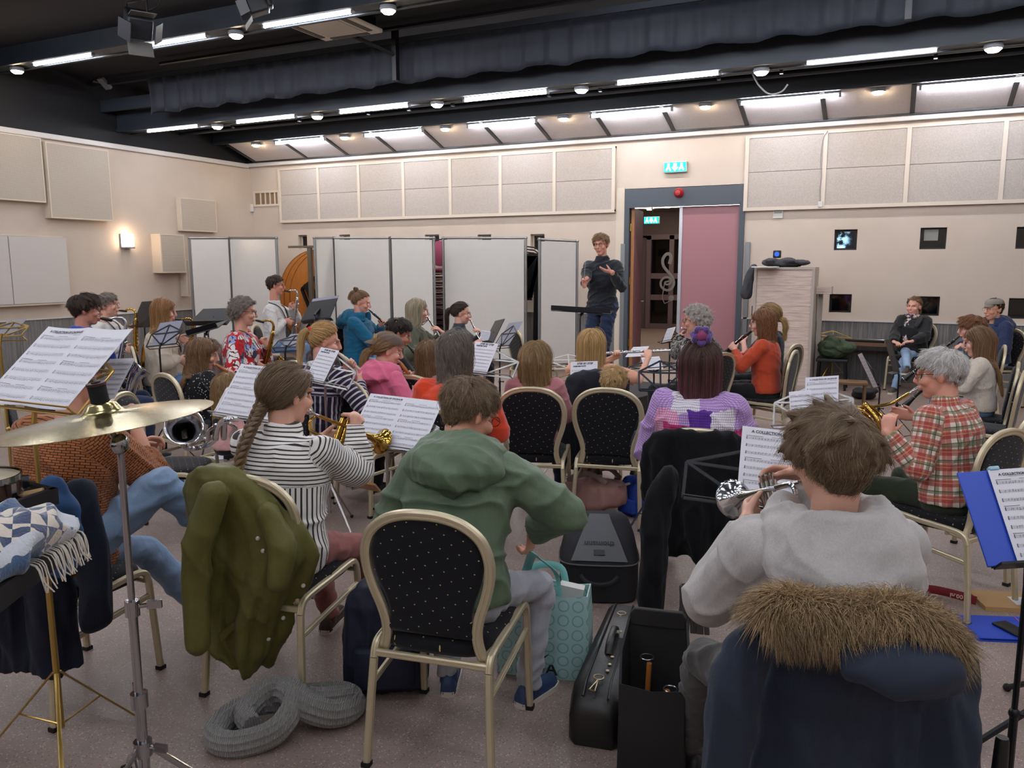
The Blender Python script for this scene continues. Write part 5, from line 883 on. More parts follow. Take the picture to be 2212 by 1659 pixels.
def sax(key, label, sc=1., m1=None, group=None):
    I = PPL[key]; t = thing('saxophone', label, 'saxophone', M=I['MI']); m1 = m1 or BRASS; s = sc
    def S(p): return np.array(p)*s
    m = MB(); m.lathe([(.005*s, -.01), (.011*s, .02*s), (.0125*s, .075*s), (.0115*s, .08*s)], 12); m.build('mouthpiece', EBON, t)
    m = MB(); nk = S(spline([(0, .05, 0), (0, .1, .022), (0, .145, .022), (0, .17, -.01), (0, .175, -.06)], 5)); m.tube(nk, np.linspace(.0085, .0135, len(nk))*s, 12); m.build('neck', m1, t)
    P = S(spline([(0, .175, -.06), (0, .172, -.25), (0, .168, -.46), (0, .172, -.56), (0, .205, -.615), (0, .25, -.6), (0, .272, -.54), (0, .282, -.44), (0, .3, -.37), (0, .33, -.32)], 5)); r_ = np.interp(np.linspace(0, 1, len(P)), [0, .42, .62, .8, .93, 1], [.014, .026, .034, .042, .055, .072])*s
    m = MB(); m.tube(P, r_, 18, cap=False); T = P[-1]-P[-2]; m.tube([P[-1], P[-1]-nrm(T)*.002*s], [.074*s, .071*s], 18, cap=False); b = m.build('body', m1, t, solid=.0015)
    m = MB()
    for i, z in enumerate(np.linspace(-.1, -.52, 12)): m.lathe([(.013*s*(.7+i*.06), 0), (.014*s*(.7+i*.06), .003*s), (.003, .007*s)], 12, mtx(S((.004*(-1)**i, .178+.0, z))+A(0, (.013+i*.0012)*s, 0), (0, 1, 0)))
    for z in (-.5, -.42): m.lathe([(.028*s, 0), (.028*s, .004*s), (.004, .008*s)], 12, mtx(S((-.045, .27, z)), (-1, .1, 0)))
    for sx in (-1, 1): m.tube(S([(sx*.02, .18, -.08), (sx*.026, .18, -.3), (sx*.032, .185, -.54)]), .003*s, 6); m.tube(S([(sx*.016, .19, -.09), (sx*.02, .195, -.32)]), .0022*s, 6)
    for z in (-.15, -.22, -.33, -.43): m.tube(S([(-.028, .178, z), (.0, .2, z+.01), (.028, .178, z)]), .0025*s, 6)
    m.tube(S([(.03, .19, -.36), (.05, .2, -.4), (.045, .24, -.45)]), .003*s, 6); m.build('keywork', m1, t); return t
def trumpet(key, label, m1, name='trumpet', sc=1., bell=.062):
    I = PPL[key]; t = thing(name, label, name, M=I['MI']); s = sc
    def S(*p): return [np.array(q)*s for q in p]
    m = MB(); m.lathe([(.013, -.002), (.0135, .003), (.011, .016), (.005, .028), (.0055, .08*s)], 14); m.build('mouthpiece', SILV, t)
    m = MB(); m.tube(S((0, .06, 0), (0, .36, 0)), .006, 10); P = spline(S((0, .36, 0), (0, .395, -.012), (0, .4, -.035), (0, .39, -.06), (0, .36, -.072)), 4); m.tube(P, .0062, 10); m.tube(S((0, .36, -.072), (0, .22, -.072)), .006, 10)
    P = spline(S((-.03, .2, -.072), (-.03, .08, -.07), (-.03, .055, -.05), (-.03, .05, -.03), (-.03, .06, -.012), (-.03, .09, 0), (-.03, .2, 0)), 4); m.tube(P, .0062, 10); m.build('tubing', m1, t)
    ys = np.array([.16, .26, .34, .39, .42, .44, .452, .46]); m = MB(); m.tube([np.array((-.03, y, 0))*s for y in ys], np.array([.0062, .008, .011, .016, .024, .036, .05, bell]), 24, cap=False); q = (-.03*s, .4595*s, 0); m.tube([(-.03*s, .46*s, 0), (-.03*s, .462*s, 0), (-.03*s, .46*s, 0)], [bell, bell+.002, bell-.002], 24, cap=False); m.build('bell', m1, t, solid=.001)
    for i in range(3):
        m = MB(); y = (.195+i*.03)*s; m.tube([(-.014, y, -.09*s), (-.014, y, .03*s)], .0125, 12); m.tube([(-.014, y, .03*s), (-.014, y, .05*s)], .004, 8); m.tube([(-.014, y, .05*s), (-.014, y, .055*s)], .0095, 12); m.tube([(-.014, y, -.1*s), (-.014, y, -.09*s)], .009, 12); m.build('valve', SILV if m1 is SILV else m1, t)
    m = MB(); m.tube([(.02*s*math.cos(a), .3*s, (.022*math.sin(a)-.021)*s) for a in np.arange(12)*pi/6], .003, 6, close=True); m.tube(S((0, .3, 0), (-.03, .3, 0)), .004, 6); m.tube(S((0, .12, 0), (-.03, .12, 0)), .004, 6); m.build('finger_ring', m1, t); return t
BLK = [('redpony', 'cream recorder held by the child in the striped navy dress', .4, IVORY), ('cap', 'wooden recorder held by the child in the cap', .36, PEAR), ('dotgirl', 'wooden recorder held by the child in the black patterned dress', .36, PEAR)]
for k, l, L, b in BLK: wind(k, 'recorder', 'recorder', l, L, .012, b)
wind('darkboy', 'clarinet', 'clarinet', 'black clarinet with silver keys held by the dark haired child', .62, .028, EBON)
wind('teal', 'clarinet', 'oboe', 'black oboe with silver keys held by the person in teal', .6, .022, EBON)
for k, l in (('orange', 'black clarinet held by the person in the orange cardigan'), ('blacktop', 'silver keyed clarinet behind the orange cardigan, held by the person in black'), ('clari', 'black clarinet held by the ginger teenager'), ('cream', 'black clarinet held by the child in the cream sweater')): wind(k, 'clarinet', 'clarinet', l, .64, .03, EBON)
for k, l in (('bob', 'silver flute held by the person with the grey blond bob'), ('leather', 'silver flute held by the child in the leather jacket'), ('fluteblond', 'silver flute held level by the blond person in peach'), ('leopard', 'silver flute held by the person in the leopard print')): wind(k, 'flute', 'flute', l, .67, .01, SILV)
sax('blue', 'silver tenor saxophone of the player in royal blue', 1.12, SILV); sax('greysax', 'gold saxophone of the player in the white cardigan'); sax('ginger', 'gold saxophone of the player in the beige sweater'); sax('floral', 'dark saxophone of the player in the floral blouse', .95, OLDB); sax('harness', 'silver saxophone of the player with the black harness', 1., SILV)
trumpet('braid', 'brass trumpet held by the person with the braid', BRASS); trumpet('hood', 'silver cornet held by the person in the grey hoodie', SILV, 'cornet', .78, .06)
# french horn of the plaid player
I = PPL['plaid']; hM = I['M']; mo = I['M'] @ np.array([*I['mouth'], 1.])
t = thing('french_horn', 'brass french horn with coiled tubes held by the person in the checked shirt', 'french horn', M=mtx(mo[:3]+A(-.28, .02, -.2), mo[:3]-(mo[:3]+A(-.28, .02, -.2)), (0, 0, 1)))
W2 = np.linalg.inv(np.array(t.matrix_world)) if 0 else np.linalg.inv(mtx(mo[:3]+A(-.28, .02, -.2), A(.28, -.02, .2), (0, 0, 1)))
ml = (W2 @ mo)[:3]
m = MB(); m.tube([ml, ml+nrm(A(0, 0, 0)-ml)*.06], [.012, .006], 12); m.build('mouthpiece', SILV, t)
m = MB(); m.tube(spline([ml+nrm(-ml)*.05, ml*.55, ml*.2+A(0, 0, .05), A(.0, -.06, .12), A(0, -.16, .08), A(0, -.18, -.05), A(0, -.1, -.16), A(0, .04, -.15), A(0, .12, -.05), A(0, .09, .07)], 6), .008, 10)
for k, (rr, ox) in enumerate(((.13, .015), (.105, -.02), (.085, .03), (.06, -.03), (.05, .01))): m.tube([(ox+.01*sin(a*2), -.04+rr*cos(a), -.03+rr*sin(a)*.95) for a in np.arange(28)*2*pi/28], .0075, 8, close=True)
for k in range(4): m.tube([(-.04+.022*k, -.1, .06), (-.04+.022*k, .03, .03)], .006, 8); m.tube([(-.04+.022*k, -.02, -.13), (-.04+.022*k, -.02, -.02)], .0065, 8)
m.build('tubing', BRASS, t)
m = MB(); bp = spline([(.04, .09, .07), (.06, .1, -.05), (.07, .03, -.16), (.1, -.08, -.2), (.14, -.2, -.2), (.16, -.26, -.19)], 5); m.tube(bp, np.interp(np.linspace(0, 1, len(bp)), [0, .5, .75, .9, 1], [.01, .022, .05, .1, .15]), 28, cap=False); m.build('bell', BRASS, t, solid=.0012)
for k in range(3): m = MB(); m.tube([(-.045, -.05+.035*k, .0), (-.005, -.05+.035*k, .0)], .017, 12); m.build('valve', SILV, t); 
# the baritone horn held behind the cymbal
t = thing('alto_horn', 'silver horn with flared bell beside the knit sweater player', 'horn', M=mtx(at(398, 935, 3.45), at(398, 905, 3.28)-at(398, 935, 3.45), (0, 0, 1)))
q = at(398, 905, 3.28)-at(398, 935, 3.45); L_ = .13
m = MB(); m.tube([(0, y, 0) for y in (-.2, -.1, -.02, .03, .06, .085, .1)], [.014, .018, .026, .036, .05, .068, .08], 24, cap=False); m.build('bell', SILV, t, solid=.0012)
m = MB(); m.tube(spline([(0, -.2, 0), (-.02, -.26, 0), (-.08, -.28, .01), (-.13, -.22, .02), (-.14, -.05, .03), (-.17, .05, .03), (-.22, .04, .03)], 5), .012, 10); m.tube(spline([(-.06, -.25, .03), (-.1, -.1, .03), (-.16, -.05, .05), (-.22, -.12, .04), (-.2, -.22, .03)], 5), .008, 10)
for k in range(3): m.tube([(-.1-.035*k, -.2, .02), (-.1-.035*k, -.06, .06)], .014, 10)
m.build('tubing', SILV, t)
# baton, harness, scarf and hats
I = PPL['conductor']; a = I['arm'][1]; w = np.array(I['M'] @ np.array([*(a[2]+nrm(A(-.25, .5, .8))*.1), 1.]))[:3]
t = thing('baton', 'thin white conducting baton in the raised hand of the conductor', 'baton', M=mtx(w, nrm(I['M'][:3, :3] @ A(-.35, .55, .75)))); m = MB(); m.tube([(0, 0, 0), (0, .3, 0)], [.003, .0015], 6); m.build('shaft', WHITEP, t); m = MB(); m.lathe([(.003, -.04), (.008, -.03), (.005, .02)], 10); m.build('grip', PEAR, t)
I = PPL['harness']; C, Rt, k = I['C'], I['Rt'], I['k']; m = MB()
for q in (-1, 1): m.tube(spline([C(.49)+Rt @ A(q*.08, -.05, .05)*k, C(.46)+Rt @ A(q*.1, .09, .03)*k, C(.36)+Rt @ A(q*.07, .155, 0)*k, C(.27)+Rt @ A(q*.01, .16, 0)*k], 5), np.tile([.003, .016], (16, 1)), 8, up=(0, 1, 0)); m.tube(spline([C(.27)+Rt @ A(0, .16, 0)*k, C(.24)+Rt @ A(q*.12, .12, 0)*k, C(.26)+Rt @ A(q*.19, .0, 0)*k], 5), np.tile([.003, .014], (11, 1)), 8, up=(0, 1, 0))
m.build('sax_harness', BLACKP, I['t'])
for key in ('floral', 'ginger', 'blue', 'greysax'):
    I = PPL[key]; C, Rt, k = I['C'], I['Rt'], I['k']; m = MB(); P = spline([C(.5)+Rt @ A(-.06, .02, .03)*k, C(.48)+Rt @ A(-.075, .1, 0)*k, C(.36)+Rt @ A(-.02, .17, 0)*k, C(.3)+Rt @ A(0, .185, 0)*k, C(.36)+Rt @ A(.03, .17, 0)*k, C(.48)+Rt @ A(.075, .1, 0)*k, C(.5)+Rt @ A(.06, .02, .03)*k, C(.51)+Rt @ A(0, -.085, .02)*k], 5); m.tube(P, np.tile([.003, .012], (len(P), 1)), 8, up=(0, 1, 0)); m.build('neck_strap', BLACKP, I['t'])
def head_child(I, name, mb, mts, **k):
    M = np.eye(4); M[:3, :3] = I['Rh']*I['f']; M[:3, 3] = I['hd']; mb.xf(M); return mb.build(name, mts, I['t'], **k)
def cap_mesh(back=1, brim=.07, flat=0):
    m = MB(); R = []
    for i in range(9): a = i/8*pi/2; R.append([(cos(u)*.09*cos(a)**.6, sin(u)*.112*cos(a)**.6-.012, .052+sin(a)*(.078 if not flat else .06)) for u in np.arange(24)*2*pi/24])
    m.rings(R); B_ = []
    for r_ in (.0, .5, 1.): B_.append([((.085-.02*r_)*sin(v)*1.0, back*(.1*cos(v)*1.0+brim*r_*cos(v)**.8)-.012, .056-.03*r_*r_+.012*cos(v)*0) for v in np.linspace(-1.15, 1.15, 11)])
    B_ = np.array(B_); V = np.vstack([B_.reshape(-1, 3), B_.reshape(-1, 3)-A(0, 0, .004)]); F = []
    for o, fl in ((0, 1), (33, 0)):
        for r_ in range(2):
            for j in range(10): q = (o+r_*11+j, o+r_*11+j+1, o+r_*11+12+j, o+r_*11+11+j); F.append(q if fl else q[::-1])
    m.add(V, F); return m
CAPM = mat('grey_brown_cap_cloth', '6a5a50', .85, bump=(300, .3)); FLATM = mat('grey_tweed', '827c74', .9, var=.25, bump=(300, .4))
c_ = head_child(PPL['cap'], 'cap', cap_mesh(-1, .075), CAPM)
V, F = text_mesh('BRO', .05, bold=.002); m = MB(); m.add(np.stack([-V[:, 0]*1.0, np.full(len(V), 0.), V[:, 1]], 1), F); m.v = [np.stack([np.sin(v[:, 0]/.092)*.0925, -np.cos(v[:, 0]/.092)*.1145-.012, v[:, 2]+.083], 1) for v in m.v]; head_child(PPL['cap'], 'cap_letters', m, mat('gold_stitching', 'b59a6a', .6), smooth=0)
head_child(PPL['flatcap'], 'flat_cap', cap_mesh(1, .025, 1).xf(Matrix.Translation((0, 0, .012))), FLATM)
I = PPL['coat']; C, Rt, k = I['C'], I['Rt'], I['k']; m = MB(); P = [C(.5)+Rt @ A(cos(a)*.085, sin(a)*.085+.01, .02+.02*sin(a))*k for a in np.arange(20)*pi/10]; m.tube(P, .034, 10, close=True); m.tube(spline([C(.49)+Rt @ A(.02, .1, 0)*k, C(.4)+Rt @ A(.03, .165, 0)*k, C(.25)+Rt @ A(.03, .17, 0)*k, C(.15)+Rt @ A(.035, .17, 0)*k], 4), np.tile([.018, .04], (13, 1)), 10, up=(0, 1, 0)); m.build('scarf', mat('patterned_scarf', '5d5a66', .95, fn=lambda t: t.col(t.ramp(t.noise(t.co(), 30., 2), [(.35, '23284a'), (.48, 'b9a092'), (.56, 'd9d4cd'), (.66, '6a4a50')], 'CONSTANT'))), I['t'])
m = MB(); [m.tube(spline([C(.49)+Rt @ A(q*.09, .04, .03)*k, C(.45)+Rt @ A(q*.14, .14, .01)*k, C(.38)+Rt @ A(q*.1, .165, 0)*k], 4), np.tile([.02, .05], (9, 1)), 10, up=(0, 1, 0)) for q in (-1, 1)]; m.build('coat_collar', MATS['black_coat_cloth'], I['t'])
# bun, hair ties, braid
I = PPL['teal']; m = MB(); [m.tube([A(0, -.09, .12)+A(cos(a)*.026, sin(a)*.012*s_, sin(a+s_)*.026) for a in np.arange(16)*pi/8], .013, 8, close=True) for s_ in (0., 1., 2.2)]; head_child(I, 'hair_bun', m, HLB[1])
I = PPL['redpony']; m = MB(); m.tube([A(0, -.118, .05)+A(cos(a)*.023, sin(a*6)*.006, sin(a)*.023) for a in np.arange(48)*pi/24], .014, 8, close=True); head_child(I, 'hair_tie', m, mat('red_scrunchie', 'c8202c', .8))
I = PPL['leather']; m = MB(); m.tube([A(0, -.122, .035)+A(cos(a)*.022, sin(a*6)*.005, sin(a)*.022) for a in np.arange(48)*pi/24], .012, 8, close=True); head_child(I, 'hair_tie', m, BLACKP)
I = PPL['purple']; m = MB(); m.ball((0, -.075, .145), (.036, .03, .03), 16, 10); m.mi = 1; m.tube([((.038+.006*sin(a*7))*cos(a), -.078+.012*sin(a*5), .143+(.034+.006*sin(a*7))*sin(a)) for a in np.arange(60)*2*pi/60], .014, 8, close=True); head_child(I, 'hair_scrunchie', m, [mat('magenta_yarn', '8f3f68', .9, bump=(160, .6)), mat('purple_velvet', '4b2a78', .8, sheen=.6)])
I = PPL['braid']; f = I['f']; base = A(-.025, -.1, -.06); N_ = 9
cv = spline([base+A(.01, .02, .08), base+A(.005, -.005, 0), base+A(.012, -.045, -.09), base+A(.03, -.085, -.2), base+A(.045, -.105, -.32), base+A(.055, -.115, -.42), base+A(.055, -.12, -.52)], 12); n = len(cv)
m = MB(); ST_ = []
for j in range(3):
    ph = np.linspace(0, N_*2*pi, n)+j*2*pi/3; w_ = np.interp(np.linspace(0, 1, n), [0, .15, .7, .78, 1], [.022, .02, .013, .006, .004]); P = cv+np.stack([np.sin(ph)*w_, np.sin(ph*2)*w_*.45, 0*ph], 1); rr = np.interp(np.linspace(0, 1, n), [0, .1, .7, .78, .86, 1], [.017, .0165, .011, .008, .012, .005]); m.tube(P, rr, 8); ST_.append((P, rr))
hb = head_child(I, 'hair_braid', m, hair_mats('braid_ends', '6a5640', 'b08a58', .85, .75)[1], smooth=60)
r = np.random.default_rng(5); SS = []
for P, rr in ST_:
    T, U, W = frames(P)
    for _ in range(420): a = r.uniform(0, 6.28); tw = np.linspace(a, a+6, n); SS.append(P+(U*np.cos(tw)[:, None]+W*np.sin(tw)[:, None])*rr[:, None]*1.0)
SS = np.array(SS)*f @ I['Rh'].T+I['hd']; cu = bpy.data.hair_curves.new('strands'); cu.add_curves([n]*len(SS)); cu.attributes['position'].data.foreach_set('vector', SS.astype(np.float32).ravel()); ra = cu.attributes.new('radius', 'FLOAT', 'POINT') if not cu.attributes.get('radius') else cu.attributes['radius']; ra.data.foreach_set('value', np.full(len(SS)*n, .0006, np.float32)); cu.materials.append(hair_mats('braid_ends', '6a5640', 'b08a58', .85, .75)[0]); o = bpy.data.objects.new('hair_strands', cu); COL.objects.link(o); o.parent = hb
# ---------------------------------------------------------------- whiteboards, folded tables, cabinet, podium
BOARD = mat('whiteboard_surface', 'c9c7c2', .3, var=.03)
def screen(pts, zb, label):
    """A folding screen of white panels; pts = (x, y, top z) of its posts."""
    c = np.mean([p[:2] for p in pts], 0); t = thing('folding_whiteboard', label, 'whiteboard', (*c, 0)); o = A(*c, 0)
    for (a, b) in zip(pts[:-1], pts[1:]):
        a, b = np.array(a, float)-o, np.array(b, float)-o; d = nrm(A(b[0]-a[0], b[1]-a[1], 0)); n = np.cross(d, (0, 0, 1)); e = .03
        m = MB(); q = [a*A(1, 1, 0)+d*e, b*A(1, 1, 0)-d*e]; V = [q[0]+n*.012+A(0, 0, zb), q[1]+n*.012+A(0, 0, zb), q[1]+n*.012+A(0, 0, b[2]-e), q[0]+n*.012+A(0, 0, a[2]-e)]; V += [v-n*.024 for v in V]
        m.add(V, [(0, 1, 2, 3), (7, 6, 5, 4), (1, 0, 4, 5), (2, 1, 5, 6), (3, 2, 6, 7), (0, 3, 7, 4)]); m.build('panel', BOARD, t, smooth=0)
        m = MB(); m.tube([A(a[0], a[1], zb), A(b[0], b[1], zb)], .018, 8); m.tube([a, b], .02, 8)
        for p in (a, b): m.tube([A(p[0], p[1], .06), p], .02, 8); m.ball(p, .028, 10, 7)
        m.build('frame', GREYTUBE, t)
        m = MB(); mid = (a+b)/2
        for p in (a+d*.05, b-d*.05):
            p = A(p[0], p[1], .09); m.tube([p-n*.22, p+n*.22], .016, 8)
            for s in (-1, 1): m.lathe([(.0, -.012), (.032, -.011), (.032, .011), (.0, .012)], 12, mtx(p+n*.21*s-A(0, 0, .057), d))
        m.build('castor_foot', BLACKP, t)
X = lambda u, y: ony(u, 514, y)
screen([X(408, 10.2), X(495, 10.75), X(597, 10.6)], .14, 'two-panel folding whiteboard nearest the room corner')
screen([X(679, 10.9), X(720, 11.4), X(843, 11.3), X(937, 11.45)], .14, 'three-panel folding whiteboard behind the teal and olive players')
screen([X(957, 11.75), X(1136, 11.8)], .14, 'wide single whiteboard panel left of the conductor')
screen([ony(1165, 517, 11.3), ony(1247, 521, 11.85)], .14, 'narrow angled whiteboard panel right beside the conductor')
# folded round tables
WOODT = mat('orange_table_veneer', 'b56a24', .35, fn=lambda t: t.col(t.mix(t.noise(t.mp(t.co(), (3, 3, .5)), 9., 4), srgb('a85f1f'), srgb('c98238'))))
for k, (u, y, r_) in enumerate(((686, 12.42, .93), (698, 12.28, .93), (712, 12.12, .93))):
    c = ony(u, 650, y); t = thing('round_table', ('rearmost folded round table leaning by the whiteboards', 'middle folded round table leaning by the whiteboards', 'front folded round table with its black folded legs showing')[k], 'table', (c[0], y, .1+r_), group=None)
    m = MB(); m.lathe([(.0, -.018), (r_-.01, -.018), (r_, -.01), (r_, .01), (r_-.01, .018), (.0, .018)], 48); m.build('tabletop', WOODT, t); m = MB(); m.lathe([(r_-.004, -.019), (r_+.004, -.014), (r_+.004, .014), (r_-.004, .019)], 48, cap=False); m.build('edge_band', BLACKP, t)
    if k == 2:
        m = MB()
        for a, b in (((-.6, .2), (-.15, .5)), ((-.6, .2), (-.4, -.25)), ((-.5, -.25), (-.2, -.05)), ((-.65, -.6), (-.35, -.4)), ((-.35, -.4), (-.2, -.35))): m.box(((a[0]+b[0])/2, -.045, (a[1]+b[1])/2), (.05, .05, math.hypot(b[0]-a[0], b[1]-a[1])), roty(math.atan2(b[0]-a[0], b[1]-a[1])))
        m.box((-.38, -.05, .12), (.16, .06, .42), roty(-.4)); m.build('folded_legs', BLACKM, t, smooth=0)
c = ony(671, 600, 11.9); t = thing('table_trolley', 'upright steel trolley holding the folded round tables', 'trolley', (c[0], 11.9, 0)); m = MB()
m.b2((-.06, 0, .08), (.02, .06, 2.0)); m.b2((-.5, 0, 1.99), (.25, .05, 2.03)); m.b2((-.5, 0, .06), (.25, .6, .1)); m.build('frame', mat('rusty_steel', '6f675c', .55, .5, var=.2), t, smooth=0); m = MB(); [m.lathe([(0, -.02), (.04, -.02), (.04, .02), (0, .02)], 12, mtx((x, .1, .04), (1, 0, 0))) for x in (-.4, .2)]; m.build('wheel', BLACKP, t)
# stacked chairs behind the boards
c = ony(946, 530, 12.15)
for k in range(14):
    t = thing('stacking_chair', 'dark red upholstered chair in the stack behind the whiteboards', 'chair', (c[0]-.05, 12.2, .3+k*.095), 0, 'stacked dark red chairs'); m = MB(); m.b2((-.2, -.25, 0), (.2, .15, .035)); m.build('seat', mat('dark_red_cloth', '4a1626' if k < 14 else '8a3a50', .8), t, bevel=.012)
    m = MB(); m.tube([(-.2, -.27, -.02), (.2, -.27, -.02)], .012, 6); [m.tube([(s*.2, -.27, -.02), (s*.2, .2, .0)], .01, 6) for s in (-1, 1)]; m.build('frame', BLACKM, t)
t = thing('stacking_chair', 'topmost pink-red chair of the stack between the whiteboards', 'chair', (c[0]-.05, 12.2, .24+14*.095)); m = MB(); m.b2((-.2, -.28, 0), (.2, .15, .05)); m.build('seat', mat('pink_red_cloth', '8a3a55', .8), t, bevel=.02); m = MB(); m.rings([[(cos(a)*.2*w, .1+y, .3+sin(a)*.22*w) for a in np.arange(20)*pi/10] for y, w in ((-.03, .9), (-.02, 1), (.02, 1), (.03, .9))]); m.build('backrest', MATS['pink_red_cloth'], t); m = MB(); m.tube([(-.21, .12, 0), (-.21, .12, .45), (-.12, .12, .54), (.12, .12, .54), (.21, .12, .45), (.21, .12, 0)], .012, 8); m.build('frame', BLACKM, t)
c = ony(1149, 560, 12.1)
for k in range(12):
    t = thing('folding_chair', 'black folding chair in the row stood upright behind the whiteboard', 'chair', (c[0]+.07-.012*k, 12.3, 1.98-.045*k), 0, 'folded black chairs'); m = MB()
    m.tube([(-.32, 0, 0), (-.1, 0, -.03), (.0, 0, -.1), (.02, 0, -.2), (.0, 0, -1.97+.045*k)], .011, 6); m.tube([(-.05, -.02, -.18), (-.3, -.04, -.5)], .011, 6); m.build('frame', BLACKM, t); m = MB(); m.b2((-.32, -.015, -.4), (-.02, .0, -.12)); m.build('backrest', BLACKP, t, smooth=0)
# wooden cabinet
def f_wood(t):
    c = t.co(); n = t.noise(t.mp(c, (2.2, 2.2, 26)), 1.6, 5, .6); s = t.sep(c); pl = t.m('LESS_THAN', t.m('FRACT', t.m('MULTIPLY', s[2], 3.6)), .012)
    k = t.ramp(n, [(.3, 'a8948a'), (.5, 'c4b1a5'), (.72, 'd6c7bc')]); t.col(t.mix(pl, k, srgb('8a7568')))
PALEW = mat('pale_oak_laminate', 'c4b1a5', .5, fn=f_wood)
cx0, cx1, cy = -1.74, -.97, 11.27; t = thing('cabinet', 'tall pale wooden cabinet right of the doors with coats on top', 'cabinet', ((cx0+cx1)/2, cy+.3, 0)); w = (cx1-cx0)/2
m = MB(); m.b2((-w+.03, -.28, .06), (w-.03, .3, 1.6)); m.build('body', PALEW, t, smooth=0); m = MB(); FR = mat('cabinet_edge', 'aaa096', .5)
m.b2((-w, -.3, 0), (-w+.035, .3, 1.6)); m.b2((w-.035, -.3, 0), (w, .3, 1.6)); m.b2((-w, -.3, 1.6), (w, .3, 1.63)); m.b2((-w, -.28, 0), (w, .3, .06)); m.build('frame', FR, t, smooth=0)
m = MB(); m.tube([(-w-.002, -.1, .95), (-w-.04, -.1, .95), (-w-.04, -.1, 1.1), (-w-.002, -.1, 1.1)], .006, 6); m.build('handle', BLACKM, t)
def heap(name, label, cat, c, d, col, seed=1, amp=.03, vox=.012, rz=0., lumps=9, m_=None, kids=None):
    t = thing(name, label, cat, tuple(c), rz); m = MB(); r = np.random.default_rng(seed)
    for i in range(lumps): p = r.uniform(-1, 1, 3)*A(.6, .6, .35)*np.array(d)/2+A(0, 0, d[2]/2); m.ball(p, np.array(d)*r.uniform(.18, .36, 3)*A(1, 1, .8), 12, 8, rotz(r.uniform(0, 3)))
    m.ball((0, 0, d[2]*.35), np.array(d)*A(.42, .42, .35), 14, 9)
    def post(me, V, N): V = V+N*(amp*(1-2*np.abs(wob(V, 22, seed, 4))))[:, None]*.5; V[:, 2] = np.maximum(V[:, 2], .002); return V
    fused('cloth', m, m_ or mat('heap_'+col, col, .8), t, vox, 4, post); return t
heap('folded_jacket', 'dark grey padded jacket lying on the wooden cabinet', 'jacket', ((cx0+cx1)/2-.03, cy+.2, 1.63), (.62, .4, .14), '3a3b40', 3, .03)
t = thing('hanging_sleeve', 'dark coat sleeve end hanging over the left side of the cabinet', 'coat', (cx0-.06, cy+.12, 1.6)); m = MB(); m.caps([(.03, 0, .02), (-.03, 0, -.15), (-.05, 0, -.33)], [.05, .07, .08], 10); fused('cloth', m, MATS['heap_3a3b40'], t, .012, 4, lambda me, V, N: V+N*(.012*wob(V, 40, 5, 3))[:, None])
t = thing('paper_sheets', 'white papers lying on the front of the wooden cabinet', 'paper', (cx0+.22, cy-.12, 1.63)); m = MB(); m.b2((-.22, -.14, 0), (.1, .1, .012)); m.build('paper', mat('plain_paper', 'e3e1e2', .7), t, smooth=0)
p = ony(1680, 560, cy+.3); t = thing('webcam', 'small black cube camera with a blue lens on the cabinet jacket', 'camera', (p[0], cy+.22, 1.755)); m = MB(); m.box((0, 0, .05), (.1, .08, .1)); m.build('body', BLACKP, t, bevel=.012); m = MB(); m.lathe([(.0, -.048), (.03, -.046), (.034, -.035)], 16, Matrix.Translation((0, 0, .05))); m.build('lens', mat('blue_lens', '2a5ab8', .1, emit=('2f63d8', .6)), t)
t = thing('shelf_unit', 'dark wall desk behind the cabinet with a pale end shelf', 'desk', (-.65, 12.25, 0)); m = MB(); m.b2((-.42, -.3, .56), (.75, .3, .6)); m.build('top', mat('brown_laminate', '6b4a30', .5), t, smooth=0); m = MB(); m.b2((-.38, -.25, 0), (-.34, .28, .56)); m.b2((.68, -.25, 0), (.72, .28, .56)); m.build('leg', BLACKM, t, smooth=0)
t = thing('wall_shelf', 'small pale shelf sticking out from behind the cabinet', 'shelf', (-.9, 11.75, 1.27)); m = MB(); m.b2((-.1, -.15, 0), (.12, .15, .1)); m.build('board', PALEW, t, smooth=0); m = MB(); m.b2((-.06, .05, -1.27), (0, .13, .0)); m.build('leg', FR, t, smooth=0)
t = thing('clarinet_case_pieces', 'silver and black instrument joint lying on the wall desk', 'instrument', (-.35, 12.05, .625)); m = MB(); m.tube([(-.25, 0, 0), (.25, -.03, 0)], [.018, .022], 10); m.build('joint', EBON, t); m = MB(); m.tube([(-.1, 0, .012), (.25, -.03, .016)], .012, 8); m.build('keywork', SILV, t)
# stool with green jacket, small wooden bench
c = onz(1800, 830, 0); heap('green_jacket', 'dark green jacket piled on a stool under the gold stand', 'jacket', (c[0]+.02, 11.6, .42), (.5, .4, .34), '37452f', 8, .04)
t = thing('stool', 'dark stool under the piled green jacket', 'stool', (c[0], 11.6, 0)); m = MB(); m.b2((-.2, -.18, .38), (.2, .18, .42)); m.build('seat', BLACKP, t, bevel=.01); [(lambda m: (m.tube([(x, y, 0), (x*.9, y*.9, .38)], .016, 8), m.build('leg', BLACKM, t)))(MB()) for x in (-.18, .18) for y in (-.16, .16)]
c = onz(1835, 875, 0); t = thing('wooden_stool', 'low brown wooden foot stool with a slot in its top', 'stool', (c[0], c[1]+.15, 0), .1); m = MB(); m.b2((-.18, -.13, .24), (.18, .13, .27)); m.build('top', mat('worn_brown_wood', '6e4f33', .6, var=.2), t, bevel=.004); m = MB(); m.b2((-.06, -.02, .2705), (.08, .015, .2715)); m.build('slot', BLACKP, t, smooth=0)
for s in (-1, 1): m = MB(); m.b2((s*.15-.012, -.12, 0), (s*.15+.012, .12, .24)); m.build('leg', MATS['worn_brown_wood'], t, smooth=0)
c = onz(1865, 862, 0); heap('black_bag', 'small black bag with strap on the floor by the wooden stool', 'bag', (c[0], c[1], 0), (.34, .25, .15), '17171a', 12, .015)
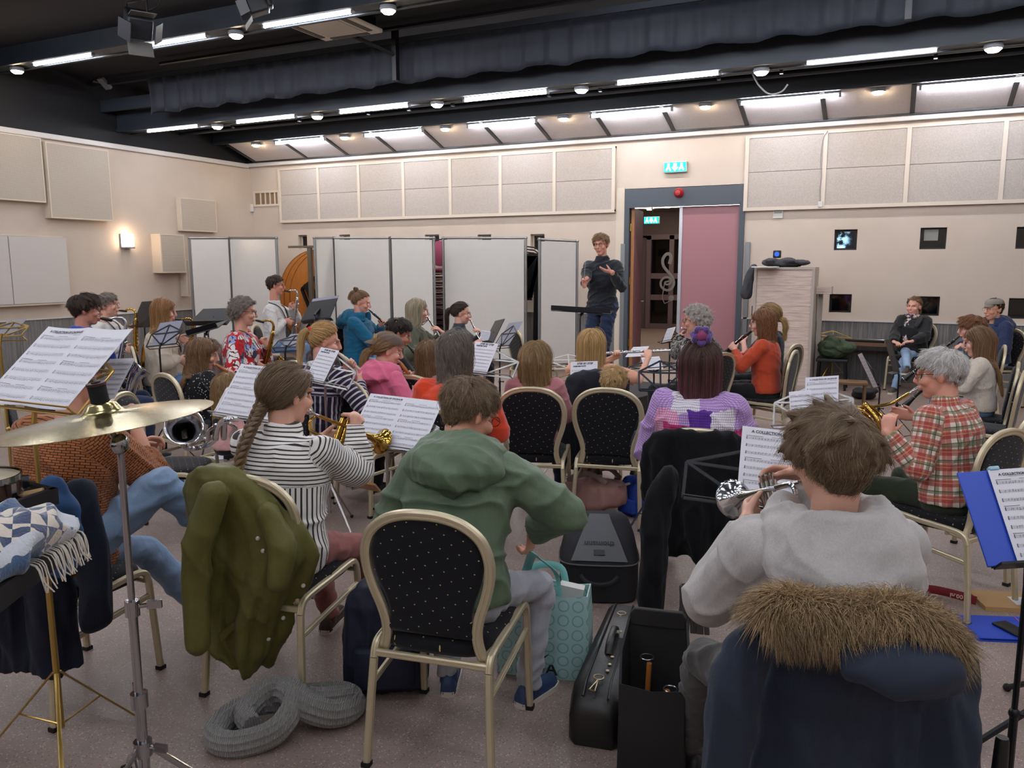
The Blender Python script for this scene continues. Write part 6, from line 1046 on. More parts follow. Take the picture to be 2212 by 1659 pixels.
# conductor's podium and desk
I = PPL['conductor']; pc = I['M'][:3, 3]; t = thing('podium', 'low dark grey podium under the standing conductor', 'podium', (pc[0]+.12, pc[1]+.12, 0), rad(-14)); m = MB(); m.b2((-.62, -.6, 0), (.62, .6, .2)); m.build('body', mat('podium_side', '2d2a2b', .7), t, smooth=0); m = MB(); m.b2((-.63, -.61, .2), (.63, .61, .22)); m.build('top', mat('podium_carpet', '3a3637', .9, bump=(200, .3)), t, smooth=0)
# ---------------------------------------------------------------- sheet music and stands
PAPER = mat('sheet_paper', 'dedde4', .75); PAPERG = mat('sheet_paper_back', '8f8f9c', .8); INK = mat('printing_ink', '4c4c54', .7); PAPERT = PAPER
def music_print(title, w, h, staves, seed, hand_=False, sub=True, notes=26):
    m = MB(); r = np.random.default_rng(seed); top = .40*h
    if title:
        sz = w*.058 if not hand_ else w*.1; V, F = text_mesh(title, sz, bold=.0005 if not hand_ else .001)
        if len(V): m.add(V+A(w*.04, h*.44, 0), F)
        if hand_:
            V, F = text_mesh('DUETTEN TUTTI', w*.062, bold=.0012); m.add(V+A(-w*.16, h*.37, 0), F); m.add([(-w*.45, h*.415, 0), (w*.45, h*.415, 0), (w*.45, h*.4165, 0), (-w*.45, h*.4165, 0)], [(0, 1, 2, 3)]); top = .31*h
        else: m.add([(-w*.22, h*.415, 0), (w*.3, h*.415, 0), (w*.3, h*.4175, 0), (-w*.22, h*.4175, 0)], [(0, 1, 2, 3)]); m.add([(w*.25, h*.4, 0), (w*.44, h*.4, 0), (w*.44, h*.403, 0), (w*.25, h*.403, 0)], [(0, 1, 2, 3)])
    sp = (top+.46*h)/staves; g = sp*.075; lw = .00016
    for i in range(staves):
        y = top-sp*(i+.5); x0, x1 = -w*.44, w*.44
        if i % 3 == 0 and not hand_:
            for a, b, yy, th in ((-.08, .14, .33, .0011), (-.44, -.2, .3, .0013)): m.add([(a*w, y+yy*sp, 0), (b*w, y+yy*sp, 0), (b*w, y+yy*sp+th, 0), (a*w, y+yy*sp+th, 0)], [(0, 1, 2, 3)])
        for k in range(5): yy = y+(k-2)*g; m.add([(x0, yy-lw, 0), (x1, yy-lw, 0), (x1, yy+lw, 0), (x0, yy+lw, 0)], [(0, 1, 2, 3)])
        P = [(x0+.012*w+a*g*1.4, y+b*g) for a, b in ((0, -2.6), (.5, -2.2), (.3, 0), (0, 2.4), (.4, 3.0), (.6, 2), (-.2, 0), (-.4, -1.2), (.4, -1.6))]
        for p, q in zip(P[:-1], P[1:]): d = A(q[0]-p[0], q[1]-p[1], 0); n_ = nrm(A(-d[1], d[0], 0))*.0005; m.add([A(*p, 0)-n_, A(*q, 0)-n_, A(*q, 0)+n_, A(*p, 0)+n_], [(0, 1, 2, 3)])
        x = x0+.1*w; pos = 0
        while x < x1-.02*w:
            pos = max(-3, min(4, pos+r.integers(-2, 3))); c = A(x, y+pos*g*.5, 0); e = g*.52; m.add([c+A(e*1.2*cos(a), e*.8*sin(a), 0) for a in np.arange(6)*pi/3], [tuple(range(6))]); s_ = 1 if pos < 1 else -1; sx = c[0]+s_*e*1.1
            m.add([(sx-.0003, c[1], 0), (sx+.0003, c[1], 0), (sx+.0003, c[1]+s_*g*3, 0), (sx-.0003, c[1]+s_*g*3, 0)] if s_ > 0 else [(sx-.0003, c[1]-g*3, 0), (sx+.0003, c[1]-g*3, 0), (sx+.0003, c[1], 0), (sx-.0003, c[1], 0)], [(0, 1, 2, 3)]); x += w/notes*r.uniform(.8, 1.5)
        for bx_ in np.linspace(x0, x1, 5)[1:]: m.add([(bx_-.0003, y-2*g, 0), (bx_+.0003, y-2*g, 0), (bx_+.0003, y+2*g, 0), (bx_-.0003, y+2*g, 0)], [(0, 1, 2, 3)])
    return m
PRC = {}
def sheet(label, TL, TR, BL, pages=1, title='A COLLECTION OF CHORALES', staves=9, hand_=False, back=False, group=None, curl=.0, name='sheet_music'):
    """Paper spanned by three corner points; returns its frame (centre, right, up, normal, width, height)."""
    TL, TR, BL = map(np.asarray, (TL, TR, BL)); x = TR-TL; w = np.linalg.norm(x); x = x/w; y = TL-BL; y = y-x*np.dot(x, y); h = np.linalg.norm(y); y /= h; n = np.cross(x, y); c = TL+x*w/2-y*h/2
    M = np.eye(4); M[:3, 0], M[:3, 1], M[:3, 2], M[:3, 3] = x, y, n, c; t = thing(name, label, 'sheet music', M=M, group=group)
    pw = w/pages
    for k in range(pages):
        ox = (k-(pages-1)/2)*pw; m = MB(); g = 8; z = lambda a: .0015+curl*(a*a-.3)*.02
        V = [(ox+pw*(a-.5), h*(b-.5), z((a-.5)*2)+zz) for zz in (0, -.0012) for a in np.linspace(0, 1, g) for b in (0, 1)]; F = []
        for i in range(g-1): F += [(2*i, 2*i+2, 2*i+3, 2*i+1), (2*g+2*i, 2*g+2*i+1, 2*g+2*i+3, 2*g+2*i+2), (2*i, 2*g+2*i, 2*g+2*i+2, 2*i+2), (2*i+1, 2*i+3, 2*g+2*i+3, 2*g+2*i+1)]
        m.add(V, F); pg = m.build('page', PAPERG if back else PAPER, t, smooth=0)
        if not back and title is not None:
            q = music_print(title if k == 0 else '', pw, h, staves, k+len(label), hand_); q.xf(Matrix.Translation((ox, 0, .0026))); q.v = [v+np.stack([0*v[:, 0], 0*v[:, 0], curl*(((v[:, 0]-ox)/pw*2)**2-.3)*.02], 1) for v in q.v]; q.build('printed_notes', INK, pg, smooth=0)
    return c, x, y, n, w, h
def stand(label, fr, solid=False, m_=None, floorz=0., spread=.28, w=None, h=None, drop=0., name='music_stand', base=None, leg0=0.):
    """Stand whose desk carries the frame fr; wire or solid desk, pole and tripod."""
    c, x, y, n, fw, fh = fr; w = w or max(fw, .3)*1.12; h = h or fh*.85; m_ = m_ or BLACKM
    lo = c-y*(fh/2+drop)-n*.012; root = A(*(lo-n*.03)[:2], floorz) if base is None else A(*base, floorz); t = thing(name, label, 'music stand', tuple(root)); o = root
    a, b = lo-x*w/2-o, lo+x*w/2-o; top = lo+y*h*.98-o; m = MB()
    if solid:
        q = [a-n*.004, b-n*.004, b+y*h-x*.02-n*.004, a+y*h+x*.02-n*.004]; m.add([p for p in q]+[p-n*.006 for p in q], [(0, 1, 2, 3), (7, 6, 5, 4), (1, 0, 4, 5), (2, 1, 5, 6), (3, 2, 6, 7), (0, 3, 7, 4)]); m.build('desk', m_, t, smooth=0); m = MB(); q = [a, b, b+n*.05, a+n*.05]; m.add([p for p in q]+[p-y*.006 for p in q], [(3, 2, 1, 0), (4, 5, 6, 7), (0, 1, 5, 4), (1, 2, 6, 5), (2, 3, 7, 6), (3, 0, 4, 7)]); m.build('ledge', m_, t, smooth=0)
        m = MB(); m.tube([a*.5+b*.5+y*h*.5-n*.012, a*.5+b*.5+y*h*.1-n*.04], .014, 8); m.build('bracket', m_, t)
    else:
        mid = (a+b)/2; B_ = mid+y*h*.04; e = .0045
        for p, q in ((a, b), (a, a+y*h*.62), (b, b+y*h*.62), (a+y*h*.62, mid+y*h), (b+y*h*.62, mid+y*h), (a+y*h*.62, mid+y*h*.0), (b+y*h*.62, mid+y*h*.0), (mid, mid+y*h), (a+y*h*.62, mid+y*h*.6), (b+y*h*.62, mid+y*h*.6)): m.tube([p-n*.006, q-n*.006], np.tile([.0035, .0065], (2, 1)), 6, up=n)
        m.tube([a+n*.0, a+n*.035], .0035, 6); m.tube([b, b+n*.035], .0035, 6); m.tube([a+n*.035, b+n*.035], .0035, 6); m.build('desk', m_, t)
    mid = (a+b)/2+y*h*.08-n*.02; hp = A(0, 0, mid[2]-.03) if base is None else A(mid[0], mid[1], mid[2]-.03)
    m = MB(); m.tube([mid, A(0, 0, mid[2]-.06)], .008, 8); k1 = (mid[2]-.06)*.55; m.tube([(0, 0, k1), (0, 0, mid[2]-.05)], .0075, 8); m.tube([(0, 0, .12), (0, 0, k1+.05)], .0105, 10); m.build('pole', m_, t); m = MB(); m.ball((0, 0, k1+.05), (.014, .014, .016), 10, 7); m.tube([(0, 0, k1+.05), (.035, 0, k1+.05)], .005, 6); m.ball((.04, 0, k1+.05), (.006, .012, .01), 8, 6); m.build('clamp_knob', m_, t)
    for i in range(3):
        a_ = leg0+i*2*pi/3+math.atan2(n[1], n[0])+pi/3; d = A(cos(a_), sin(a_), 0); m = MB(); m.tube([A(0, 0, .32)+d*.012, d*spread+A(0, 0, .012)], np.tile([.004, .0075], (2, 1)), 6); m.tube([A(0, 0, .13), d*spread*.5+A(0, 0, .166)], .0035, 6); lg = m.build('leg', m_, t); m = MB(); m.ball(d*spread+A(0, 0, .012), .012, 8, 6); m.build('foot', RUB, lg)
    return t
SILVM = mat('nickel_stand', 'a8a6a2', .3, .9); GOLDM = mat('gold_anodised_stand', 'b99a55', .3, .9)
fr = sheet('large double sheet of chorales leaning on the stand by the cymbal', at(108, 708, 2.86), at(291, 713, 2.62), at(3, 872, 2.62), 2, staves=8, curl=.4); stand('gold wire music stand behind the cymbal with the large double sheet', fr, m_=GOLDM)
fr2 = sheet('spare music page standing behind the large double sheet', at(238, 776, 2.75), at(293, 774, 2.7), at(205, 862, 2.66), 1, title='', staves=7)
fr = sheet('double sheet of chorales on the stand ahead of the braided player', at(521, 786, 4.15), at(668, 803, 3.95), at(480, 896, 4.0), 2, staves=8); stand('wire music stand ahead of the braided trumpet player', fr, m_=SILVM)
fr = sheet('double sheet of chorales on the stand left of the green jacket', at(801, 850, 3.9), at(957, 868, 3.75), at(749, 955, 3.75), 2, staves=8); stand('wire music stand left of the green jacket', fr, m_=SILVM)
fr = sheet('chorale page on the black stand ahead of the grey hoodie', at(1604, 920, 2.75), at(1760, 938, 2.7), at(1592, 1088, 2.65), 1, staves=9); c, x, y, n, w, h = fr; stand('black wire music stand ahead of the grey hoodie', (c-x*.06, x, y, n, w, h), w=.46, h=h*.75)
fr = sheet('upper chorale page on the stand beside the checked shirt player', at(1740, 816, 4.5), at(1812, 811, 4.4), at(1775, 918, 4.35), 1, staves=8); stand('pale wire music stand beside the horn player', (fr[0]-fr[1]*.05, *fr[1:]), m_=SILVM, w=.42)
sheet('older second page half under the chorale page by the horn player', at(1704, 847, 4.47), at(1752, 842, 4.42), at(1722, 915, 4.38), 1, title='', staves=6)
t_ = 2.1; F0 = (at(2068, 1020, t_), at(2260, 1005, t_-.02), at(2118, 1225, t_-.12))
TL, TR, BL = F0; x = TR-TL; w = np.linalg.norm(x); x /= w; y = TL-BL; y -= x*np.dot(x, y); h = np.linalg.norm(y); y /= h; n = np.cross(x, y); c = TL+x*w/2-y*h/2; M = np.eye(4); M[:3, 0], M[:3, 1], M[:3, 2], M[:3, 3] = x, y, n, c
t = thing('blue_folder', 'bright blue folder on the stand at the right edge', 'folder', M=M); m = MB(); m.box((0, 0, -.006), (w, h, .006)); m.build('cover', mat('royal_blue_card', '1d46b8', .4), t, bevel=.002); m = MB(); m.b2((-w*.15, h*.48, -.012), (-w*.03, h*.53, .008)); m.build('clip', mat('pale_blue_clip', '8fb6c8', .3), t, bevel=.004)
sheet('chorale pages clipped to the bright blue folder', at(2133, 1016, t_-.01), at(2275, 1006, t_-.03), at(2190, 1220, t_-.13), 1, staves=9); stand('black music stand at the right edge holding the blue folder', (c, x, y, n, w, h), solid=True, leg0=.5, spread=.42, w=w*.86, h=h*.8)
SB = 'STEP BY STEP'
fr = sheet('step by step page left of the child, right of the orange-red fleece', at(1028, 738, 5.3), at(1077, 743, 5.2), at(1014, 803, 5.2), 1, SB, 7, True); stand('brass wire music stand right of the orange-red fleece', (fr[0]+fr[1]*.05, *fr[1:]), m_=SILVM, w=.46)
fr = sheet('step by step page on the low stand left of the small blond child', at(1233, 782, 5.85), at(1291, 780, 5.8), at(1231, 862, 5.75), 1, SB, 7, True); stand('low copper wire stand left of the small blond child', fr, m_=mat('copper_stand', '8d6a4c', .35, .9), w=.5)
fr = sheet('step by step page on the stand before the striped navy dress', at(694, 750, 5.1), at(733, 758, 5.05), at(664, 820, 5.0), 1, SB, 7, True); stand('pale wire stand before the striped navy dress', (fr[0]+fr[1]*.06, *fr[1:]), m_=SILVM, w=.36)
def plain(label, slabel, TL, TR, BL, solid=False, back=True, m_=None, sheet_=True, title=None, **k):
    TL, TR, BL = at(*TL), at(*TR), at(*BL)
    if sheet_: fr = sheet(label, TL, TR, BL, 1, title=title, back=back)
    else: x = TR-TL; w = np.linalg.norm(x); x /= w; y = TL-BL; y -= x*np.dot(x, y); h = np.linalg.norm(y); y /= h; fr = (TL+x*w/2-y*h/2, x, y, np.cross(x, y), w, h)
    if slabel: stand(slabel, fr, solid=solid, m_=m_, **k)
    return fr
def flip(fr): c, x, y, n, w, h = fr; return (c-n*.012, -x, y, -n, w, h)
f_ = plain('sheet seen from behind on the stand of the beige sweater player', None, (346, 698, 6.9), (395, 692, 6.8), (318, 750, 6.8)); stand('black wire stand seen from behind by the beige sweater player', flip(f_))
plain('', 'black solid music desk beside the grey wall, left of the beige sweater', (300, 660, 8.6), (345, 657, 8.3), (288, 706, 8.5), True, sheet_=False, h=.3)
plain('', 'black solid music desk below the whiteboard, behind the fur coat', (424, 680, 8.0), (501, 678, 7.8), (408, 700, 7.9), True, sheet_=False, h=.26)
plain('', 'black solid music desk beside the floral blouse', (440, 700, 7.4), (496, 684, 7.3), (405, 722, 7.2), True, sheet_=False, h=.2)
f_ = plain('white sheet edge on the black desk by the folded tables', None, (676, 646, 9.4), (733, 638, 9.2), (664, 692, 9.2), title=None); stand('black solid music desk in front of the folded tables', flip(f_), solid=True)
f_ = plain('pair of grey page backs on the wire stand by the floral blouse', None, (628, 722, 6.6), (660, 720, 6.5), (605, 752, 6.5)); stand('black wire stand between the floral blouse and the striped dress', flip(f_))
f_ = plain('grey page backs at the left edge on a gold stand', None, (18, 692, 4.8), (57, 690, 4.7), (0, 728, 4.7)); stand('gold wire stand at the left edge, seen from behind', flip(f_), m_=GOLDM, w=.4)
f_ = plain('grey page back on the thin stand before the wide whiteboard', None, (1100, 698, 8.3), (1130, 694, 8.0), (1083, 748, 8.1)); stand('thin pole stand before the wide whiteboard panel', flip(f_))
plain('', 'black solid desk seen edge-on beside the leather jacket', (1062, 702, 8.9), (1081, 698, 8.4), (1046, 740, 8.8), True, sheet_=False, h=.28)
plain('small chorale page beside the leather jacket player', None, (1040, 713, 8.8), (1060, 716, 8.8), (1032, 740, 8.7), title='', back=False)
plain('small grey page back by the olive flute player', 'low wire stand by the olive flute player', (918, 680, 8.9), (930, 679, 8.7), (906, 699, 8.7))
f_ = plain('upper white page on the stand right of the blond flute player', None, (1368, 750, 7.2), (1403, 748, 7.1), (1380, 770, 7.0), title='', back=False)
plain('lower white page on the stand right of the blond flute player', 'black wire stand right of the blond flute player', (1385, 773, 6.9), (1424, 770, 6.9), (1394, 800, 6.75), title='', back=False, w=.4)
plain('', 'white wire stand left of the blond flute player', (1204, 758, 6.3), (1250, 757, 6.3), (1205, 794, 6.2), sheet_=False, m_=mat('white_stand', 'cfc9bd', .4))
plain('narrow strip of a page left of the purple-tipped hair', 'large black wire stand left of the purple-tipped hair', (1470, 746, 5.0), (1486, 748, 5.3), (1467, 848, 4.95), title='', back=False, w=.42, h=.3)
plain('', 'blue-black wire stand frame between blond flute and crocheted sweater', (1385, 765, 4.9), (1470, 768, 4.9), (1382, 842, 4.85), sheet_=False, m_=mat('blue_black_metal', '18202e', .35, .5), w=.26)
plain('front white page on the stand of the leopard print player', 'black wire stand of the leopard print player', (1442, 710, 8.2), (1460, 706, 8.0), (1456, 735, 7.9), title='', back=False)
plain('white page turned edge-on on the stand below the black coat', 'black wire stand below the person in the black coat', (1853, 766, 7.8), (1862, 762, 7.4), (1893, 836, 7.5), title='', back=False)
plain('', 'tall black desk seen edge-on before the crossed legs', (1906, 730, 7.4), (1916, 728, 6.9), (1930, 804, 7.2), True, sheet_=False, h=.3)
plain('', 'empty gold wire stand before the wall desk', (1765, 715, 11.3), (1838, 722, 11.3), (1762, 742, 11.25), sheet_=False, m_=GOLDM, h=.22)
I = PPL['conductor']; plain('open score lying on the desk of the conductor', 'black solid conductor desk tilted almost flat', (1226, 662, 8.75), (1310, 667, 8.65), (1206, 668, 8.35), True, title='', back=False, w=.62, h=.42)
# ---------------------------------------------------------------- coats over chair backs
def loc(o, p): # world point to chair coordinates
    c, s = cos(-o.rotation_euler[2]), sin(-o.rotation_euler[2]); d = np.asarray(p, float)-np.array(o.location); return A(c*d[0]-s*d[1], s*d[0]+c*d[1], d[2])
def wrl(o, p): return rotz(o.rotation_euler[2]) @ np.asarray(p, float)+np.array(o.location)
def drape(ch, name, label, cat, prof, mt, seed=1, amp=.02, tubes=(), extra=None, vox=.009, ny=48, fr=(7, 11)):
    """Garment over a chair back; prof rows (z, centre x, half width, back depth, front depth) in chair coordinates."""
    t = thing(name, label, cat, tuple(ch.location), ch.rotation_euler[2]); pr = np.array(prof, float); m = MB(); R = []; a = np.arange(ny)*2*pi/ny; r = np.random.default_rng(seed); ph = r.uniform(0, 6, 6); ztop, zbot = pr[0, 0], pr[-1, 0]
    for z in np.linspace(ztop, zbot, 26):
        cx, hw, yb, yf = [np.interp(-z, -pr[:, 0], pr[:, i]) for i in (1, 2, 3, 4)]; k = (ztop-z)/(ztop-zbot); f = amp*min(1, k*1.6)*(np.sin(fr[0]*a+ph[0]+2*k)+.7*np.sin(fr[1]*a+ph[1]-1.5*k)+.4*np.sin(17*a+ph[2]))
        ca, sa = np.cos(a), np.sin(a); ex = np.sign(ca)*np.abs(ca)**.8; R.append(np.stack([cx+ex*(hw+f*.5), yback(max(z, .3))+np.where(sa < 0, sa*yb, sa*yf)+np.where(sa < 0, -1, .6)*f*np.abs(sa), np.full(ny, z)+.012*np.sin(5*a+ph[3])*(k > .93)], 1))
    m.rings(R)
    for P, rr in tubes: m.caps(spline(P, 4), np.interp(np.linspace(0, 1, (len(P)-1)*4+1), np.linspace(0, 1, len(rr)), rr), 12)
    if extra: extra(m)
    def post(me, V, N): fattr(me, 'fuv', V*0); w = np.clip(1-np.abs(wob(V*A(1, 1, .32), 15, seed, 4)), 0, 1)**2; V2 = V+N*(amp*.7*(w-.35)+amp*.3*wob(V*A(1.6, 1.6, .5), 30, seed+3, 3))[:, None]; V2[:, 2] = np.maximum(V2[:, 2], .004); return V2
    fused('shell', m, mt, t, vox, 3, post); return t
def fur(parent, P, rr, n, L, mats, seed=1, droop=.35, r0=.0007):
    """Fur round a tube path P (parent coordinates)."""
    P = spline(P, 6); k = len(P); rr = np.interp(np.linspace(0, 1, k), np.linspace(0, 1, len(rr)), rr); m = MB(); m.tube(P, rr*.9, 14); m.ball(P[0], rr[0]*.9, 12, 8); m.ball(P[-1], rr[-1]*.9, 12, 8); b = fused('fur_trim', m, mats[1], parent, .01, 3, lambda me, V, N: (fattr(me, 'fuv', V*0), V+N*(.008*wob(V, 60, seed, 4))[:, None])[1])
    r = np.random.default_rng(seed); T, U, W = frames(P); i = r.integers(0, k, n); a = r.uniform(0, 6.283, n); e = r.normal(size=(n, 1))*.4*np.linalg.norm(P[1]-P[0]); nn = U[i]*np.cos(a)[:, None]+W[i]*np.sin(a)[:, None]; c = P[i]+T[i]*e+nn*(rr[i]*.8)[:, None]
    d = nrm2(nn+r.normal(size=(n, 3))*.45+A(0, 0, -droop)); cl = wob(c+nn*.01, 90, seed, 3)[:, None]*T[i]*.5; Ls = L*r.uniform(.6, 1.25, n)[:, None]; S = np.stack([c+d*Ls*s+(A(0, 0, -.5)+cl)*Ls*s*s for s in np.linspace(0, 1, 5)], 1)
    C_ = bpy.data.hair_curves.new('strands'); C_.add_curves([5]*n); C_.attributes['position'].data.foreach_set('vector', S.astype(np.float32).ravel()); ra = C_.attributes.get('radius') or C_.attributes.new('radius', 'FLOAT', 'POINT'); ra.data.foreach_set('value', np.broadcast_to(np.array([1, 1, .8, .6, .2])*r0, (n, 5)).astype(np.float32).ravel()); C_.materials.append(mats[0]); o = bpy.data.objects.new('fur_strands', C_); COL.objects.link(o); o.parent = b; return b
FURB = hair_mats('brown_fur', 'a78d66', '453527', .55, .9); FURW = hair_mats('beige_fur', 'a89a84', '8d7f6c', .8, .7)
def fold_cloth(name, c, rough=.75): return cloth(name, c, bumps=(60, .18), rough=rough, sheen=.04)
ch = PPL['hood']['chair']; PK = fold_cloth('navy_parka_cloth', '2b3342')
PW = lambda u, v, t: loc(ch, at(u, v, t))
t = drape(ch, 'parka', 'navy winter parka with a brown fur hood over the nearest right chair', 'coat', [(.925, -.02, .12, .03, .03), (.9, -.01, .2, .05, .04), (.8, 0, .235, .075, .05), (.6, .01, .25, .09, .05), (.35, .01, .27, .11, .05), (.04, .01, .29, .13, .06)], PK, 4, .026, fr=(5, 9),
    tubes=[([PW(1985, 1440, 1.72), PW(2025, 1530, 1.74), PW(2035, 1640, 1.76), PW(2025, 1800, 1.8)], [.06, .07, .065, .06]), ([PW(1625, 1400, 1.66), PW(1590, 1480, 1.68), PW(1565, 1600, 1.7), PW(1560, 1760, 1.72)], [.045, .05, .05, .045])])
m = MB(); m.ball(PW(1950, 1440, 1.52), A(.115, .06, .055), 18, 12); m.ball(PW(2015, 1450, 1.54), A(.06, .05, .048), 14, 10); m.ball(PW(1880, 1410, 1.53), A(.06, .045, .04), 14, 10); fused('hood', m, PK, t, .009, 4, lambda me, V, N: (fattr(me, 'fuv', V*0), V+N*(.008*(1-2*np.abs(wob(V, 20, 3, 4))))[:, None])[1])
fur(t, [PW(1655, 1335, 1.6), PW(1690, 1310, 1.6), PW(1760, 1322, 1.58), PW(1850, 1330, 1.56), PW(1940, 1328, 1.55), PW(2010, 1358, 1.55), PW(2055, 1400, 1.56)], [.034, .04, .036, .04, .042, .036, .02], 16000, .05, FURB, 2, r0=.0006)
ch = PPL['braid']['chair']; PW = lambda u, v, t: loc(ch, at(u, v, t)); OL = fold_cloth('olive_raincoat_cloth', '63602f', .5)
OLPROF = [(.935, -.1, .07, .04, .04), (.91, -.09, .14, .06, .05), (.84, -.06, .2, .08, .05), (.72, 0, .24, .1, .05), (.62, .015, .265, .115, .05), (.5, -.02, .25, .13, .05), (.35, -.07, .2, .13, .05), (.22, -.07, .15, .12, .05), (.13, -.04, .06, .09, .04)]
t = drape(ch, 'raincoat', 'olive green raincoat with white snaps hung over the braided player chair', 'coat', OLPROF, OL, 9, .024, fr=(5, 9), vox=.008,
    tubes=[([PW(465, 1070, 2.88), PW(435, 1150, 2.88), PW(420, 1270, 2.9), PW(425, 1390, 2.9)], [.045, .05, .05, .04]), ([PW(580, 1110, 2.9), PW(610, 1180, 2.88), PW(600, 1255, 2.87)], [.05, .05, .03])])
OLP = np.array(OLPROF)
def on_coat(u, v, pr=OLP):
    for tt in np.arange(2.3, 3.3, .004):
        p = PW(u, v, tt); cx, hw, yb = [np.interp(-p[2], -pr[:, 0], pr[:, i]) for i in (1, 2, 3)]; e = (p[1]-yback(max(p[2], .3)))/yb
        if e > -1.02 and ((p[0]-cx)/hw)**2+e*e < 1.02: return p
    return None
for u, v in ((690, 1205), (655, 1265), (612, 1335), (580, 1380), (534, 1440), (519, 1334), (528, 1351), (568, 1190), (557, 1163), (464, 1111)): 
    p = on_coat(u, v)
    if p is None: continue
    m = MB(); m.ball(p, .0085, 10, 6); m.build('snap_button', mat('white_snap', 'd8d6d0', .35), t)
m = MB(); q = [on_coat(u, v) for u, v in ((472, 1370), (565, 1290), (562, 1307), (478, 1388))]; dn = nrm(loc(ch, O0)-q[0]); m.add([p+dn*.004 for p in q]+[p+dn*.016 for p in q], [(3, 2, 1, 0), (4, 5, 6, 7), (0, 1, 5, 4), (1, 2, 6, 5), (2, 3, 7, 6), (3, 0, 4, 7)]); m.build('pocket_flap', OL, t, smooth=0, bevel=.004); m = MB(); m.ball(on_coat(470, 1407), (.017, .006, .017), 12, 6); m.build('round_badge', mat('rust_badge', '8a3f2a', .7), t)
ch = PPL['purple']['chair']; PW = lambda u, v, t: loc(ch, at(u, v, t)); BK = fold_cloth('black_wool', '0e0e12', .9)
t = drape(ch, 'coat', 'long black coat hung over the chair behind the crocheted sweater', 'coat', [(.905, .0, .15, .04, .04), (.88, 0, .21, .055, .05), (.8, 0, .25, .07, .05), (.6, .01, .27, .09, .05), (.42, .03, .25, .1, .05), (.27, .05, .23, .1, .05)], BK, 14, .022, tubes=[([PW(1445, 1030, 3.52), PW(1418, 1110, 3.52), PW(1410, 1230, 3.52), PW(1408, 1320, 3.52)], [.05, .06, .06, .055])])
m = MB(); r = np.random.default_rng(3); c = PW(1490, 1275, 3.5)
for i in range(26): x = r.uniform(-.05, .07); m.tube(spline([c+A(x, r.uniform(-.02, .03), .02), c+A(x*1.05+.005, 0, -.08), c+A(x*1.2-.01*r.normal(), .01, -.2)], 3), .006, 5)
m.build('scarf_fringe', mat('grey_brown_fringe', '4a4442', .9), t)
ch = PPL['knit']['chair']; NV = fold_cloth('dark_navy_jacket_cloth', '161c2b'); PW = lambda u, v, t: loc(ch, at(u, v, t))
t = drape(ch, 'jacket', 'dark navy jacket draped over the chair of the knit sweater player', 'coat', [(.94, 0, .12, .05, .05), (.9, 0, .21, .07, .05), (.8, 0, .26, .1, .05), (.6, .0, .29, .13, .05), (.4, .0, .3, .14, .05), (.22, .0, .29, .14, .05)], NV, 21, .024, tubes=[([PW(170, 1060, 2.8), PW(200, 1180, 2.82), PW(205, 1330, 2.85)], [.05, .055, .05])])
m = MB(); m.ball(PW(120, 1140, 2.5), A(.1, .04, .17), 14, 10); fused('blue_lining', m, mat('petrol_blue_lining', '1d4a78', .7), t, .01, 4, lambda me, V, N: V+N*(.014*wob(V, 24, 3, 4))[:, None])
ch = PPL['floral']['chair']; t = drape(ch, 'fur_coat', 'pale coat with a beige fur collar over the floral blouse chair', 'coat', [(.93, 0, .16, .05, .05), (.88, 0, .24, .07, .06), (.7, 0, .27, .08, .05), (.45, 0, .25, .08, .05)], mat('pale_pink_coat', 'b7a49c', .9), 5, .02, vox=.012); fur(t, [(-.25, -.27, .8), (-.18, -.3, .93), (0, -.32, .97), (.16, -.3, .93), (.24, -.27, .82)], [.05, .06, .06, .06, .045], 3500, .05, FURW, 4, r0=.0016)
ch = PPL['teal']['chair']; drape(ch, 'coat', 'black coat over the chair behind the teal hoodie', 'coat', [(.94, 0, .14, .05, .05), (.88, 0, .24, .07, .06), (.7, 0, .27, .09, .05), (.4, 0, .26, .09, .05)], BK, 6, .02, vox=.014)
ch = PPL['fluteblond']['chair']; drape(ch, 'coat', 'dark coat over the chair of the blond flute player', 'coat', [(.93, .06, .12, .05, .05), (.88, .04, .22, .07, .06), (.7, 0, .26, .09, .05), (.2, -.02, .24, .09, .05)], fold_cloth('charcoal_coat_cloth', '24272e'), 7, .02, vox=.014)
ch = PPL['blue']['chair']; drape(ch, 'coat', 'navy jacket over the chair behind the royal blue shirt', 'coat', [(.93, -.03, .12, .05, .05), (.86, -.03, .24, .08, .06), (.6, 0, .28, .1, .05), (.35, 0, .26, .1, .05)], NV, 8, .02, vox=.014)
# ---------------------------------------------------------------- cymbal and percussion trays
CYM = mat('cymbal_bronze', 'a99b6c', .2, 1., fn=lambda t: (t.set(t.b.inputs['Roughness'], t.m('MULTIPLY_ADD', t.noise(t.mp(t.co(), (1, 1, 1)), 9., 3), .12, .16)), t.bump(t.m('SINE', t.m('MULTIPLY', t.n('VectorMath', {0: t.co()}, operation='LENGTH').outputs['Value'], 1500.)), .05, .001), t.col(t.mix(t.noise(t.co(), 14., 4), srgb('9a8c5c'), srgb('bcae80')))))
CHROME = mat('chrome', 'b4b4b8', .12, 1.)
cc = at(222, 890, 2.2); rv = A(cos(_y), sin(_y), 0); fv = A(-sin(_y), cos(_y), 0); nz_ = nrm(A(0, 0, 1)-rv*.12-fv*.075)
t = thing('cymbal', 'large bronze cymbal tilted on the chrome stand at lower left', 'cymbal', M=mtx(cc, fv, nz_)); R0 = .285; m = MB(); m.lathe([(.006, .03), (.02, .03), (.038, .022), (.048, .006), (.058, -.001), (.12, -.006), (.2, -.013), (R0, -.024), (R0, -.0255), (.2, -.0155), (.12, -.0085), (.058, -.004), (.046, .003), (.03, .02), (.006, .027)], 72, Matrix.Rotation(pi/2, 4, 'X')); m.build('plate', CYM, t, smooth=50)
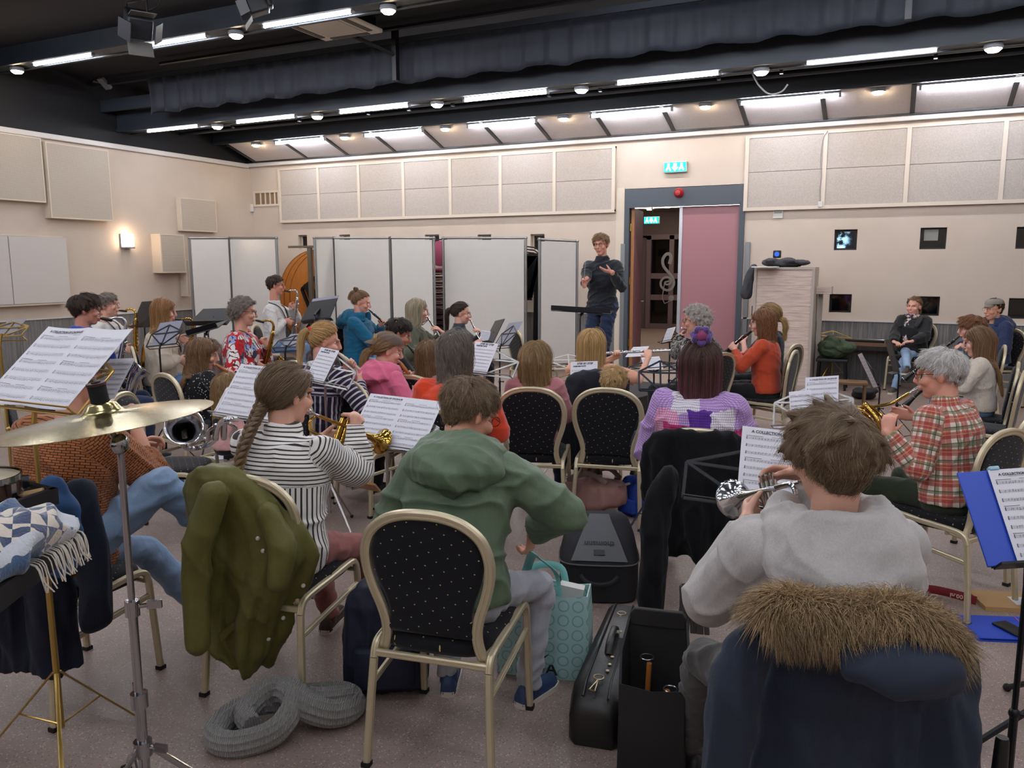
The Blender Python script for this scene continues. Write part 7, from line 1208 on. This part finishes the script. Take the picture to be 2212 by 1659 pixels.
b = A(cc[0], cc[1], 0)+rv*.04; t = thing('cymbal_stand', 'chrome cymbal stand with tripod legs in the left foreground', 'stand', tuple(b)); q = cc-b
m = MB(); m.tube([q+nz_*.02, q+nz_*.075], .024, 14); m.tube([q+nz_*.06, q+nz_*.085], .012, 10); fe = m.build('felt_washer', mat('black_felt', '161518', .95), t); m = MB(); m.tube([q+nz_*.075, q+nz_*.082], .026, 14); m.build('wing_nut', mat('red_black_nut', '3a1416', .5), t)
m = MB(); m.tube([q-nz_*.005, q+nz_*.1], .004, 8); m.tube([q-nz_*.03, q+nz_*.0], .018, 12); m.tube([q-nz_*.03, (0, 0, q[2]-.09)], .009, 10); m.ball((0, 0, q[2]-.09), (.02, .028, .03), 12, 8); m.tube([(0, 0, q[2]-.09), (0, 0, .72)], .0095, 12); m.build('upper_tube', CHROME, t)
m = MB(); m.tube([(0, 0, .72), (0, 0, .42)], .0125, 12); m.tube([(0, 0, .44), (0, 0, .05)], .0155, 14); m.build('lower_tube', CHROME, t)
m = MB()
for z, r_, a in ((.72, .02, .6), (.44, .024, 2.6), (.29, .026, .2)): m = MB(); m.tube([(0, 0, z-.025), (0, 0, z+.02)], r_, 14); m.tube([(0, 0, z), (cos(a)*.045, sin(a)*.045, z+.004)], .007, 8); m.box((cos(a)*.06, sin(a)*.06, z+.005), (.04, .012, .022), rotz(a)); m.build('clamp', CHROME, t)
for a in (rad(25)+.15, rad(25)+2.2, rad(25)+4.3):
    d = A(cos(a), sin(a), 0); m = MB(); P = spline([d*.02+A(0, 0, .29), d*.13+A(0, 0, .2), d*.17+A(0, 0, .175), d*.28+A(0, 0, .1), d*.34+A(0, 0, .025)], 4); m.tube(P, np.tile([.004, .011], (len(P), 1)), 6, up=np.cross(d, (0, 0, 1))); m.tube([d*.015+A(0, 0, .06), d*.165+A(0, 0, .175)], .004, 6); lg = m.build('leg', CHROME, t); m = MB(); m.box(d*.335+A(0, 0, .022), (.05, .035, .042), rotz(a)); m.build('rubber_foot', RUB, lg, smooth=0, bevel=.008)
def tray(label, cpx, tt, e1, e2, hgt, legs):
    c = at(*cpx, tt); z = c[2]; d1, d2 = nrm(onz(*e1, z)-c), nrm(onz(*e2, z)-c); t = thing('percussion_tray', label, 'tray', (c[0], c[1], 0)); m = MB(); L1, L2 = .6, .5; o = A(0, 0, z)
    for a, b_ in ((o, o+d1*L1), (o, o+d2*L2), (o+d1*L1, o+d1*L1+d2*L2), (o+d2*L2, o+d1*L1+d2*L2)): m.tube([a-nrm(b_-a)*.008, b_+nrm(b_-a)*.008], np.tile([hgt, .008], (2, 1)), prof=[(1, 1), (1, -1), (-1, -1), (-1, 1)], up=(0, 0, 1))
    m.build('frame', mat('black_tray_wood', '17151a', .5), t, smooth=0); m = MB(); q = [o+d1*.005+d2*.005, o+d1*(L1-.005)+d2*.005, o+d1*(L1-.005)+d2*(L2-.005), o+d1*.005+d2*(L2-.005)]; q = q if np.cross(q[1]-q[0], q[2]-q[0])[2] > 0 else q[::-1]
    if legs: m.add([p-A(0, 0, hgt-.004) for p in q]+[p-A(0, 0, hgt) for p in q], [(0, 1, 2, 3), (7, 6, 5, 4), (0, 4, 5, 1), (1, 5, 6, 2), (2, 6, 7, 3), (3, 7, 4, 0)]); m.build('base', mat('grey_tray_felt', '55535a', .9), t, smooth=0)
    mid = d1*L1*.55+d2*L2*.55; m = MB(); m.tube([mid+A(0, 0, .15), mid+A(0, 0, z-hgt)], .014, 10); m.build('post', BLACKM, t)
    if not legs: m = MB(); m.tube([mid+A(0, 0, z-hgt*.6), o+d1*L1+d2*L2*.5-A(0, 0, hgt*.6)], .012, 8); m.tube([mid+A(0, 0, z-hgt*.6), o+d2*L2*.55-A(0, 0, hgt*.6)], .012, 8); m.tube([mid+A(0, 0, z-hgt*.6), o+d1*L1*.55-A(0, 0, hgt*.6)], .012, 8); m.build('cross_bar', BLACKM, t)
    for a in (.4, 2.5, 4.6): d = A(cos(a), sin(a), 0); m = MB(); m.tube([mid+A(0, 0, .3), mid+d*.3+A(0, 0, .02)], np.tile([.004, .014], (2, 1)), 6); lg = m.build('leg', mat('grey_bar', '6a676a', .4, .6), t); m = MB(); m.box(mid+d*.31+A(0, 0, .02), (.05, .04, .04), rotz(a)); m.build('foot', RUB, lg, smooth=0)
    return c, d1, d2, z
tray('empty black wooden tray frame at the left edge, the upper one', (115, 1072), 1.95, (0, 1044), (0, 1112), .02, False)
c, d1, d2, z = tray('black percussion tray under the folded blanket at the left edge', (164, 1166), 1.75, (40, 1150), (0, 1290), .022, True)
BLK_ = mat('checked_blanket', 'a9a9ab', .95, sheen=.4, fn=lambda t: (lambda c: (t.col(t.mix(t.m('GREATER_THAN', t.noise(c, 7., 1), .52), t.mix(t.n('TexChecker', {'Vector': t.mp(c, (1, 1, 1), (.4, .3, .6)), 'Scale': 34.}).outputs[1], srgb('c9bfae'), srgb('2f3d5c')), t.mix(t.m('GREATER_THAN', t.noise(c, 12., 2), .5), srgb('b9bcc2'), srgb('3f5878')))), t.bump(t.noise(c, 170., 3), .6, .004)))(t.co()))
p = c+d1*.2+d2*.2; t = thing('blanket', 'blue and cream checked blanket with a fringe on the black tray', 'blanket', (p[0], p[1], z-.02)); m = MB()
for (a, b_, zz, r_) in ((.02, -.12, .05, .07), (.08, .02, .06, .065), (-.02, .1, .05, .07), (-.13, -.05, .05, .075), (.13, -.1, .04, .05), (-.1, .08, .08, .06)): q = d1*a+d2*b_; m.ball(q+A(0, 0, zz), (r_*1.25, r_*1.25, r_*.75), 12, 8)
e1 = -d1*.17; m.tube(spline([e1+d2*.2+A(0, 0, .03), e1+d2*.05+A(0, 0, .08), e1-d2*.1+A(0, 0, .07), e1-d2*.16+A(0, 0, .03)], 5), .04, 10)
def post(me, V, N): V = V+N*(.022*(1-2*np.abs(wob(V, 18, 6, 4))))[:, None]; V[:, 2] = np.maximum(V[:, 2], .003); return V
fused('cloth', m, BLK_, t, .009, 3, post); m = MB(); r = np.random.default_rng(8)
for i in range(34): b_ = r.uniform(-.19, .02); s = -d1*.215+d2*b_+A(0, 0, .045); m.tube(spline([s+d1*.03, s-d1*.012, s-d1*(.02+.01*r.random())-A(0, 0, .03), s-d1*(.02+.02*r.random())+d2*r.normal()*.012-A(0, 0, .055)], 3), .0014, 5)
m.build('fringe', mat('cream_fringe', 'c9c2b4', .9), t)
p = at(-50, 1035, 1.9); t = thing('snare_drum', 'edge of a small drum with chrome rim at the left picture edge', 'drum', tuple(p)); m = MB(); RX = Matrix.Rotation(pi/2, 4, 'X'); m.lathe([(0, .0), (.085, 0), (.088, .004)], 40, RX); m.build('drum_head', mat('drum_skin', 'b9ad93', .6), t); m = MB(); m.lathe([(.089, .008), (.093, .008), (.093, -.006), (.089, -.006)], 40, RX, cap=False); m.lathe([(.089, -.04), (.093, -.04), (.093, -.05), (.089, -.05)], 40, RX, cap=False); [m.box((.098*cos(a), .098*sin(a), -.02), (.014, .014, .03), rotz(a)) for a in np.arange(8)*pi/4+.2]; m.build('hoop', CHROME, t); m = MB(); m.lathe([(.087, 0), (.087, -.045), (0, -.045)], 40, RX); m.build('drum_shell', mat('walnut_shell', '4a3226', .4), t)
m = MB(); q0, q1 = at(-30, 1108, 1.93), at(96, 1082, 1.95); t = thing('drumstick', 'pale wooden drumstick lying on the upper black tray frame', 'drumstick', M=mtx(q0+A(0, 0, .026), q1-q0)); m.lathe([(.003, 0), (.006, .01), (.0075, .05), (.0075, np.linalg.norm(q1-q0))], 10); m.build('shaft', mat('maple_stick', 'c9a678', .5), t)
# ---------------------------------------------------------------- bags and things on the floor
def at_floor(u, v): return onz(u, v, 0)
c0 = at_floor(1290, 1306); c1 = at_floor(1290, 1255); GC = mat('black_case_nylon', '1c1c20', .8, bump=(300, .4)); GC2 = mat('grey_case_nylon', '5c5c5e', .85, bump=(300, .4))
t = thing('horn_case', 'dark grey soft instrument case standing on the floor ahead of the green jacket', 'case', (c0[0]-.05, c0[1]+.16, 0), rad(20)); m = MB(); W = .2
def sec(z, w, y0, y1, n=28): a = np.arange(n)*2*pi/n; ca, sa = np.cos(a), np.sin(a); return np.stack([np.sign(ca)*np.abs(ca)**.5*w, (y0+y1)/2+np.sign(sa)*np.abs(sa)**.5*(y1-y0)/2, np.full(n, z)], 1)
m.rings([sec(0, .17, -.14, .14), sec(.01, .195, -.16, .16), sec(.1, .2, -.165, .165), sec(.19, .2, -.165, .165), sec(.2, .203, -.168, .168), sec(.21, .2, -.16, .165)]); m.build('base', GC, t, smooth=50)
m = MB(); m.rings([sec(.205, .2, -.165, .165), sec(.225, .198, -.155, .165), sec(.3, .18, -.05, .16), sec(.37, .15, .045, .15), sec(.39, .12, .075, .14)]); m.build('lid', GC, t, smooth=50)
m = MB(); P = lambda s, f: (s*(.14*(1-f)+.05*f), -.165+.01+(.225*f) if 0 else np.interp(f, [0, .45, .9, 1], [-.163, -.058, .038, .07]), np.interp(f, [0, .45, .9, 1], [.224, .304, .374, .395]))
V = [P(s, f) for f in np.linspace(0, 1, 8) for s in (-1, 1)]; m.add(V+[(v[0], v[1]+.02, v[2]-.01) for v in V], [(2*i, 2*i+1, 2*i+3, 2*i+2) for i in range(7)]+[(16+2*i, 18+2*i, 19+2*i, 17+2*i) for i in range(7)]); m.build('front_panel', GC2, t, smooth=60)
V, F = text_mesh('thomann', .042, bold=.001); m = MB(); Rr = rotx(rad(38)); m.add((V*A(-1, -1, 1)) @ Rr.T+A(0, -.085, .288), F); m.build('brand_lettering', mat('case_print', '17171a', .6), t, smooth=0); m = MB(); m.box((0, -.127, .256), (.055, .03, .004), Rr); m.build('label_patch', BLACKP, t, smooth=0)
m = MB(); m.tube(spline([(-.09, -.17, .15), (-.06, -.2, .13), (0, -.21, .12), (.06, -.2, .13), (.09, -.17, .15)], 5), .011, 8); m.build('handle', GC, t); m = MB(); m.tube([p for p in sec(.203, .203, -.17, .17)], .004, 6, close=True); m.build('zip', GC2, t)
# aqua shopping bag
c = at_floor(1185, 1470); t = thing('shopping_bag', 'pale aqua shopping bag with circle print beside the green jacket knee', 'bag', (c[0]-.05, c[1]+.08, 0), rad(14))
def f_circ(t):
    c = t.co(); s = t.sep(c); P = .058; u = t.m('SUBTRACT', t.m('FRACT', t.m('DIVIDE', s[0], P)), .5); v = t.m('SUBTRACT', t.m('FRACT', t.m('DIVIDE', s[2], P)), .5); d = t.m('SQRT', t.m('ADD', t.m('MULTIPLY', u, u), t.m('MULTIPLY', v, v))); r_ = t.m('LESS_THAN', t.m('ABSOLUTE', t.m('SUBTRACT', d, .36)), .05); t.col(t.mix(r_, srgb('a9cdcb'), srgb('7fb0ae'))); t.bump(t.noise(c, 14., 3), .5, .01)
AQ = mat('aqua_bag_plastic', 'a9cdcb', .4, fn=f_circ); m = MB(); hw, hd_, hh = .19, .07, .36; R = []
for z, k in ((0, .9), (.01, 1), (.2, 1.0), (hh, .96)): R.append([(x*hw*k, y*hd_*(1+.25*sin(z*9)), z+.012*cos(x*5)*(z > .3)) for x, y in ((-1, -1), (-.5, -1.08), (0, -1.1), (.5, -1.08), (1, -1), (1, 0), (1, 1), (.5, 1.08), (0, 1.1), (-.5, 1.08), (-1, 1), (-1, 0))])
R.append([(q[0]*.97, q[1]*.94, q[2]-.002) for q in R[-1]]); R.append([(q[0]*.97, q[1]*.9, .05) for q in R[-2]]); m.rings(R); m.build('body', AQ, t, smooth=50)
m = MB(); V, F = text_mesh('ODA', .075, bold=.001); Vv = V*A(1, 1, 0); m.add(np.stack([Vv[:, 0]-.02, np.full(len(Vv), -.083), Vv[:, 1]+.045], 1), F); m.tube([(-.03+.075*cos(a), -.084, .16+.075*sin(a)) for a in np.arange(28)*2*pi/28], .004, 6, close=True); V, F = text_mesh('A', .07, bold=.001); m.add(np.stack([V[:, 0]-.02, np.full(len(V), -.086), V[:, 1]+.15], 1), F); m.build('bag_print', mat('dark_print', '2b2a2c', .6), t, smooth=0)
hw_ = np.array(PPL['green']['arm'][1][2]); hwW = PPL['green']['M'] @ np.array([*hw_, 1.]); Mi = rotz(-rad(14)); hl = Mi @ (hwW[:3]-np.array(t.location)); m = MB(); m.tube(spline([(-.1, -.06, .35), (-.07, -.04, .45), hl+A(0, 0, -.09), hl+A(.02, 0, -.1), (.05, -.04, .44), (.07, -.06, .35)], 5), np.tile([.004, .018], (26, 1)), 8); m.tube(spline([(-.08, .06, .35), (-.05, .08, .42), (.05, .08, .42), (.08, .06, .35)], 5), np.tile([.003, .015], (16, 1)), 8); m.build('handle', mat('aqua_strap', '7cc0ba', .5), t); m = MB(); m.box((.1, .0, .29), (.1, .05, .18), roty(.15)); m.build('packet_inside', WHITEP, t, smooth=0)
LEA = mat('black_worn_leather', '161514', .38, bump=(60, .3))
c = at_floor(1275, 1615); c2 = at_floor(1345, 1400); t = thing('trumpet_case', 'black leather instrument case with metal rings on the floor', 'case', M=mtx(c+A(.01, .0, 0), (c2-c)*A(1, 1, 0))); L = np.linalg.norm(c2-c)*.98; m = MB()
prof = [(-.085, 0), (.085, 0), (.095, .02), (.095, .13), (.085, .18), (.06, .2), (-.06, .2), (-.085, .18), (-.095, .13), (-.095, .02)]; m.rings([[(x*k, y, z*kz) for x, z in prof] for y, k, kz in ((-.0, .75, .6), (.02, .95, .8), (.1, 1.05, 1), (L*.6, .95, 1.02), (L-.03, .8, 1.1), (L, .7, 1.05))]); m.build('body', LEA, t, smooth=50, bevel=.006)
m = MB()
for x in (-.045, .045): m.tube([(x, .03, .175), (x, .1, .203), (x*.95, L*.6, .207), (x*.8, L-.02, .22)], .004, 6)
m.build('welt', LEA, t); m = MB(); m.tube(spline([(0, .3, .205), (0, .34, .24), (0, .46, .24), (0, .5, .215)], 4), np.tile([.005, .014], (13, 1)), 8, up=(0, 0, 1)); m.build('handle', LEA, t); m = MB()
for y in (.1, L-.1): m = MB(); m.tube([(.018*cos(a), y+.018*sin(a), .215) for a in np.arange(16)*pi/8], .0028, 6, close=True); m.tube([(0, y-.016, .214), (-.02, y-.075, .205), (.0, y-.08, .205), (0, y-.016, .214)], .0028, 6); m.build('metal_ring', mat('pale_gold_fitting', 'c9b791', .3, .9), t)
for y in (.17, .22, .28, .5): m = MB(); m.ball((.02, y, .206), (.008, .008, .004), 8, 6); m.build('metal_stud', MATS['pale_gold_fitting'], t)
c = at_floor(1425, 1640); t = thing('gig_bag', 'open black gig bag standing with sticks inside on the floor', 'bag', (c[0]-.01, c[1]-.06, 0), rad(10)); m = MB(); GB = mat('black_bag_cloth', '1d1c1e', .75, bump=(80, .3)); R = []
O = [(-.105, -.09), (0, -.1), (.105, -.09), (.115, 0), (.1, .1), (0, .11), (-.1, .1), (-.115, 0)]
for z, k in ((0, .95), (.02, 1.02), (.2, 1.), (.33, 1)): R.append([(x*k, y*k, z+(.16*(y+.1)/.2 if z > .3 else 0)) for x, y in O])
R.append([(x*.93, y*.92, R[-1][i][2]-.003) for i, (x, y) in enumerate(O)]); R.append([(x*.88, y*.88, .06) for x, y in O]); m.rings(R); m.build('body', GB, t, smooth=40); m = MB(); m.rings([[(x*w, .1+y, z) for x, y in ((-1, -.01), (1, -.01), (1, .012), (-1, .012))] for z, w in ((.46, .09), (.5, .095), (.52, .08))]); m.build('flap', GB, t, smooth=0, bevel=.004)
m = MB(); m.tube([(-.03, .02, .06), (-.02, .03, .36)], .009, 8); m.tube([(.03, -.03, .06), (.045, -.02, .3)], .009, 8); m.build('mallet_sticks', mat('orange_wood_stick', 'a9682c', .5), t); m = MB(); [m.tube([(x+.022*cos(a), y+.022*sin(a), z) for a in np.arange(14)*2*pi/14], .0025, 6, close=True) for x, y, z in ((-.03, .05, .37), (.055, -.03, .31))]; m.build('rings', STEEL, t)
def backpack(name, label, c, rz, s, m_, strapm, cat='backpack', lie=0., extra=None):
    t = thing(name, label, cat, tuple(c), rz); m = MB(); Rl = rotx(-rad(lie))
    R = [np.array(sec(z, w, -d, d*.8, 24)) @ Rl.T for z, w, d in ((0, .12*s, .09*s), (.02*s, .155*s, .11*s), (.2*s, .16*s, .11*s), (.34*s, .14*s, .095*s), (.41*s, .09*s, .07*s), (.43*s, .03*s, .03*s))]; zmin = min(r_[:, 2].min() for r_ in R); off = A(0, 0, -zmin+.002); m.rings([r_+off for r_ in R]); Q = lambda *v: Rl @ (np.array(v)*s)+off
    fused('body', m, m_, t, .009, 4, lambda me, V, N: V+N*(.008*s*(1-2*np.abs(wob(V, 16, 4, 4))))[:, None]*(V[:, 2:3] > .012))
    m = MB(); R = [np.array(sec(z, w, -d-.05, -d+.05, 20))*s @ Rl.T+off for z, w, d in ((.04, .1, .09), (.05, .115, .1), (.19, .11, .1), (.2, .09, .09))]; m.rings(R); m.build('front_pocket', m_, t, smooth=50, bevel=.01); m = MB(); m.tube([Q(-.03, .06, .42), Q(-.02, .07, .47), Q(.02, .07, .47), Q(.03, .06, .42)], .008, 8); [m.tube(spline([Q(x, .085, .36), Q(x*1.3, .15, .25), Q(x*1.2, .13, .12), Q(x*1.1, .09, .03)], 4), np.tile([.005, .02*s], (13, 1)), 8, up=(1, 0, 0)) for x in (-.08, .08)]; m.build('strap', strapm, t); return t
c = at_floor(815, 1500); backpack('backpack', 'dark navy backpack on the floor beneath the green jacket chair', (c[0]-.02, c[1]+.1, 0), rad(30), 1.05, mat('navy_backpack_nylon', '161d33', .7, bump=(200, .3)), BLACKP)
c = at_floor(1262, 1112); backpack('backpack', 'dusty pink backpack lying on the floor behind a chair leg', (c[0]-.14, c[1]+.16, 0), rad(72), 1.0, mat('dusty_pink_nylon', 'a87f78', .7, bump=(160, .3)), mat('grey_pink_strap', '9a8580', .8), lie=-82)
c = at_floor(1360, 1118); backpack('backpack', 'small bright blue bag with lime straps on the floor', (c[0], c[1]+.08, 0), rad(-20), .62, mat('bright_blue_nylon', '1b3f9c', .6, bump=(160, .3)), mat('lime_strap', 'b5c96a', .7))
c = at_floor(1330, 1095); t = thing('loose_paper', 'white papers on the floor between the pink and blue bags', 'paper', (c[0], c[1]+.1, 0), .3); m = MB(); m.box((0, 0, .004), (.3, .21, .004), rotz(.2)); m.box((.05, .02, .008), (.3, .21, .003), rotz(-.3)); m.build('sheet', PAPER, t, smooth=0)
c = at_floor(462, 990); t = thing('loose_paper', 'white papers on the floor left of the striped shirt', 'paper', (c[0], c[1], 0), .8); m = MB(); m.box((0, 0, .004), (.25, .18, .004)); m.build('sheet', PAPER, t, smooth=0)
c = at_floor(1405, 990); t = thing('paper_bag', 'brown paper bag left of the crocheted sweater', 'bag', (c[0]+.03, c[1]+.1, 0), .5); m = MB(); R = [[(x*.13, y*.07, z) for x, y in ((-1, -1), (1, -1), (1, 1), (-1, 1))] for z in (0, .34)]; R.append([(x*.125, y*.066, .338) for x, y in ((-1, -1), (1, -1), (1, 1), (-1, 1))]); R.append([(x*.125, y*.066, .03) for x, y in ((-1, -1), (1, -1), (1, 1), (-1, 1))]); m.rings(R); m.build('body', mat('kraft_paper', '9c7d58', .85, bump=(20, .3)), t, smooth=0)
p = at(1397, 955, 5.1); t = thing('bobble_hat', 'blue and white woollen bobble hanging at the small child chair', 'hat', tuple(p)); m = MB(); m.ball((0, 0, 0), (.05, .05, .085), 14, 10); fused('bobble', m, mat('blue_white_wool', '6f8fa8', 1., fn=lambda t: t.col(t.ramp(t.noise(t.co(), 60., 2), [(.4, '2f4a63'), (.5, '8fb0c4'), (.6, 'd9e0e2')]))), t, .006, 1, lambda me, V, N: V+N*(.012*wob(V, 150, 3, 4))[:, None]); m = MB(); m.tube([(0, .0, .08), (-.02, .02, .2)], .006, 6); m.build('cord', BLACKP, t)
WK = mat('grey_chunky_knit', '86847f', .95, sheen=.3, fn=lambda t: (t.col(t.mix(t.noise(t.co(), 130., 3), srgb('6d6b67'), srgb('9d9a94'))), t.bump(t.n('TexWave', {'Vector': t.co(), 'Scale': 42., 'Distortion': 3., 'Detail': 2.}).outputs[1], .8, .006)))
c = at_floor(590, 1590); t = thing('knitted_scarf', 'chunky grey ribbed scarf coiled on the floor under the raincoat', 'scarf', (c[0], c[1]+.02, 0), rad(25)); a = np.arange(36)*2*pi/36; RB = np.stack([np.cos(a)*(1+.1*np.cos(a*12)), np.sin(a)*(1+.1*np.cos(a*12))], 1); m = MB()
P = spline([(.02, .14, .05), (-.1, .1, .06), (-.19, 0, .05), (-.19, -.1, .045), (-.1, -.14, .045), (.02, -.09, .06), (.06, .02, .1), (.02, .1, .11), (-.06, .12, .1), (-.12, .02, .07), (-.07, -.05, .055)], 6); m.tube(P, np.tile([.045, .034], (len(P), 1)), prof=RB, up=(0, 0, 1))
P = spline([(-.06, .16, .06), (.02, .1, .11), (.1, .03, .09), (.19, .03, .06), (.25, .09, .05), (.22, .17, .05), (.14, .17, .05), (.05, .16, .05)], 6); m.tube(P, np.tile([.045, .048], (len(P), 1)), prof=RB, up=(0, 0, 1)); P = spline([(.05, .16, .05), (.12, .1, .075), (.2, .09, .085), (.24, .13, .07)], 6); m.tube(P, .04, prof=RB); m.build('knit', WK, t, smooth=60)
c = at_floor(2030, 1292); t = thing('lanyard_keys', 'dark red lanyard with coloured keys on the floor at right', 'keys', (c[0], c[1], 0), rad(-10)); m = MB(); m.tube(spline([(-.13, -.02, .01), (-.05, .03, .025), (.08, .015, .03), (.16, .0, .025)], 5), np.tile([.0025, .022], (16, 1)), 8, up=(0, 1, 0)); m.build('ribbon', mat('dark_red_ribbon', '7a1822', .5), t); V, F = text_mesh('100.nl', .03, bold=.0006); m = MB(); m.add(np.stack([-V[:, 0]+.08, np.full(len(V), .0), -V[:, 1]+.03], 1), F); m.build('ribbon_print', mat('pale_print', 'd9b9a5', .6), t, smooth=0); r = np.random.default_rng(2)
for i, col in enumerate(('8fae3a', '2f6fa0', 'b0b0b4', 'c8607a', '3a8f5a', 'b0b0b4')): m = MB(); m.box((-.14+r.normal()*.025, -.04+r.normal()*.015, .008+i*.003), (.05, .014, .003), rotz(r.uniform(0, 3))); m.build('key', mat('key_'+col, col, .3), t, smooth=0)
c = at_floor(2150, 1360); t = thing('blue_document_folder', 'blue elastic folder lying on the floor at the right edge', 'folder', (c[0]+.03, c[1], 0), rad(20)); m = MB(); m.b2((-.16, -.12, .0), (.17, .13, .006)); m.b2((-.155, -.115, .011), (.17, .13, .015)); m.b2((.14, -.115, .004), (.165, .125, .012)); m.build('cover', MATS['royal_blue_card'], t, smooth=0); m = MB(); m.tube([(.09, -.12, .016), (.11, .13, .017)], .0018, 6); m.build('elastic', mat('pink_elastic', 'c85a9a', .6), t)
m = MB(); t = thing('smartphone', 'black phone lying on the blue floor folder', 'phone', (c[0]+.06, c[1]-.01, .0155), rad(40)); m.box((0, 0, .006), (.08, .14, .011)); m.build('body', BLACKP, t, bevel=.004)
c = at_floor(2165, 1308); t = thing('brown_envelope', 'brown envelope lying above the blue floor folder', 'envelope', (c[0]+.02, c[1]+.03, .0), rad(18)); m = MB(); m.b2((-.14, -.1, .0), (.16, .11, .022)); m.build('paper', mat('manila_paper', 'b08a5c', .8), t, smooth=0); m = MB(); m.b2((.02, -.06, .0222), (.14, .04, .0235)); m.build('address_label', PAPER, t, smooth=0)
t = thing('trumpet_mute', 'dark cylindrical mute lying on the brown envelope', 'mute', M=mtx((c[0]+.12, c[1]+.0, .06), (.3, 1, 0))); m = MB(); m.lathe([(.02, -.06), (.035, -.055), (.035, .05), (.03, .06)], 18); m.build('body', mat('dark_mute', '2f2a25', .4), t)
q = at_floor(2100, 1618); t = thing('folding_tripod', 'black tripod legs of a stand at the lower right edge', 'stand', (q[0]+.35, q[1]+.12, 0)); 
for p in ((at_floor(2100, 1618)), (at_floor(2175, 1492)), (at_floor(2330, 1640))): m = MB(); lp = p-np.array(t.location); m.tube([(0, 0, .32), lp+A(0, 0, .014)], .011, 8); lg = m.build('leg', BLACKM, t); m = MB(); m.ball(lp+A(0, 0, .014), .016, 10, 7); m.build('foot', RUB, lg)
m = MB(); m.tube([(0, 0, .15), (0, 0, .6)], .014, 10); m.tube([(0, 0, .16), (at_floor(2100, 1618)-np.array(t.location))*.5+A(0, 0, .165)], .006, 6); m.build('pole', BLACKM, t)
q = at(2165, 1600, 1.75); t = thing('instrument_peg', 'black tapered instrument stand peg at the lower right corner', 'stand', (q[0], q[1], 0)); m = MB(); z = q[2]; m.lathe([(.03, 0), (.022, z*.6), (.014, z), (.012, z+.008)], 16, RX); m.build('cone', BLACKP, t); m = MB(); m.box((0, 0, .01), (.2, .03, .02)); m.box((0, 0, .01), (.03, .2, .02)); m.build('base', BLACKM, t, smooth=0)
p = loc(PPL['green']['chair'], at(790, 1050, 3.9)); pe = at(786, 1048, 3.85); t = thing('kraft_envelope', 'tan paper envelope tucked under the seat left of the green jacket', 'envelope', (pe[0], pe[1], pe[2])); m = MB(); m.box((0, 0, 0), (.14, .18, .01), rotx(-.5) @ rotz(.4)); m.build('paper', MATS['manila_paper'], t, smooth=0)
c = at_floor(425, 1050); heap('plastic_bag', 'bright blue plastic bag on the floor by the jeans', 'bag', (c[0], c[1], 0), (.4, .25, .12), '1f6fc0', 15, .03)
flush()
